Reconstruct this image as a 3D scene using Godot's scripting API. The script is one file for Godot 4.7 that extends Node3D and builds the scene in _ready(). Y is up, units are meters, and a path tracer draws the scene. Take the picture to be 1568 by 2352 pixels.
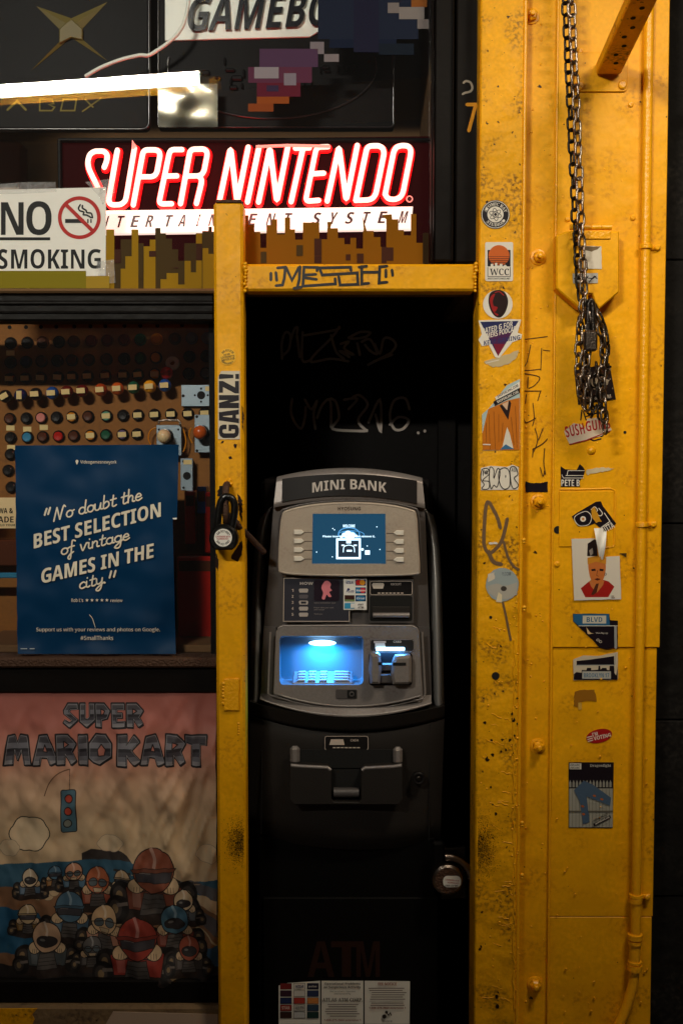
extends Node3D
# A cash machine behind a yellow steel frame, beside a game shop's window, at night.
# Photo pixels below are counted on a picture 1568 wide and 2352 high; P() finds where a pixel's ray meets an upright plane.

const F := 2522.0
const EYE := Vector3(0, 1.47, 2.36)
const PITCH := 0.0539
const ZG := -0.08        # shop glass
const ZATM := -0.11      # face of the cash machine
var mats := {}
var used := {}
var text_cache := {}

func P(u: float, v: float, z: float) -> Vector3:
	var x := (u - 784.0) / F
	var y := (1176.0 - v) / F
	var c := cos(PITCH)
	var s := sin(PITCH)
	var w := Vector3(x, y * c - s, -y * s - c)
	return EYE + w * ((z - EYE.z) / w.z)

func S(z: float) -> float:   # metres per photo pixel on a plane
	return (EYE.z - z) / F

# ---------------------------------------------------------------- geometry
class Geo:
	var v := PackedVector3Array()
	var n := PackedVector3Array()
	var c := PackedColorArray()
	var t := PackedVector2Array()
	var col := Color(1, 1, 1)

	func tri(a: Vector3, b: Vector3, d: Vector3) -> void:   # counter-clockwise from outside
		var m := (b - a).cross(d - a)
		if m.length_squared() < 1e-20:
			return
		m = m.normalized()
		v.append_array([a, d, b])
		n.append_array([m, m, m])
		c.append_array([col, col, col])
		t.append_array([Vector2.ZERO, Vector2.ZERO, Vector2.ZERO])

	func quad(a: Vector3, b: Vector3, d: Vector3, e: Vector3) -> void:
		tri(a, b, d)
		tri(a, d, e)

	func stri(a: Vector3, b: Vector3, d: Vector3, na: Vector3, nb: Vector3, nd: Vector3) -> void:
		v.append_array([a, d, b])
		n.append_array([na, nd, nb])
		c.append_array([col, col, col])
		t.append_array([Vector2.ZERO, Vector2.ZERO, Vector2.ZERO])

	func box(at: Vector3, size: Vector3, bevel := 0.0, basis := Basis()) -> void:
		var h := size / 2.0
		var b := minf(bevel, minf(h.x, minf(h.y, h.z)) * 0.9)
		var axes := [Vector3.RIGHT, Vector3.UP, Vector3.BACK]
		for ax in 3:
			for s in [-1.0, 1.0]:
				var w: Vector3 = axes[ax] * s
				var p: Vector3 = axes[(ax + 1) % 3] * s
				var q: Vector3 = axes[(ax + 2) % 3]
				var hw := h[ax]
				var hp := h[(ax + 1) % 3] - b
				var hq := h[(ax + 2) % 3] - b
				quad(at + basis * (w * hw - p * hp - q * hq), at + basis * (w * hw + p * hp - q * hq), at + basis * (w * hw + p * hp + q * hq), at + basis * (w * hw - p * hp + q * hq))
		if b <= 0.0:
			return
		for ax in 3:
			var a1 := (ax + 1) % 3
			var a2 := (ax + 2) % 3
			for s1 in [-1.0, 1.0]:
				for s2 in [-1.0, 1.0]:
					var e: Vector3 = axes[ax] * (h[ax] - b)
					var p1: Vector3 = axes[a1] * s1 * h[a1] + axes[a2] * s2 * (h[a2] - b)
					var p2: Vector3 = axes[a1] * s1 * (h[a1] - b) + axes[a2] * s2 * h[a2]
					if s1 * s2 > 0:
						quad(at + basis * (p1 - e), at + basis * (p2 - e), at + basis * (p2 + e), at + basis * (p1 + e))
					else:
						quad(at + basis * (p2 - e), at + basis * (p1 - e), at + basis * (p1 + e), at + basis * (p2 + e))
		for sx in [-1.0, 1.0]:
			for sy in [-1.0, 1.0]:
				for sz in [-1.0, 1.0]:
					var x := Vector3(sx * h.x, sy * (h.y - b), sz * (h.z - b))
					var y := Vector3(sx * (h.x - b), sy * h.y, sz * (h.z - b))
					var z := Vector3(sx * (h.x - b), sy * (h.y - b), sz * h.z)
					if sx * sy * sz > 0:
						tri(at + basis * x, at + basis * y, at + basis * z)
					else:
						tri(at + basis * x, at + basis * z, at + basis * y)

	func tube(pts: Array, r: float, sides := 8, closed := false, radii := []) -> void:
		var k := pts.size()
		var rings := []
		var norms := []
		var up := Vector3.ZERO
		for i in k:
			var a: Vector3 = pts[(i - 1 + k) % k] if closed or i > 0 else pts[i]
			var b: Vector3 = pts[(i + 1) % k] if closed or i < k - 1 else pts[i]
			var d := (b - a).normalized()
			if up == Vector3.ZERO:
				up = d.cross(Vector3(0.13, 0.27, 0.95)).normalized()
				if up.length() < 0.1:
					up = d.cross(Vector3.RIGHT).normalized()
			up = (up - d * up.dot(d)).normalized()
			var side := d.cross(up)
			var rr: float = r * (radii[i] if radii.size() else 1.0)
			var ring := []
			var nr := []
			for j in sides:
				var an := TAU * j / sides
				var o := up * cos(an) + side * sin(an)
				nr.append(o)
				ring.append(pts[i] + o * rr)
			rings.append(ring)
			norms.append(nr)
		for i in (k if closed else k - 1):
			var i2 := (i + 1) % k
			var off := 0
			if closed and i2 == 0:      # find the twist that closes the tube best
				var best := 1e9
				for o in sides:
					var dd: float = (rings[0][o] - rings[i][0]).length()
					if dd < best:
						best = dd
						off = o
			for j in sides:
				var j2 := (j + 1) % sides
				var ja := (j + off) % sides
				var jb := (j2 + off) % sides
				stri(rings[i][j], rings[i][j2], rings[i2][jb], norms[i][j], norms[i][j2], norms[i2][jb])
				stri(rings[i][j], rings[i2][jb], rings[i2][ja], norms[i][j], norms[i2][jb], norms[i2][ja])
		if not closed:
			for j in sides:
				var j2 := (j + 1) % sides
				tri(pts[0], rings[0][j2], rings[0][j])
				tri(pts[k - 1], rings[k - 1][j], rings[k - 1][j2])

	func lathe(profile: Array, at: Transform3D, sides := 20, smooth := true) -> void:   # (radius, height along z) from back to front
		var k := profile.size()
		for i in k - 1:
			var a: Vector2 = profile[i]
			var b: Vector2 = profile[i + 1]
			if a.distance_to(b) < 1e-7:
				continue
			var d := (b - a).normalized()
			var nn := Vector2(d.y, -d.x)
			for j in sides:
				var an := TAU * j / sides
				var bn := TAU * (j + 1) / sides
				var r1 := Vector3(cos(an), sin(an), 0)
				var r2 := Vector3(cos(bn), sin(bn), 0)
				var p00 := at * (r1 * a.x + Vector3(0, 0, a.y))
				var p10 := at * (r2 * a.x + Vector3(0, 0, a.y))
				var p01 := at * (r1 * b.x + Vector3(0, 0, b.y))
				var p11 := at * (r2 * b.x + Vector3(0, 0, b.y))
				if smooth:
					var n1 := (at.basis * (r1 * nn.x + Vector3(0, 0, nn.y))).normalized()
					var n2 := (at.basis * (r2 * nn.x + Vector3(0, 0, nn.y))).normalized()
					if a.x > 1e-6:
						stri(p00, p10, p11, n1, n2, n2)
					if b.x > 1e-6:
						stri(p00, p11, p01, n1, n2, n1)
				else:
					quad(p00, p10, p11, p01)

	func ball(at: Vector3, r: float, sides := 16, squash := 1.0) -> void:
		for i in sides / 2:
			var a := -PI / 2 + PI * i / (sides / 2)
			var b := -PI / 2 + PI * (i + 1) / (sides / 2)
			for j in sides:
				var c1 := TAU * j / sides
				var c2 := TAU * (j + 1) / sides
				var q := []
				for ab in [[a, c1], [a, c2], [b, c2], [b, c1]]:
					q.append(Vector3(cos(ab[0]) * cos(ab[1]), sin(ab[0]), -cos(ab[0]) * sin(ab[1])))
				var sq := Vector3(1, 1, squash)
				stri(at + q[0] * sq * r, at + q[1] * sq * r, at + q[2] * sq * r, q[0], q[1], q[2])
				stri(at + q[0] * sq * r, at + q[2] * sq * r, at + q[3] * sq * r, q[0], q[2], q[3])

	func prism(poly: PackedVector2Array, zf: float, zb: float, bevel := 0.0) -> void:   # front face towards +z
		var p := poly
		if Geometry2D.is_polygon_clockwise(p):
			p.reverse()
		var k := p.size()
		var inner := PackedVector2Array()
		for i in k:
			var d1 := (p[i] - p[(i - 1 + k) % k]).normalized()
			var d2 := (p[(i + 1) % k] - p[i]).normalized()
			var m := Vector2(-d1.y, d1.x) + Vector2(-d2.y, d2.x)
			m = m / maxf(0.4, m.length_squared() / 2.0)
			inner.append(p[i] + m * bevel)
		var idx := Geometry2D.triangulate_polygon(inner)
		for i in range(0, idx.size(), 3):
			var a := inner[idx[i]]
			var b := inner[idx[i + 1]]
			var d := inner[idx[i + 2]]
			if (b - a).cross(d - a) < 0:
				var e := b
				b = d
				d = e
			tri(Vector3(a.x, a.y, zf), Vector3(b.x, b.y, zf), Vector3(d.x, d.y, zf))
			tri(Vector3(a.x, a.y, zb), Vector3(d.x, d.y, zb), Vector3(b.x, b.y, zb))
		for i in k:
			var j := (i + 1) % k
			if bevel > 0:
				quad(Vector3(p[i].x, p[i].y, zf - bevel), Vector3(p[j].x, p[j].y, zf - bevel), Vector3(inner[j].x, inner[j].y, zf), Vector3(inner[i].x, inner[i].y, zf))
			quad(Vector3(p[i].x, p[i].y, zb), Vector3(p[j].x, p[j].y, zb), Vector3(p[j].x, p[j].y, zf - bevel), Vector3(p[i].x, p[i].y, zf - bevel))

	func grid(g: Array, uvs := false) -> void:   # rows of points, first row at the top, left to right; smooth
		var rows := g.size()
		var cols: int = g[0].size()
		var nn := []
		for i in rows:
			var line := []
			for j in cols:
				var dx: Vector3 = g[i][mini(j + 1, cols - 1)] - g[i][maxi(j - 1, 0)]
				var dy: Vector3 = g[maxi(i - 1, 0)][j] - g[mini(i + 1, rows - 1)][j]
				line.append(dx.cross(dy).normalized())
			nn.append(line)
		for i in rows - 1:
			for j in cols - 1:
				stri(g[i][j], g[i + 1][j], g[i + 1][j + 1], nn[i][j], nn[i + 1][j], nn[i + 1][j + 1])
				stri(g[i][j], g[i + 1][j + 1], g[i][j + 1], nn[i][j], nn[i + 1][j + 1], nn[i][j + 1])
				if uvs:
					var k := t.size() - 6
					for e in [[0, i, j], [1, i + 1, j + 1], [2, i + 1, j], [3, i, j], [4, i, j + 1], [5, i + 1, j + 1]]:
						t[k + e[0]] = Vector2(float(e[2]) / (cols - 1), float(e[1]) / (rows - 1))

	func skirt(g: Array, zb: float) -> void:   # closes a grid to a plane behind it
		var ring := []
		var rows := g.size()
		var cols: int = g[0].size()
		for i in rows:
			ring.append(g[i][0])
		for j in range(1, cols):
			ring.append(g[rows - 1][j])
		for i in range(rows - 2, -1, -1):
			ring.append(g[i][cols - 1])
		for j in range(cols - 2, 0, -1):
			ring.append(g[0][j])
		for i in ring.size():
			var a: Vector3 = ring[i]
			var b: Vector3 = ring[(i + 1) % ring.size()]
			quad(Vector3(a.x, a.y, zb), Vector3(b.x, b.y, zb), b, a)

	func mesh(origin := Vector3.ZERO) -> ArrayMesh:
		var arr := []
		arr.resize(Mesh.ARRAY_MAX)
		var vv := v
		if origin != Vector3.ZERO:
			for i in vv.size():
				vv[i] -= origin
		arr[Mesh.ARRAY_VERTEX] = vv
		arr[Mesh.ARRAY_NORMAL] = n
		arr[Mesh.ARRAY_COLOR] = c
		arr[Mesh.ARRAY_TEX_UV] = t
		var m := ArrayMesh.new()
		m.add_surface_from_arrays(Mesh.PRIMITIVE_TRIANGLES, arr)
		return m

# ---------------------------------------------------------------- nodes
func numbered(called: String) -> String:
	used[called] = used.get(called, -1) + 1
	return called if used[called] == 0 else "%s_%03d" % [called, used[called]]

func thing(called: String, label: String, category: String, at: Vector3, group := "") -> Node3D:
	var o := Node3D.new()
	o.name = numbered(called)
	add_child(o)
	o.position = at
	o.set_meta("label", label)
	o.set_meta("category", category)
	if group:
		o.set_meta("group", group)
	return o

func part(parent: Node3D, called: String, g: Geo, m: Material, label := "") -> MeshInstance3D:
	var o := MeshInstance3D.new()
	o.name = called
	o.mesh = g.mesh(root_at(parent))
	o.material_override = m
	parent.add_child(o, true)
	if label:
		o.set_meta("label", label)
	return o

func root_at(n: Node3D) -> Vector3:
	var at := Vector3.ZERO
	var k: Node = n
	while k is Node3D and k != self:
		at += k.position
		k = k.get_parent()
	return at

func piece(parent: Node3D, called: String, m: Mesh, mat: Material, at: Transform3D) -> MeshInstance3D:   # a shared mesh, placed in the world
	var o := MeshInstance3D.new()
	o.name = called
	o.mesh = m
	o.material_override = mat
	parent.add_child(o, true)
	o.transform = Transform3D(at.basis, at.origin - root_at(parent))
	return o

func setting(called: String, g: Geo, m: Material) -> MeshInstance3D:
	var o := MeshInstance3D.new()
	o.name = called
	o.mesh = g.mesh()
	o.material_override = m
	add_child(o)
	o.set_meta("kind", "structure")
	return o

# boxes and prisms drawn on the photograph: pixel corners, plane of the front, thickness
func pbox(g: Geo, u0: float, v0: float, u1: float, v1: float, zf: float, thick: float, bevel := 0.0) -> void:
	var a := P(u0, (v0 + v1) / 2, zf)
	var b := P(u1, (v0 + v1) / 2, zf)
	var top := P((u0 + u1) / 2, v0, zf)
	var low := P((u0 + u1) / 2, v1, zf)
	g.box(Vector3((a.x + b.x) / 2, (top.y + low.y) / 2, zf - thick / 2), Vector3(b.x - a.x, top.y - low.y, thick), bevel)

func poly2(pts: Array, z: float) -> PackedVector2Array:
	var out := PackedVector2Array()
	for p in pts:
		var w := P(p.x, p.y, z)
		out.append(Vector2(w.x, w.y))
	return out

func pprism(g: Geo, pts: Array, zf: float, thick: float, bevel := 0.0) -> void:
	g.prism(poly2(pts, zf), zf, zf - thick, bevel)

func V(list: Array) -> Array:   # flat numbers to points
	var out := []
	for i in range(0, list.size(), 2):
		out.append(Vector2(list[i], list[i + 1]))
	return out

func rrect(u0: float, v0: float, u1: float, v1: float, r: float, steps := 5) -> Array:
	var out := []
	for q in [[u1 - r, v0 + r, -90.0], [u1 - r, v1 - r, 0.0], [u0 + r, v1 - r, 90.0], [u0 + r, v0 + r, 180.0]]:
		for i in steps + 1:
			var a := deg_to_rad(q[2] + 90.0 * i / steps)
			out.append(Vector2(q[0] + r * cos(a), q[1] + r * sin(a)))
	return out

func oval(u: float, v: float, ru: float, rv: float, k := 28, rot := 0.0) -> Array:
	var out := []
	for i in k:
		var a := TAU * i / k
		out.append(Vector2(u, v) + Vector2(ru * cos(a), rv * sin(a)).rotated(deg_to_rad(rot)))
	return out

func smooth(pts: Array, closed := false, steps := 5) -> Array:   # Catmull-Rom
	var out := []
	var k := pts.size()
	for i in (k if closed else k - 1):
		var p0 = pts[(i - 1 + k) % k] if closed or i > 0 else pts[i]
		var p1 = pts[i]
		var p2 = pts[(i + 1) % k]
		var p3 = pts[(i + 2) % k] if closed or i < k - 2 else p2
		for s in steps:
			var t := float(s) / steps
			out.append(0.5 * ((2.0 * p1) + (p2 - p0) * t + (2.0 * p0 - 5.0 * p1 + 4.0 * p2 - p3) * t * t + (3.0 * p1 - p0 - 3.0 * p2 + p3) * t * t * t))
	if not closed:
		out.append(pts[k - 1])
	return out

func rough_edge(pts: Array, amp: float, step: float, sd: int) -> Array:   # a torn outline
	var r := RandomNumberGenerator.new()
	r.seed = sd
	var out := []
	for i in pts.size():
		var a: Vector2 = pts[i]
		var b: Vector2 = pts[(i + 1) % pts.size()]
		var k := maxi(1, int(a.distance_to(b) / step))
		for j in k:
			out.append(a.lerp(b, float(j) / k) + Vector2(r.randf_range(-amp, amp), r.randf_range(-amp, amp)))
	return out

func letters(s: String, style: String) -> PackedVector2Array:   # triangles of a flat line of text, fitted to 0..1 both ways, y up
	var key := style + s
	if text_cache.has(key):
		return text_cache[key]
	var font := SystemFont.new()
	font.font_names = PackedStringArray([{"s": "Droid Sans", "b": "Droid Sans", "r": "Droid Serif", "R": "Droid Serif", "m": "Droid Sans Mono"}[style]])
	font.font_weight = 700 if style in ["b", "R"] else 400
	var tm := TextMesh.new()
	tm.font = font
	tm.font_size = 64
	tm.pixel_size = 0.01
	tm.depth = 0.0
	tm.curve_step = 4.0
	tm.text = s
	var arr := tm.get_mesh_arrays()
	var vs: PackedVector3Array = arr[Mesh.ARRAY_VERTEX]
	var ix: PackedInt32Array = arr[Mesh.ARRAY_INDEX] if arr[Mesh.ARRAY_INDEX] != null else PackedInt32Array(range(vs.size()))
	var lo := Vector2(1e9, 1e9)
	var hi := -lo
	for p in vs:
		lo = Vector2(minf(lo.x, p.x), minf(lo.y, p.y))
		hi = Vector2(maxf(hi.x, p.x), maxf(hi.y, p.y))
	var out := PackedVector2Array()
	for i in range(0, ix.size(), 3):
		var q := [vs[ix[i]], vs[ix[i + 1]], vs[ix[i + 2]]]
		if (q[1] - q[0]).cross(q[2] - q[0]).length_squared() < 1e-16:
			continue
		if (q[1] - q[0]).cross(q[2] - q[0]).z < 0:
			q = [q[0], q[2], q[1]]
		for p in q:
			out.append(Vector2((p.x - lo.x) / maxf(1e-6, hi.x - lo.x), (p.y - lo.y) / maxf(1e-6, hi.y - lo.y)))
	text_cache[key] = out
	return out

# ---------------------------------------------------------------- flat print: layers of coloured ink on a plane, drawn in photo pixels
class Ink:
	var host
	var z := 0.0
	var geo := Geo.new()
	var wave = null      # Callable: how far the paper stands out at a pixel

	func at(p: Vector2, dz := 0.0) -> Vector3:
		var zz := z + dz
		if wave != null:
			zz += wave.call(p.x, p.y)
		return host.P(p.x, p.y, zz)

	func up() -> void:
		z += 0.00006

	func poly(pts: Array, col: Color) -> void:
		up()
		geo.col = col.srgb_to_linear()
		var pp := PackedVector2Array(pts)
		var idx := Geometry2D.triangulate_polygon(pp)
		for i in range(0, idx.size(), 3):
			tri(pp[idx[i]], pp[idx[i + 1]], pp[idx[i + 2]])

	func tri(a: Vector2, b: Vector2, d: Vector2) -> void:
		if (b - a).cross(d - a) > 0:
			var e := b
			b = d
			d = e
		geo.tri(at(a), at(b), at(d))

	func rect(u0: float, v0: float, u1: float, v1: float, col: Color) -> void:
		poly([Vector2(u0, v0), Vector2(u0, v1), Vector2(u1, v1), Vector2(u1, v0)], col)

	func line(pts: Array, w: float, col: Color, closed := false) -> void:
		up()
		geo.col = col.srgb_to_linear()
		var k := pts.size()
		var l := []
		var r := []
		for i in k:
			var a: Vector2 = pts[(i - 1 + k) % k] if closed or i > 0 else pts[i]
			var b: Vector2 = pts[(i + 1) % k] if closed or i < k - 1 else pts[i]
			var d1: Vector2 = (pts[i] - a).normalized()
			var d2: Vector2 = (b - pts[i]).normalized()
			if d1 == Vector2.ZERO:
				d1 = d2
			if d2 == Vector2.ZERO:
				d2 = d1
			var m := Vector2(-d1.y, d1.x) + Vector2(-d2.y, d2.x)
			m = m / maxf(0.5, m.length_squared() / 2.0) * w / 2
			l.append(pts[i] + m)
			r.append(pts[i] - m)
		for i in (k if closed else k - 1):
			var j := (i + 1) % k
			var dz := i * 0.000004
			geo.quad(at(l[i], dz), at(r[i], dz), at(r[j], dz), at(l[j], dz))
			if (l[i] - r[i]).cross(r[j] - r[i]) < 0:
				pass
		z += k * 0.000004
		if not closed:
			for e in [[0, 1], [k - 1, k - 2]]:
				var d: Vector2 = (pts[e[0]] - pts[e[1]]).normalized()
				var s := Vector2(-d.y, d.x) * w / 2
				var c: Vector2 = pts[e[0]]
				tri(c + s, c - s, c + d * w * 0.45 + s * 0.45)
				tri(c - s, c + d * w * 0.45 + s * 0.45, c + d * w * 0.45 - s * 0.45)

	func text(s: String, u: float, v: float, w: float, h: float, col: Color, o := {}) -> void:
		up()
		geo.col = col.srgb_to_linear()
		var ts: PackedVector2Array = host.letters(s, o.get("font", "b"))
		var rot: float = deg_to_rad(o.get("rot", 0.0))
		var q := []
		for p in ts:
			var x: float = (p.x - 0.5) * w
			var y: float = (p.y - 0.5) * h
			x += y * o.get("shear", 0.0)
			if o.has("ring"):
				var R: float = o.ring
				var a: float = x / absf(R) + rot
				q.append(Vector2(u + (R + y) * sin(a), v - (R + y) * cos(a)) if R > 0 else Vector2(u + (-R - y) * sin(a), v + (-R - y) * cos(a)))
			else:
				if o.has("arch"):
					y += o.arch * (1.0 - pow(2.0 * x / w, 2.0))
				q.append(Vector2(u + x * cos(rot) - y * sin(rot), v - x * sin(rot) - y * cos(rot)))
		for i in range(0, q.size(), 3):
			tri(q[i], q[i + 1], q[i + 2])

func ink(z: float, wave = null) -> Ink:
	var k := Ink.new()
	k.host = self
	k.z = z
	k.wave = wave
	return k

# ---------------------------------------------------------------- a picture to print on cloth
class Canvas:
	var im: Image
	var host
	var u0 := 0.0
	var v0 := 0.0
	var k := 1.0

	func fill(pts: Array, col: Color) -> void:   # even-odd, by rows
		var lo := 1e9
		var hi := -1e9
		var q := []
		for p in pts:
			var w := Vector2((p.x - u0) * k, (p.y - v0) * k)
			q.append(w)
			lo = minf(lo, w.y)
			hi = maxf(hi, w.y)
		for y in range(maxi(0, int(floor(lo))), mini(im.get_height(), int(ceil(hi)) + 1)):
			var yc := y + 0.5
			var xs := []
			for i in q.size():
				var a: Vector2 = q[i]
				var b: Vector2 = q[(i + 1) % q.size()]
				if (a.y <= yc) != (b.y <= yc):
					xs.append(a.x + (yc - a.y) / (b.y - a.y) * (b.x - a.x))
			xs.sort()
			for i in range(0, xs.size() - 1, 2):
				var x0 := maxi(0, int(round(xs[i])))
				var x1 := mini(im.get_width(), int(round(xs[i + 1])))
				if x1 > x0:
					im.fill_rect(Rect2i(x0, y, x1 - x0, 1), col)

	func line(pts: Array, w: float, col: Color, closed := false) -> void:
		var n := pts.size()
		for i in (n if closed else n - 1):
			var a: Vector2 = pts[i]
			var b: Vector2 = pts[(i + 1) % n]
			var d := (b - a).normalized() * w / 2
			var s := Vector2(-d.y, d.x)
			fill([a + s - d * 0.3, a - s - d * 0.3, b - s + d * 0.3, b + s + d * 0.3], col)

	func shape(pts: Array, col: Color, edge: Color, w: float) -> void:
		fill(pts, col)
		line(pts, w, edge, true)

func rgb(r: int, g: int, b: int) -> Color:
	return Color8(r, g, b)

# ---------------------------------------------------------------- materials
func noise_image(size: int, freq: float, octaves: int, sd: int, kind := FastNoiseLite.TYPE_SIMPLEX_SMOOTH) -> Image:
	var f := FastNoiseLite.new()
	f.noise_type = kind
	f.frequency = freq
	f.fractal_octaves = octaves
	f.seed = sd
	return f.get_seamless_image(size, size)

func texture(im: Image) -> ImageTexture:
	return ImageTexture.create_from_image(im)

# paint with broad uneven patches, fine grime and chips down to dark rusty steel
func paint_image(size: int, base: Color, grime: Color, amount: float, chips: float, sd: int) -> Image:
	var broad := noise_image(size, 0.006, 4, sd).get_data()
	var fine := noise_image(size, 0.07, 4, sd + 1).get_data()
	var spots := noise_image(size, 0.028, 5, sd + 2).get_data()
	var out := PackedByteArray()
	out.resize(size * size * 3)
	var br := base.r * 255.0
	var bg := base.g * 255.0
	var bb := base.b * 255.0
	for i in size * size:
		var d := broad[i] / 255.0
		var f := fine[i] / 255.0
		var s := spots[i] / 255.0
		var k := clampf((d - 0.42) * 2.2, 0.0, 1.0) * clampf((f - 0.38) * 2.0, 0.0, 1.0) * amount
		var l := 0.93 + 0.09 * f
		var r := br * l
		var g := bg * l
		var b := bb * l
		r += (grime.r * 255.0 - r) * k
		g += (grime.g * 255.0 - g) * k
		b += (grime.b * 255.0 - b) * k
		if s * 0.75 + f * 0.25 > chips:
			r = 38.0 + 20.0 * f
			g = 22.0 + 12.0 * f
			b = 12.0
		out[i * 3] = int(clampf(r, 0, 255))
		out[i * 3 + 1] = int(clampf(g, 0, 255))
		out[i * 3 + 2] = int(clampf(b, 0, 255))
	return Image.create_from_data(size, size, false, Image.FORMAT_RGB8, out)

func mat(called: String, color: Color, rough := 0.6, metal := 0.0, o := {}) -> StandardMaterial3D:
	var m := StandardMaterial3D.new()
	m.resource_name = called
	m.albedo_color = color
	m.roughness = rough
	m.metallic = metal
	m.metallic_specular = o.get("spec", 0.5)
	if o.has("tex"):
		m.albedo_texture = o.tex
	if o.has("bump"):
		m.heightmap_enabled = true
		m.heightmap_texture = o.bump
		m.heightmap_scale = o.get("bump_cm", 0.05)
	if o.has("rtex"):
		m.roughness_texture = o.rtex
	if o.has("scale"):
		m.uv1_triplanar = true
		m.uv1_world_triplanar = true
		m.uv1_scale = Vector3.ONE * o.scale
	if o.has("glow"):
		m.emission_enabled = true
		m.emission = o.glow
		m.emission_energy_multiplier = o.get("power", 1.0)
	if o.has("coat"):
		m.clearcoat_enabled = true
		m.clearcoat = o.coat
		m.clearcoat_roughness = 0.15
	mats[called] = m
	return m

func make_materials() -> void:
	var peel := texture(noise_image(512, 0.045, 3, 11))
	var lumps := texture(noise_image(512, 0.012, 5, 12))
	var grain := texture(noise_image(512, 0.22, 3, 13))
	var blotch := texture(noise_image(512, 0.014, 5, 14))
	var yellow := Color(0.945, 0.668, 0.008)
	mat("yellow", Color.WHITE, 0.48, 0.0, {"spec": 0.36, "tex": texture(paint_image(1024, yellow, Color(0.55, 0.33, 0.06), 0.6, 0.81, 21)), "bump": lumps, "bump_cm": 0.35, "scale": 1.0})
	mat("yellow_worn", Color.WHITE, 0.5, 0.0, {"spec": 0.36, "tex": texture(paint_image(1024, yellow, Color(0.40, 0.26, 0.09), 1.0, 0.765, 31)), "bump": lumps, "bump_cm": 0.6, "scale": 1.3})
	mat("yellow_thick", Color(0.93, 0.65, 0.03), 0.36, 0.0, {"bump": peel, "bump_cm": 0.10, "scale": 4.0})
	mat("yellow_dull", Color(0.68, 0.45, 0.05), 0.6, 0.0, {"bump": lumps, "bump_cm": 0.3, "scale": 1.5})
	mat("black_frame", Color(0.075, 0.062, 0.055), 0.4, 0.0, {"spec": 0.22, "bump": lumps, "bump_cm": 0.1, "scale": 2.0})
	mat("alcove", Color(0.05, 0.04, 0.038), 0.6, 0.0, {"spec": 0.2, "bump": peel, "bump_cm": 0.05, "scale": 2.0})
	mat("wall_dark", Color.WHITE, 0.85, 0.0, {"spec": 0.25, "tex": texture(paint_image(512, Color(0.085, 0.078, 0.072), Color(0.17, 0.155, 0.14), 1.0, 0.95, 41)), "bump": lumps, "bump_cm": 0.6, "scale": 1.6})
	mat("pavement", Color.WHITE, 0.85, 0.0, {"tex": texture(paint_image(512, Color(0.36, 0.34, 0.32), Color(0.24, 0.22, 0.21), 1.0, 0.9, 51)), "bump": grain, "bump_cm": 0.2, "scale": 0.8})
	mat("asphalt", Color(0.24, 0.24, 0.24), 0.9, 0.0, {"bump": grain, "bump_cm": 0.4, "scale": 1.5})
	mat("stone_tan", Color.WHITE, 0.8, 0.0, {"tex": texture(paint_image(512, Color(0.50, 0.40, 0.28), Color(0.28, 0.21, 0.15), 1.0, 0.85, 61)), "bump": lumps, "bump_cm": 0.5, "scale": 2.0})
	mat("board", Color.WHITE, 0.75, 0.0, {"tex": texture(paint_image(512, Color(0.53, 0.325, 0.06), Color(0.38, 0.225, 0.05), 0.7, 0.96, 71)), "bump": grain, "bump_cm": 0.02, "scale": 2.0})
	mat("room", Color(0.42, 0.30, 0.17), 0.8)
	mat("room_pale", Color(0.72, 0.62, 0.54), 0.8)
	mat("glass", Color(1, 1, 1, 0.005), 0.0, 0.0)
	mats.glass.transparency = BaseMaterial3D.TRANSPARENCY_ALPHA
	mat("film", Color(1, 1, 1, 0.12), 0.04, 0.0, {"bump": blotch, "bump_cm": 2.0, "scale": 3.0})
	mats.film.transparency = BaseMaterial3D.TRANSPARENCY_ALPHA
	mat("shell", Color(0.05, 0.042, 0.045), 0.4, 0.0, {"spec": 0.14, "bump": lumps, "bump_cm": 0.05, "scale": 1.0})
	mat("shell_satin", Color(0.11, 0.095, 0.10), 0.22)
	mat("olive", Color(0.38, 0.325, 0.09), 0.55)
	mat("label_white", Color(0.88, 0.90, 0.86), 0.4)
	mat("label_ink", Color(0.06, 0.07, 0.10), 0.16)
	mat("foil", Color(0.42, 0.41, 0.37), 0.12, 1.0)
	mat("ink", Color.WHITE, 0.55, 0.0, {"spec": 0.3})
	mats.ink.vertex_color_use_as_albedo = true
	mat("vinyl", Color.WHITE, 0.35)
	mats.vinyl.vertex_color_use_as_albedo = true
	mat("film_ink", Color.WHITE, 0.6, 0.0, {"spec": 0.2})
	mats.film_ink.vertex_color_use_as_albedo = true
	mat("marker", Color(0.055, 0.025, 0.02), 0.4)
	mat("paper", Color(0.90, 0.885, 0.85), 0.6)
	mat("paper_blue", Color(0.0, 0.185, 0.325), 0.5, 0.0, {"spec": 0.25, "bump": grain, "bump_cm": 0.01, "scale": 3.0})
	mat("steel", Color(0.55, 0.50, 0.46), 0.28, 1.0, {"bump": peel, "bump_cm": 0.06, "scale": 8.0})
	mat("steel_dark", Color(0.20, 0.18, 0.165), 0.34, 0.85, {"bump": peel, "bump_cm": 0.08, "scale": 8.0})
	mat("steel_plate", Color(0.56, 0.62, 0.66), 0.42, 0.6, {"bump": peel, "bump_cm": 0.02, "scale": 6.0})
	mat("rust", Color(0.30, 0.20, 0.14), 0.7, 0.3, {"bump": peel, "bump_cm": 0.25, "scale": 6.0})
	mat("lock_black", Color(0.07, 0.065, 0.06), 0.3, 0.2, {"bump": peel, "bump_cm": 0.05, "scale": 6.0})
	mat("hole", Color(0.03, 0.025, 0.02), 0.9)
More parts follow.
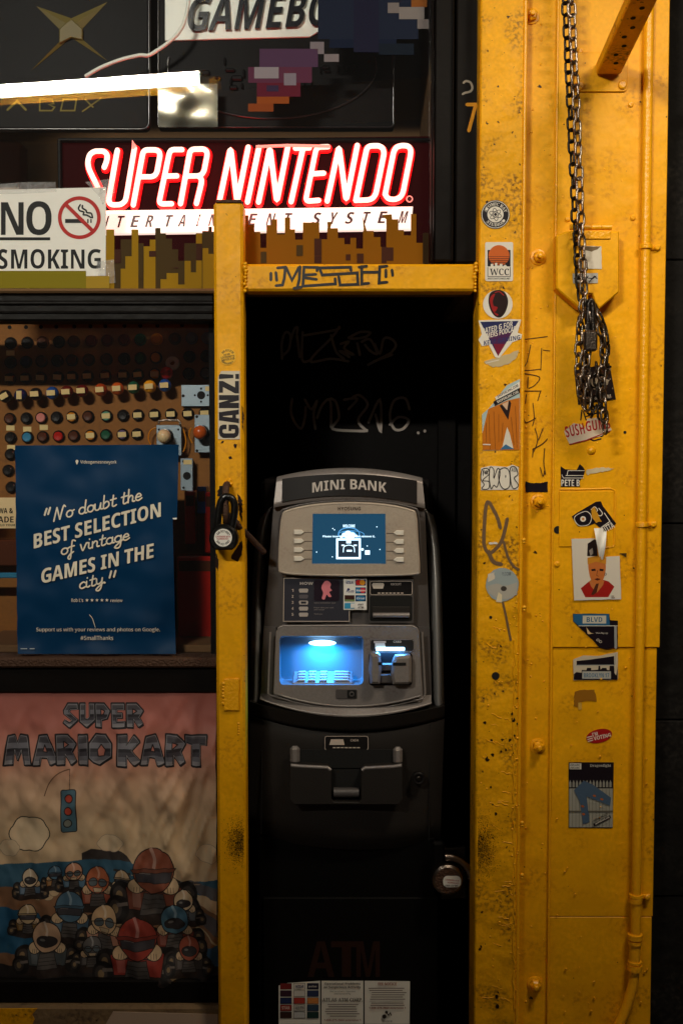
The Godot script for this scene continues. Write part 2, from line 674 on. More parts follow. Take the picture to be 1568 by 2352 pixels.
	mat("atm_silver", Color.WHITE, 0.38, 0.4, {"tex": texture(paint_image(512, Color(0.58, 0.55, 0.535), Color(0.42, 0.36, 0.35), 0.8, 0.93, 91)), "bump": grain, "bump_cm": 0.035, "scale": 3.0})
	mat("atm_tan", Color.WHITE, 0.45, 0.2, {"tex": texture(paint_image(512, Color(0.70, 0.64, 0.575), Color(0.52, 0.45, 0.40), 0.55, 0.95, 81)), "bump": grain, "bump_cm": 0.03, "scale": 3.0})
	mat("atm_grey", Color(0.37, 0.35, 0.345), 0.36, 0.4, {"bump": grain, "bump_cm": 0.035, "scale": 3.0})
	mat("atm_rail", Color(0.60, 0.59, 0.58), 0.32, 0.4)
	mat("atm_dark", Color(0.155, 0.14, 0.13), 0.5, 0.1, {"spec": 0.35, "bump": grain, "bump_cm": 0.04, "scale": 3.0})
	mat("atm_black", Color(0.10, 0.088, 0.088), 0.5, 0.0, {"spec": 0.25})
	mat("atm_safe", Color(0.04, 0.036, 0.034), 0.6, 0.0, {"spec": 0.2, "bump": grain, "bump_cm": 0.04, "scale": 2.0})
	mat("atm_key", Color(0.72, 0.73, 0.74), 0.4, 0.2)
	mat("atm_pad", Color(0.52, 0.52, 0.53), 0.35, 0.2)
	mat("button", Color(0.86, 0.83, 0.78), 0.4)
	mat("gap", Color(0.05, 0.04, 0.04), 0.8)
	mat("screen", Color(0.02, 0.03, 0.04), 0.12, 0.0, {"glow": Color(0.14, 0.31, 0.42), "power": 0.7})
	mat("screen_ink", Color(0.1, 0.1, 0.1), 0.3, 0.0, {"glow": Color(0.80, 0.93, 1.0), "power": 1.8})
	mat("screen_mid", Color(0.1, 0.1, 0.1), 0.3, 0.0, {"glow": Color(0.30, 0.58, 0.80), "power": 1.2})
	mat("screen_dim", Color(0.02, 0.02, 0.02), 0.3, 0.0, {"glow": Color(0.17, 0.22, 0.28), "power": 0.7})
	mat("blue_lamp", Color(0.8, 0.9, 1.0), 0.3, 0.0, {"glow": Color(0.62, 0.85, 1.0), "power": 5.0})
	mat("tube_glow", Color(1, 1, 1), 0.3, 0.0, {"glow": Color(0.94, 1.0, 0.97), "power": 30.0})
	mat("lamp_glow", Color(1, 1, 1), 0.3, 0.0, {"glow": Color(1.0, 0.90, 0.75), "power": 8.0})
	mat("neon_white", Color(1, 0.9, 0.85), 0.25, 0.0, {"glow": Color(1.0, 0.76, 0.68), "power": 1.7})
	mat("neon_rose", Color(1, 0.6, 0.55), 0.25, 0.0, {"glow": Color(1.0, 0.50, 0.45), "power": 1.1})
	mat("neon_red", Color(0.6, 0.05, 0.05), 0.3, 0.0, {"glow": Color(1.0, 0.03, 0.05), "power": 2.0})
	mat("neon_panel", Color(0.085, 0.006, 0.01), 0.5, 0.0, {"spec": 0.08, "glow": Color(0.5, 0.0, 0.03), "power": 0.05})
	mat("neon_bar", Color(1, 0.95, 0.9), 0.3, 0.0, {"glow": Color(1.0, 0.86, 0.80), "power": 1.0})
	mat("neon_letter", Color(0.12, 0.015, 0.015), 0.4, 0.0, {"glow": Color(0.42, 0.04, 0.04), "power": 0.35})

# ---------------------------------------------------------------- the scene
func _ready() -> void:
	var cam := Camera3D.new()
	cam.name = "camera"
	cam.fov = 50.0
	cam.position = EYE
	cam.rotation.x = -PITCH
	cam.near = 0.05
	cam.far = 200.0
	add_child(cam)
	cam.current = true
	var world := WorldEnvironment.new()
	world.name = "environment"
	var e := Environment.new()
	e.background_mode = Environment.BG_SKY
	var night := ProceduralSkyMaterial.new()
	night.sky_top_color = Color(0.10, 0.11, 0.15)
	night.sky_horizon_color = Color(0.20, 0.16, 0.14)
	night.ground_bottom_color = Color(0.04, 0.04, 0.04)
	night.ground_horizon_color = Color(0.10, 0.08, 0.07)
	e.sky = Sky.new()
	e.sky.sky_material = night
	e.background_energy_multiplier = 0.25
	e.tonemap_mode = Environment.TONE_MAPPER_LINEAR
	e.tonemap_exposure = 1.16
	e.sdfgi_enabled = true
	e.ssao_enabled = true
	e.ssil_enabled = true
	world.environment = e
	add_child(world)
	make_materials()
	street_lamps()
	ground()
	shop_front()
	right_wall()
	alcove()
	yellow_frame()
	yellow_pillar()
	window_panels()
	neon_sign()
	pixel_film()
	display_board()
	window_papers()
	banner()
	cash_machine()
	frame_locks()
	chain_gear()
	conduit()
	stickers()

func area_light(parent: Node3D, at: Vector3, towards: Vector3, up: Vector3, size: Vector2, energy: float, color: Color) -> void:
	var l := AreaLight3D.new()
	l.name = "light"
	parent.add_child(l, true)
	l.look_at_from_position(at, at + towards, up)
	l.position = at - root_at(parent)
	l.area_size = size
	l.light_energy = energy
	l.light_color = color
	l.area_range = 30.0
	l.area_attenuation = 2.0
	l.shadow_enabled = true

func street_lamps() -> void:
	# the batten that the window mirrors: mirrored about the glass, its ends lie behind these pixels
	var d := 4.3
	var a := P(4, 211, ZG - d)
	var b := P(458, 181, ZG - d)
	a.z = ZG + d
	b.z = ZG + d
	var mid := (a + b) / 2
	var along := (b - a).normalized()
	var back := Vector3.UP.cross(along).normalized() * -1.0
	var basis := Basis(along, along.cross(back) * -1.0, back)
	var t := thing("fluorescent_lamp", "long white fluorescent batten behind a yellow shading beam across the pavement", "lamp", mid)
	var g := Geo.new()
	g.tube([a, b], 0.036, 12)
	part(t, "tube", g, mats.tube_glow)
	g = Geo.new()
	for p in [a, b]:
		g = Geo.new()
		g.box(p - along * 0.03 * signf((p - mid).dot(along)) * -1.0, Vector3(0.05, 0.09, 0.07), 0.006)
		part(t, "end_cap", g, mats.label_white)
	g = Geo.new()
	g.box(mid + Vector3(0, -0.085, 0.12), Vector3((b - a).length() + 0.25, 0.26, 0.05), 0.005, Basis(along, Vector3.BACK.cross(along), Vector3.BACK))
	part(t, "housing", g, mats.yellow)
	area_light(t, mid + Vector3(0.0, -0.01, -0.05), Vector3(0.2, -0.35, -1.0), (Vector3(0.2, -0.35, -1.0)).cross(b - a) * -1.0, Vector2(1.2, 0.07), 18.0, Color(1.0, 0.975, 0.91))
	var s := thing("shading_beam", "yellow steel beam on posts, placed before the batten to shade the lower wall", "beam", mid + Vector3(0, -0.17, 0.2))
	g = Geo.new()
	g.box(mid + Vector3(0.35, -0.274, -0.30), Vector3(4.4, 0.22, 0.06), 0.006, Basis(along, Vector3.BACK.cross(along), Vector3.BACK))  # unseen beam, placed and lengthened to keep the batten's light off the lower wall
	part(s, "beam", g, mats.yellow)
	for x in [-1.75, 2.45]:
		g = Geo.new()
		g.box(Vector3(mid.x + x, (mid.y - 0.1) / 2, mid.z - 0.23), Vector3(0.09, mid.y - 0.1, 0.07), 0.006)
		part(s, "post", g, mats.yellow)
	# the lamp over the pillar: its shadows fall down and to the left
	var at := Vector3(0.92, 2.78, 1.0)
	var k := thing("canopy_lamp", "shallow box lamp fixed to an arm above the pavement", "lamp", at)
	g = Geo.new()
	g.box(at + Vector3(0, 0.06, 0), Vector3(0.62, 0.09, 0.26), 0.012)
	part(k, "housing", g, mats.label_white)
	g = Geo.new()
	g.box(at + Vector3(0, 0.008, 0), Vector3(0.54, 0.014, 0.18), 0.003)
	part(k, "diffuser", g, mats.lamp_glow)
	g = Geo.new()
	g.tube([at + Vector3(0.1, 0.10, 0), Vector3(1.08, 3.15, 0.8), Vector3(1.08, 3.3, 0.0), Vector3(1.08, 3.3, -0.12)], 0.022, 10)
	part(k, "arm", g, mats.steel_dark)
	area_light(k, at + Vector3(0, -0.003, 0), Vector3.DOWN, Vector3.FORWARD, Vector2(0.54, 0.18), 1.75, Color(1.0, 0.94, 0.84))

func ground() -> void:
	var g := Geo.new()
	g.box(Vector3(0, -0.25, 12), Vector3(160, 0.2, 160))
	setting("road", g, mats.asphalt)
	for i in 8:
		for j in 4:
			g = Geo.new()
			g.box(Vector3(-5.6 + i * 1.6, -0.07, -0.45 + 1.5 * j + 0.5), Vector3(1.594, 0.14, 1.494), 0.006)
			if i == 0 and j == 0:
				var o := setting("pavement", g, mats.pavement)
				used["pavement_node"] = o
			else:
				part(used["pavement_node"], "slab", g, mats.pavement)
	g = Geo.new()
	g.box(Vector3(0, -0.075, 5.45), Vector3(12.8, 0.15, 0.2), 0.015)
	setting("kerb", g, mats.stone_tan)

func shop_front() -> void:
	var t := thing("shop_front", "dark framed shop window front with two big panes and black bars", "shop front", Vector3(-0.6, 0, -0.1))
	var g := Geo.new()
	# room behind: floor, ceiling, back and side
	var xl := -1.9
	var xr := P(1070, 300, -0.1).x
	g.box(Vector3((xl + xr) / 2, 1.6, -1.60), Vector3(xr - xl, 3.4, 0.08))
	part(t, "inner_wall", g, mats.room)
	g = Geo.new()
	g.box(Vector3(xl - 0.04, 1.6, -0.85), Vector3(0.08, 3.4, 1.6))
	part(t, "side_wall", g, mats.room)
	g = Geo.new()
	g.box(Vector3(xr + 0.03, 2.56, -0.84), Vector3(0.06, 1.48, 1.44))
	part(t, "side_wall", g, mats.room)
	g = Geo.new()
	g.box(Vector3((xl + xr) / 2, 3.34, -0.85), Vector3(xr - xl + 0.2, 0.08, 1.6))
	part(t, "ceiling", g, mats.room)
	# outer masonry above and to the left
	g = Geo.new()
	g.box(Vector3(-0.75, 3.12, -0.12), Vector3(2.76, 0.5, 0.12), 0.004)
	part(t, "fascia", g, mats.black_frame)
	g = Geo.new()
	g.box(Vector3(-1.52, 1.46, -0.14), Vector3(0.8, 2.78, 0.1), 0.004)
	part(t, "side_panel", g, mats.black_frame)
	# bars: transom between panes, sill, lower rail, jamb
	for r in [[-260, 676, 492, 737, "transom", "black_frame", -0.05], [-260, 662, 1090, 672.5, "ledge", "board_trim", -0.045], [-260, 1511, 500, 1534, "sill", "sill_trim", -0.05], [-260, 1537, 500, 1592, "lower_rail", "black_frame", -0.062], [-260, 2252, 505, 2306, "bottom_rail", "black_frame", -0.055]]:
		g = Geo.new()
		pbox(g, r[0], r[1], r[2], r[3], r[6], 0.07, 0.004)
		part(t, r[4], g, mats.room if r[5] == "board_trim" else (mats.rust if r[5] == "sill_trim" else mats.black_frame))
	g = Geo.new()
	pbox(g, -260, 690, 492, 700, -0.044, 0.03, 0.003)
	pbox(g, -260, 714, 492, 720, -0.046, 0.03, 0.003)
	part(t, "moulding", g, mats.black_frame)
	g = Geo.new()
	pbox(g, 997, -120, 1042, 600, -0.052, 0.10, 0.004)
	part(t, "jamb", g, mats.black_frame)
	g = Geo.new()
	pbox(g, 1046, -120, 1150, 604, -0.058, 0.08, 0.004)
	part(t, "jamb", g, mats.black_frame)
	for u in [990.0, 1037.0]:
		g = Geo.new()
		pbox(g, u, -120, u + 5, 600, -0.045, 0.02, 0.002)
		part(t, "bead", g, mats.black_frame)
	# panel behind the cloth banner
	g = Geo.new()
	pbox(g, -260, 1588, 505, 2260, -0.095, 0.03, 0.002)
	part(t, "lower_panel", g, mats.black_frame)
	# masonry plinth with old paint
	g = Geo.new()
	var lowest := P(300, 2312, -0.04)
	g.box(Vector3(-0.95, lowest.y / 2, -0.09), Vector3(1.36, lowest.y, 0.10), 0.006)
	var pl := part(t, "plinth", g, mats.stone_tan)
	g = Geo.new()
	for q in [[[-160, 2318, 86, 2317, 74, 2330, 80, 2342, 66, 2372, -160, 2372], "yellow_worn"], [[260, 2324, 500, 2330, 500, 2372, 232, 2372], "room_pale"]]:
		g = Geo.new()
		pprism(g, V(q[0]), -0.0385, 0.003)
		part(pl, "paint_patch", g, mats[q[1]])
	# panes
	g = Geo.new()
	pbox(g, -260, -160, 1000, 664, ZG, 0.0)
	part(t, "window_pane", one_sheet(-260, -160, 1000, 664, ZG), mats.glass)
	part(t, "window_pane", one_sheet(-260, 736, 500, 1512, ZG), mats.glass)
	# pale post and brown board inside, seen past the sign's edge
	g = Geo.new()
	pbox(g, -60, 322, 46, 660, -0.42, 0.08, 0.004)
	part(t, "inner_post", g, mats.room_pale)
	# white squiggle and figure painted on the jamb
	var k := ink(-0.0575)
	k.line(smooth(V([1064, 190, 1070, 186, 1080, 190, 1084, 202, 1079, 210, 1068, 213, 1062, 216])), 5, rgb(150, 140, 125))
	k.line(V([1072, 240, 1092, 240, 1076, 300]), 8, rgb(205, 140, 30))
	part(t, "graffiti", k.geo, mats.ink, "white squiggle and a yellow figure 7 painted on black")

func dark_speckle(parent: Node3D, u: float, v: float, su: float, sv: float, lo: float, hi: float, z: float, sd: int) -> void:   # fine dark dots, densest at the centre
	var r := RandomNumberGenerator.new()
	r.seed = sd
	var k := ink(z)
	for i in 2200:
		var p := Vector2(u + r.randfn() * su * 0.6, v + r.randfn() * sv * 0.6)
		if p.x < lo or p.x > hi:
			continue
		k.poly(oval(p.x, p.y, r.randf_range(0.3, 0.95), r.randf_range(0.3, 1.0), 5), rgb(26, 18, 12))
		k.z -= 0.0000595
	var o := part(parent, "dark_speckle", k.geo, mats.ink, "cloud of fine dark dots on the yellow paint")
	o.set_meta("kind", "stuff")

func one_sheet(u0: float, v0: float, u1: float, v1: float, z: float) -> Geo:
	var g := Geo.new()
	g.quad(P(u0, v1, z), P(u1, v1, z), P(u1, v0, z), P(u0, v0, z))
	return g

func right_wall() -> void:
	var g := Geo.new()
	var x0 := P(1480, 1000, -0.12).x
	var t := thing("rough_wall", "rough blackened masonry wall beyond the yellow pillar", "wall", Vector3(x0 + 1.0, 0, -0.2))
	var levels := [0.0, 0.45, 0.86, 1.31, 1.90, 2.62, 3.4]
	for i in 6:
		g = Geo.new()
		g.box(Vector3(x0 + 1.0, (levels[i] + levels[i + 1]) / 2, -0.22 + 0.003 * (i % 2)), Vector3(2.0, levels[i + 1] - levels[i] - 0.003, 0.2), 0.002)
		part(t, "course", g, mats.wall_dark)
	g = Geo.new()
	g.box(Vector3(x0 + 1.0, 1.7, -0.26), Vector3(1.99, 3.38, 0.18))
	part(t, "backing", g, mats.wall_dark)

func alcove() -> void:
	var zb := -0.62
	var x0 := P(566, 900, -0.02).x - 0.05
	var x1 := P(1150, 900, -0.06).x
	var top := P(800, 606, 0.0).y
	var t := thing("alcove", "black painted alcove with scratched tags behind the cash machine", "alcove", Vector3((x0 + x1) / 2, 0, zb))
	var g := Geo.new()
	g.box(Vector3((x0 + x1) / 2, top / 2, zb - 0.03), Vector3(x1 - x0 + 0.1, top, 0.06))
	var b := part(t, "back_panel", g, mats.alcove)
	g = Geo.new()
	g.box(Vector3(x0 - 0.02, top / 2, (zb - 0.1) / 2), Vector3(0.04, top, -zb - 0.1))
	part(t, "side_panel", g, mats.alcove)
	g = Geo.new()
	g.box(Vector3(x1 + 0.02, top / 2, (zb - 0.1) / 2), Vector3(0.04, top, -zb - 0.1))
	part(t, "side_panel", g, mats.alcove)
	g = Geo.new()
	g.box(Vector3((x0 + x1) / 2, top - 0.012, (zb - 0.07) / 2), Vector3(x1 - x0, 0.024, -zb - 0.07))
	part(t, "ceiling", g, mats.alcove)
	g = Geo.new()
	pbox(g, 1002, 800, 1044, 2300, zb + 0.02, 0.02, 0.003)
	part(t, "batten", g, mats.alcove)
	g = Geo.new()
	pbox(g, 1035, 1540, 1100, 1610, zb + 0.06, 0.03, 0.003)
	part(t, "bracket", g, mats.steel_dark)
	var k := ink(zb + 0.001)
	var c := rgb(160, 148, 140)
	for s in [[[648, 824, 647, 790, 655, 764, 667, 770, 664, 800, 652, 815], [668, 780, 676, 756, 683, 752, 682, 765], [682, 770, 688, 820], [695, 763, 694, 826, 712, 828], [700, 770, 770, 758, 778, 752, 762, 775, 712, 829, 760, 824, 800, 830], [760, 770, 772, 808, 790, 824]], [[782, 790, 800, 785, 790, 800, 812, 815, 780, 806, 802, 820], [820, 788, 826, 815], [838, 792, 850, 806, 866, 812, 850, 780, 830, 785], [860, 790, 872, 812, 880, 780, 892, 776, 905, 784, 908, 796, 896, 812], [845, 838, 895, 812], [858, 830, 900, 815], [800, 776, 826, 763, 850, 764, 838, 774, 812, 778, 800, 776]], [[671, 916, 668, 945, 678, 972, 692, 984, 700, 960, 702, 935], [700, 918, 715, 940, 728, 920, 720, 950, 724, 985], [728, 960, 740, 930, 758, 920, 760, 980], [760, 915, 772, 925, 778, 960, 764, 985, 830, 990, 842, 988], [790, 918, 820, 916, 800, 940], [810, 912, 826, 908, 844, 930, 822, 965, 842, 990], [846, 970, 872, 918, 874, 990, 862, 952], [940, 940, 930, 915, 905, 920, 895, 955, 905, 985, 925, 985, 938, 965, 915, 958, 895, 975]]]:
		for q in s:
			k.line(smooth(V(q)), 6.0, c)
	k.line(oval(960, 994, 2, 2, 6), 3, c, true)
	k.line(oval(975, 990, 2, 2, 6), 3, c, true)
	part(b, "graffiti", k.geo, mats.ink, "two pale scrawled tags on the black panel")

func yellow_frame() -> void:
	var t := thing("yellow_frame", "yellow square steel post and crossbar welded in front of the cash machine", "steel frame", Vector3(P(528, 1000, 0).x, 0, -0.03))
	var g := Geo.new()
	var xa := P(494, 1100, 0).x
	var xb := P(561, 1100, 0).x
	var top := P(528, 463, 0).y
	g.box(Vector3((xa + xb) / 2, top / 2, -0.0325), Vector3(xb - xa, top, 0.065), 0.006)
	var post := part(t, "post", g, mats.yellow)
	g = Geo.new()
	pbox(g, 495, 458, 556, 466, 0.001, 0.062, 0.002)
	part(post, "cap", g, mats.rust)
	g = Geo.new()
	var y1 := P(800, 606, -0.004).y
	var y0 := P(800, 668, -0.004).y
	var xc := P(1093, 640, -0.004).x
	g.box(Vector3((xb + xc) / 2, (y0 + y1) / 2, -0.0345), Vector3(xc - xb - 0.002, y1 - y0, 0.061), 0.005)
	var beam := part(t, "crossbar", g, mats.yellow)
	# tag in black marker
	var k := ink(-0.0038)
	var c := rgb(52, 22, 14)
	for q in [[397, 802, 397, 840], [425, 798, 430, 842], [434, 772, 478, 768, 472, 830, 462, 868, 426, 872], [482, 770, 515, 842, 553, 770], [560, 766, 556, 838, 545, 882], [526, 886, 568, 880], [655, 788, 655, 770, 582, 768, 576, 874, 758, 862, 756, 832], [586, 812, 648, 808], [590, 828, 652, 836], [845, 788, 842, 768, 668, 772, 684, 812, 880, 800, 884, 864, 784, 868, 776, 822], [905, 764, 905, 862, 944, 858], [890, 768, 932, 762], [912, 796, 1006, 796], [1046, 762, 1006, 766, 1002, 856, 1046, 852], [1040, 784, 1040, 822], [1074, 784, 1078, 814]]:
		var w := []
		for p in V(q):
			w.append(Vector2(459.3 + p.x * 0.4101, 298.6 + p.y * 0.4101))
		k.line(w, 6.6, c)
	part(beam, "graffiti", k.geo, mats.marker, "black marker tag between quote marks")
	# welds
	var r := RandomNumberGenerator.new()
	r.seed = 5
	for w in [[563, 606, 563, 668, 0.0], [1091, 606, 1091, 668, 0.0]]:
		g = Geo.new()
		for i in 9:
			var f := i / 8.0
			g.ball(P(w[0] + r.randf_range(-2, 2), lerpf(w[1], w[3], f), -0.001), r.randf_range(0.003, 0.005), 8, 0.6)
		part(t, "weld", g, mats.yellow_thick)
	# welded patch plate lower on the post
	g = Geo.new()
	pprism(g, rough_edge(V([514, 1563, 549, 1560, 549, 1632, 514, 1633]), 0.7, 8, 3), 0.006, 0.006, 0.0012)
	var plate := part(t, "patch_plate", g, mats.yellow_thick)
	g = Geo.new()
	for i in 7:
		g.ball(P(513 + r.randf_range(-1, 1), 1570 + i * 7.5 + r.randf_range(-1, 1), 0.004), r.randf_range(0.0028, 0.0048), 8, 0.7)
	for i in 8:
		g.ball(P(517 + i * 4.2, 1561.5 - i * 0.3, 0.004), 0.0028, 8, 0.7)
	part(plate, "weld", g, mats.yellow_thick)
	g = Geo.new()
	for i in 5:
		g.ball(P(548, 1662 + i * 6, 0.0), r.randf_range(0.0022, 0.003), 8, 0.7)
	part(t, "weld", g, mats.yellow_thick)
	# rusty patches where the lock rubs the paint off
	for q in [[[504, 1122, 512, 1120, 516, 1135, 510, 1140, 500, 1140, 499, 1128], 4], [[545, 1130, 556, 1150, 557, 1200, 551, 1188, 547, 1150], 5], [[541, 1260, 556, 1240, 557, 1275, 545, 1290, 530, 1282], 6], [[496, 1270, 503, 1290, 500, 1312, 495, 1300], 7], [[523, 1180, 546, 1195, 540, 1205, 524, 1192], 8], [[508, 1014, 514, 1012, 513, 1018, 507, 1019], 9], [[538, 1018, 544, 1022, 542, 1030, 536, 1026], 10], [[524, 1050, 532, 1048, 533, 1053, 526, 1055], 11], [[556, 930, 560, 950, 559, 1000, 556, 970], 12]]:
		k = ink(0.0004)
		k.poly(rough_edge(V(q[0]), 1.2, 4, q[1]), rgb(44, 26, 14))
		part(post, "worn_patch", k.geo, mats.ink)
	dark_speckle(post, 552, 1935, 26, 42, 494, 560, 0.0005, 61)
	# staple that carries the padlock, with its hole
	g = Geo.new()
	pbox(g, 504, 1116, 519, 1142, 0.0012, 0.001)
	part(t, "hole", g, mats.hole)
	g = Geo.new()
	var a := P(522, 1112, 0.0)
	g.tube(smooth([a, a + Vector3(0, -0.004, 0.022), a + Vector3(0, -0.022, 0.034), a + Vector3(0, -0.062, 0.034), a + Vector3(0, -0.080, 0.020), a + Vector3(0, -0.084, 0.0)]), 0.0075, 10)
	part(t, "staple", g, mats.rust)
	g = Geo.new()
	for i in 6:
		g.ball(a + Vector3(r.randf_range(-0.009, 0.009), r.randf_range(0.0, 0.008), 0.001), 0.005, 8, 0.6)
	part(t, "weld", g, mats.yellow_thick)

const ZC := -0.034      # channel face of the pillar
const ZW := -0.030      # wide panel of the pillar

func yellow_pillar() -> void:
	var t := thing("yellow_pillar", "thickly painted yellow steel shutter pillar covered in stickers", "pillar", Vector3(P(1300, 1000, 0).x, 0, -0.06))
	var H := 3.3
	var x := func(u: float, z: float) -> float: return P(u, 1150, z).x
	var g := Geo.new()
	var a: float = x.call(1096, 0.0)
	var b: float = x.call(1194, 0.0)
	g.box(Vector3((a + b) / 2, H / 2, -0.05), Vector3(b - a, H, 0.10), 0.003)
	var flange := part(t, "flange", g, mats.yellow_worn)
	g = Geo.new()
	var r0: float = x.call(1197, 0.0)
	g.tube([Vector3(r0, 0.0, -0.0035), Vector3(r0, H, -0.0035)], 0.0042, 12)
	part(t, "lip", g, mats.yellow_thick)
	g = Geo.new()
	var c0: float = x.call(1199, ZC)
	var c1: float = x.call(1267, ZC)
	g.box(Vector3((b + c1) / 2, H / 2, ZC - 0.04), Vector3(c1 - b - 0.001, H, 0.08), 0.0)
	part(t, "channel", g, mats.yellow)
	# wide panel in three sheets, the upper one lapping over the lower
	var w0: float = x.call(1268, ZW)
	for s in [[-400, 1487, 1519, 0.0012, "panel"], [1489, 2106.6, 1514, -0.003, "panel"], [2107.2, 2900, 1512, -0.0034, "panel"]]:
		var y1 := minf(H, P(1300, s[0], ZW).y)
		var y0 := maxf(0.0, P(1300, s[1], ZW).y)
		var w1: float = x.call(s[2], ZW)
		g = Geo.new()
		g.box(Vector3((w0 + w1) / 2, (y0 + y1) / 2, ZW - 0.03 + s[3]), Vector3(w1 - w0, y1 - y0, 0.06), 0.0016)
		part(t, s[4], g, mats.yellow)
	g = Geo.new()
	var e0: float = x.call(1269, ZW)
	g.tube([Vector3(e0, 0.0, ZW + 0.0005), Vector3(e0, H, ZW + 0.0005)], 0.0026, 10)
	part(t, "edge_bead", g, mats.yellow_thick)
	g = Geo.new()
	g.box(Vector3((w0 + x.call(1500, ZW)) / 2, H / 2, -0.115), Vector3(x.call(1500, ZW) - w0 - 0.01, H, 0.10))
	part(t, "casing", g, mats.yellow_dull)
	# painted bolts
	var bolt := Geo.new()
	bolt.lathe([Vector2(0.017, 0.0), Vector2(0.0165, 0.003), Vector2(0.012, 0.0042)], Transform3D(), 18)
	bolt.lathe([Vector2(0.0125, 0.004), Vector2(0.012, 0.012), Vector2(0.0085, 0.015), Vector2(0.0, 0.0155)], Transform3D(), 6, false)
	bolt.lathe([Vector2(0.006, 0.014), Vector2(0.0056, 0.024), Vector2(0.004, 0.0255), Vector2(0.0, 0.026)], Transform3D(), 10)
	var bm := bolt.mesh()
	var i := 0
	for p in [[1219, 38], [1235, 591], [1235, 1152], [1234, 1713], [1227, 2259]]:
		piece(t, "bolt", bm, mats.yellow_thick, Transform3D(Basis(Vector3.BACK, 0.3 + i * 0.7), P(p[0], p[1], ZC)))
		i += 1
	# holes
	for q in [[1137.5, 1552.5, 9.0, 0.0006], [1126, 1418, 3.5, 0.0006], [1280, 1217, 9, ZW + 0.002], [1302, 1176, 2.6, ZW + 0.002], [1319, 1172, 4, ZW + 0.002], [1350, 1217, 2.6, ZW + 0.002], [1401, 1742 - 900, 2.5, ZW + 0.002], [1434, 993, 3.5, ZW + 0.002]]:
		g = Geo.new()
		var rr: float = q[2] * S(q[3])
		g.lathe([Vector2(rr, -0.004), Vector2(rr, 0.0004), Vector2(0.0, 0.0004)], Transform3D(Basis(), P(q[0], q[1], q[3])), 16)
		part(t, "hole", g, mats.hole)
	# raised outline of the small access door
	g = Geo.new()
	var pts := []
	for p in V([1284, 1124, 1330, 1124, 1400, 1122, 1410, 1126, 1412, 1140, 1411, 1200, 1411, 1250, 1406, 1256, 1380, 1258]):
		pts.append(P(p.x, p.y, ZW + 0.001))
	g.tube(pts, 0.0022, 8)
	part(t, "door_rim", g, mats.yellow_thick)
	g = Geo.new()
	pbox(g, 1283, 1128, 1408, 1256, ZW + 0.0035, 0.003, 0.001)
	part(t, "access_door", g, mats.yellow)
	# screws, paint blobs, drips
	var screw := Geo.new()
	screw.lathe([Vector2(0.0062, 0.0), Vector2(0.006, 0.0026), Vector2(0.004, 0.0042), Vector2(0.0, 0.0045)], Transform3D(), 12)
	screw.box(Vector3(0, 0, 0.0046), Vector3(0.009, 0.0014, 0.0008))
	var sm := screw.mesh()
	for p in [[1331, 117], [1447, 240], [1302, 503], [1452, 500], [1278, 1296]]:
		piece(t, "screw", sm, mats.yellow_thick, Transform3D(Basis(Vector3.BACK, 0.6), P(p[0], p[1], ZW + 0.001)))
	var rn := RandomNumberGenerator.new()
	rn.seed = 77
	g = Geo.new()
	for k in 150:
		var u := rn.randf_range(1275, 1488)
		var v := rn.randf_range(20, 2330)
		g.ball(P(u, v, ZW + 0.0003), rn.randf_range(0.0012, 0.0032), 6, 0.5)
	for k in 60:
		g.ball(P(rn.randf_range(1203, 1264), rn.randf_range(20, 2330), ZC), rn.randf_range(0.0012, 0.003), 6, 0.5)
	for k in 90:
		g.ball(P(rn.randf_range(1170, 1192) if k % 2 else rn.randf_range(1102, 1190), rn.randf_range(1380, 2330), 0.0), rn.randf_range(0.0012, 0.003), 6, 0.5)
	for q in [[1203, 1395], [1198, 1890], [1202, 1240], [1198, 2010]]:
		g.ball(P(q[0], q[1], 0.0), 0.005, 8, 0.7)
		g.ball(P(q[0], q[1] + 6, 0.0), 0.004, 8, 0.7)
	var blobs := part(t, "paint_blobs", g, mats.yellow_thick)
	blobs.set_meta("kind", "stuff")
	# an embossed dimple, wrinkles and runs in the paint on the flange
	g = Geo.new()
	g.ball(P(1357, 1035, ZW + 0.001), 0.010, 14, 0.3)
	for k in 26:
		var u := rn.randf_range(1104, 1160)
		var v := rn.randf_range(1440, 2300)
		var q := [Vector2(u, v)]
		for s in 5:
			q.append(q[-1] + Vector2(rn.randf_range(2, 7), rn.randf_range(-1.5, 4)))
		var w := []
		for p in smooth(q):
			w.append(P(p.x, p.y, -0.0002))
		g.tube(w, rn.randf_range(0.0008, 0.0016), 6)
	for k in 9:
		var v := 1470.0 + k * 95
		var q := []
		for s in 9:
			q.append(P(1179 + rn.randf_range(-3, 3), v + s * 11, 0.0))
		g.tube(smooth(q), rn.randf_range(0.0012, 0.0026), 6)
	var runs := part(flange, "paint_runs", g, mats.yellow_thick)
	runs.set_meta("kind", "stuff")
	# a crease where the sheets meet, chips and pen marks
	var k := ink(0.0005)
	for q in [[1112, 1660, 4, 21], [1118, 1744, 6, 22], [1130, 1734, 4, 23], [1150, 1726, 3, 24], [1170, 1700, 4, 25], [1128, 1700, 3, 26], [1161, 1722, 3, 27], [1187, 1662, 3, 28], [1187, 1604, 3, 29], [1138, 1870, 4, 30], [1140, 2290, 5, 31], [1141, 2312, 5, 32], [1101, 2180, 4, 33], [1104, 2174, 3, 34], [1126, 1808, 3, 35], [1176, 1640, 4, 36], [1178, 1654, 5, 37], [1181, 1690, 3, 38], [1178, 1730, 3, 39]]:
		k.poly(rough_edge(oval(q[0], q[1], q[2] * 0.8, q[2], 9), q[2] * 0.3, 2.5, q[3]), rgb(40, 25, 14))
	part(flange, "chips", k.geo, mats.ink)
	k = ink(0.0006)
	var grey := rgb(112, 88, 62)
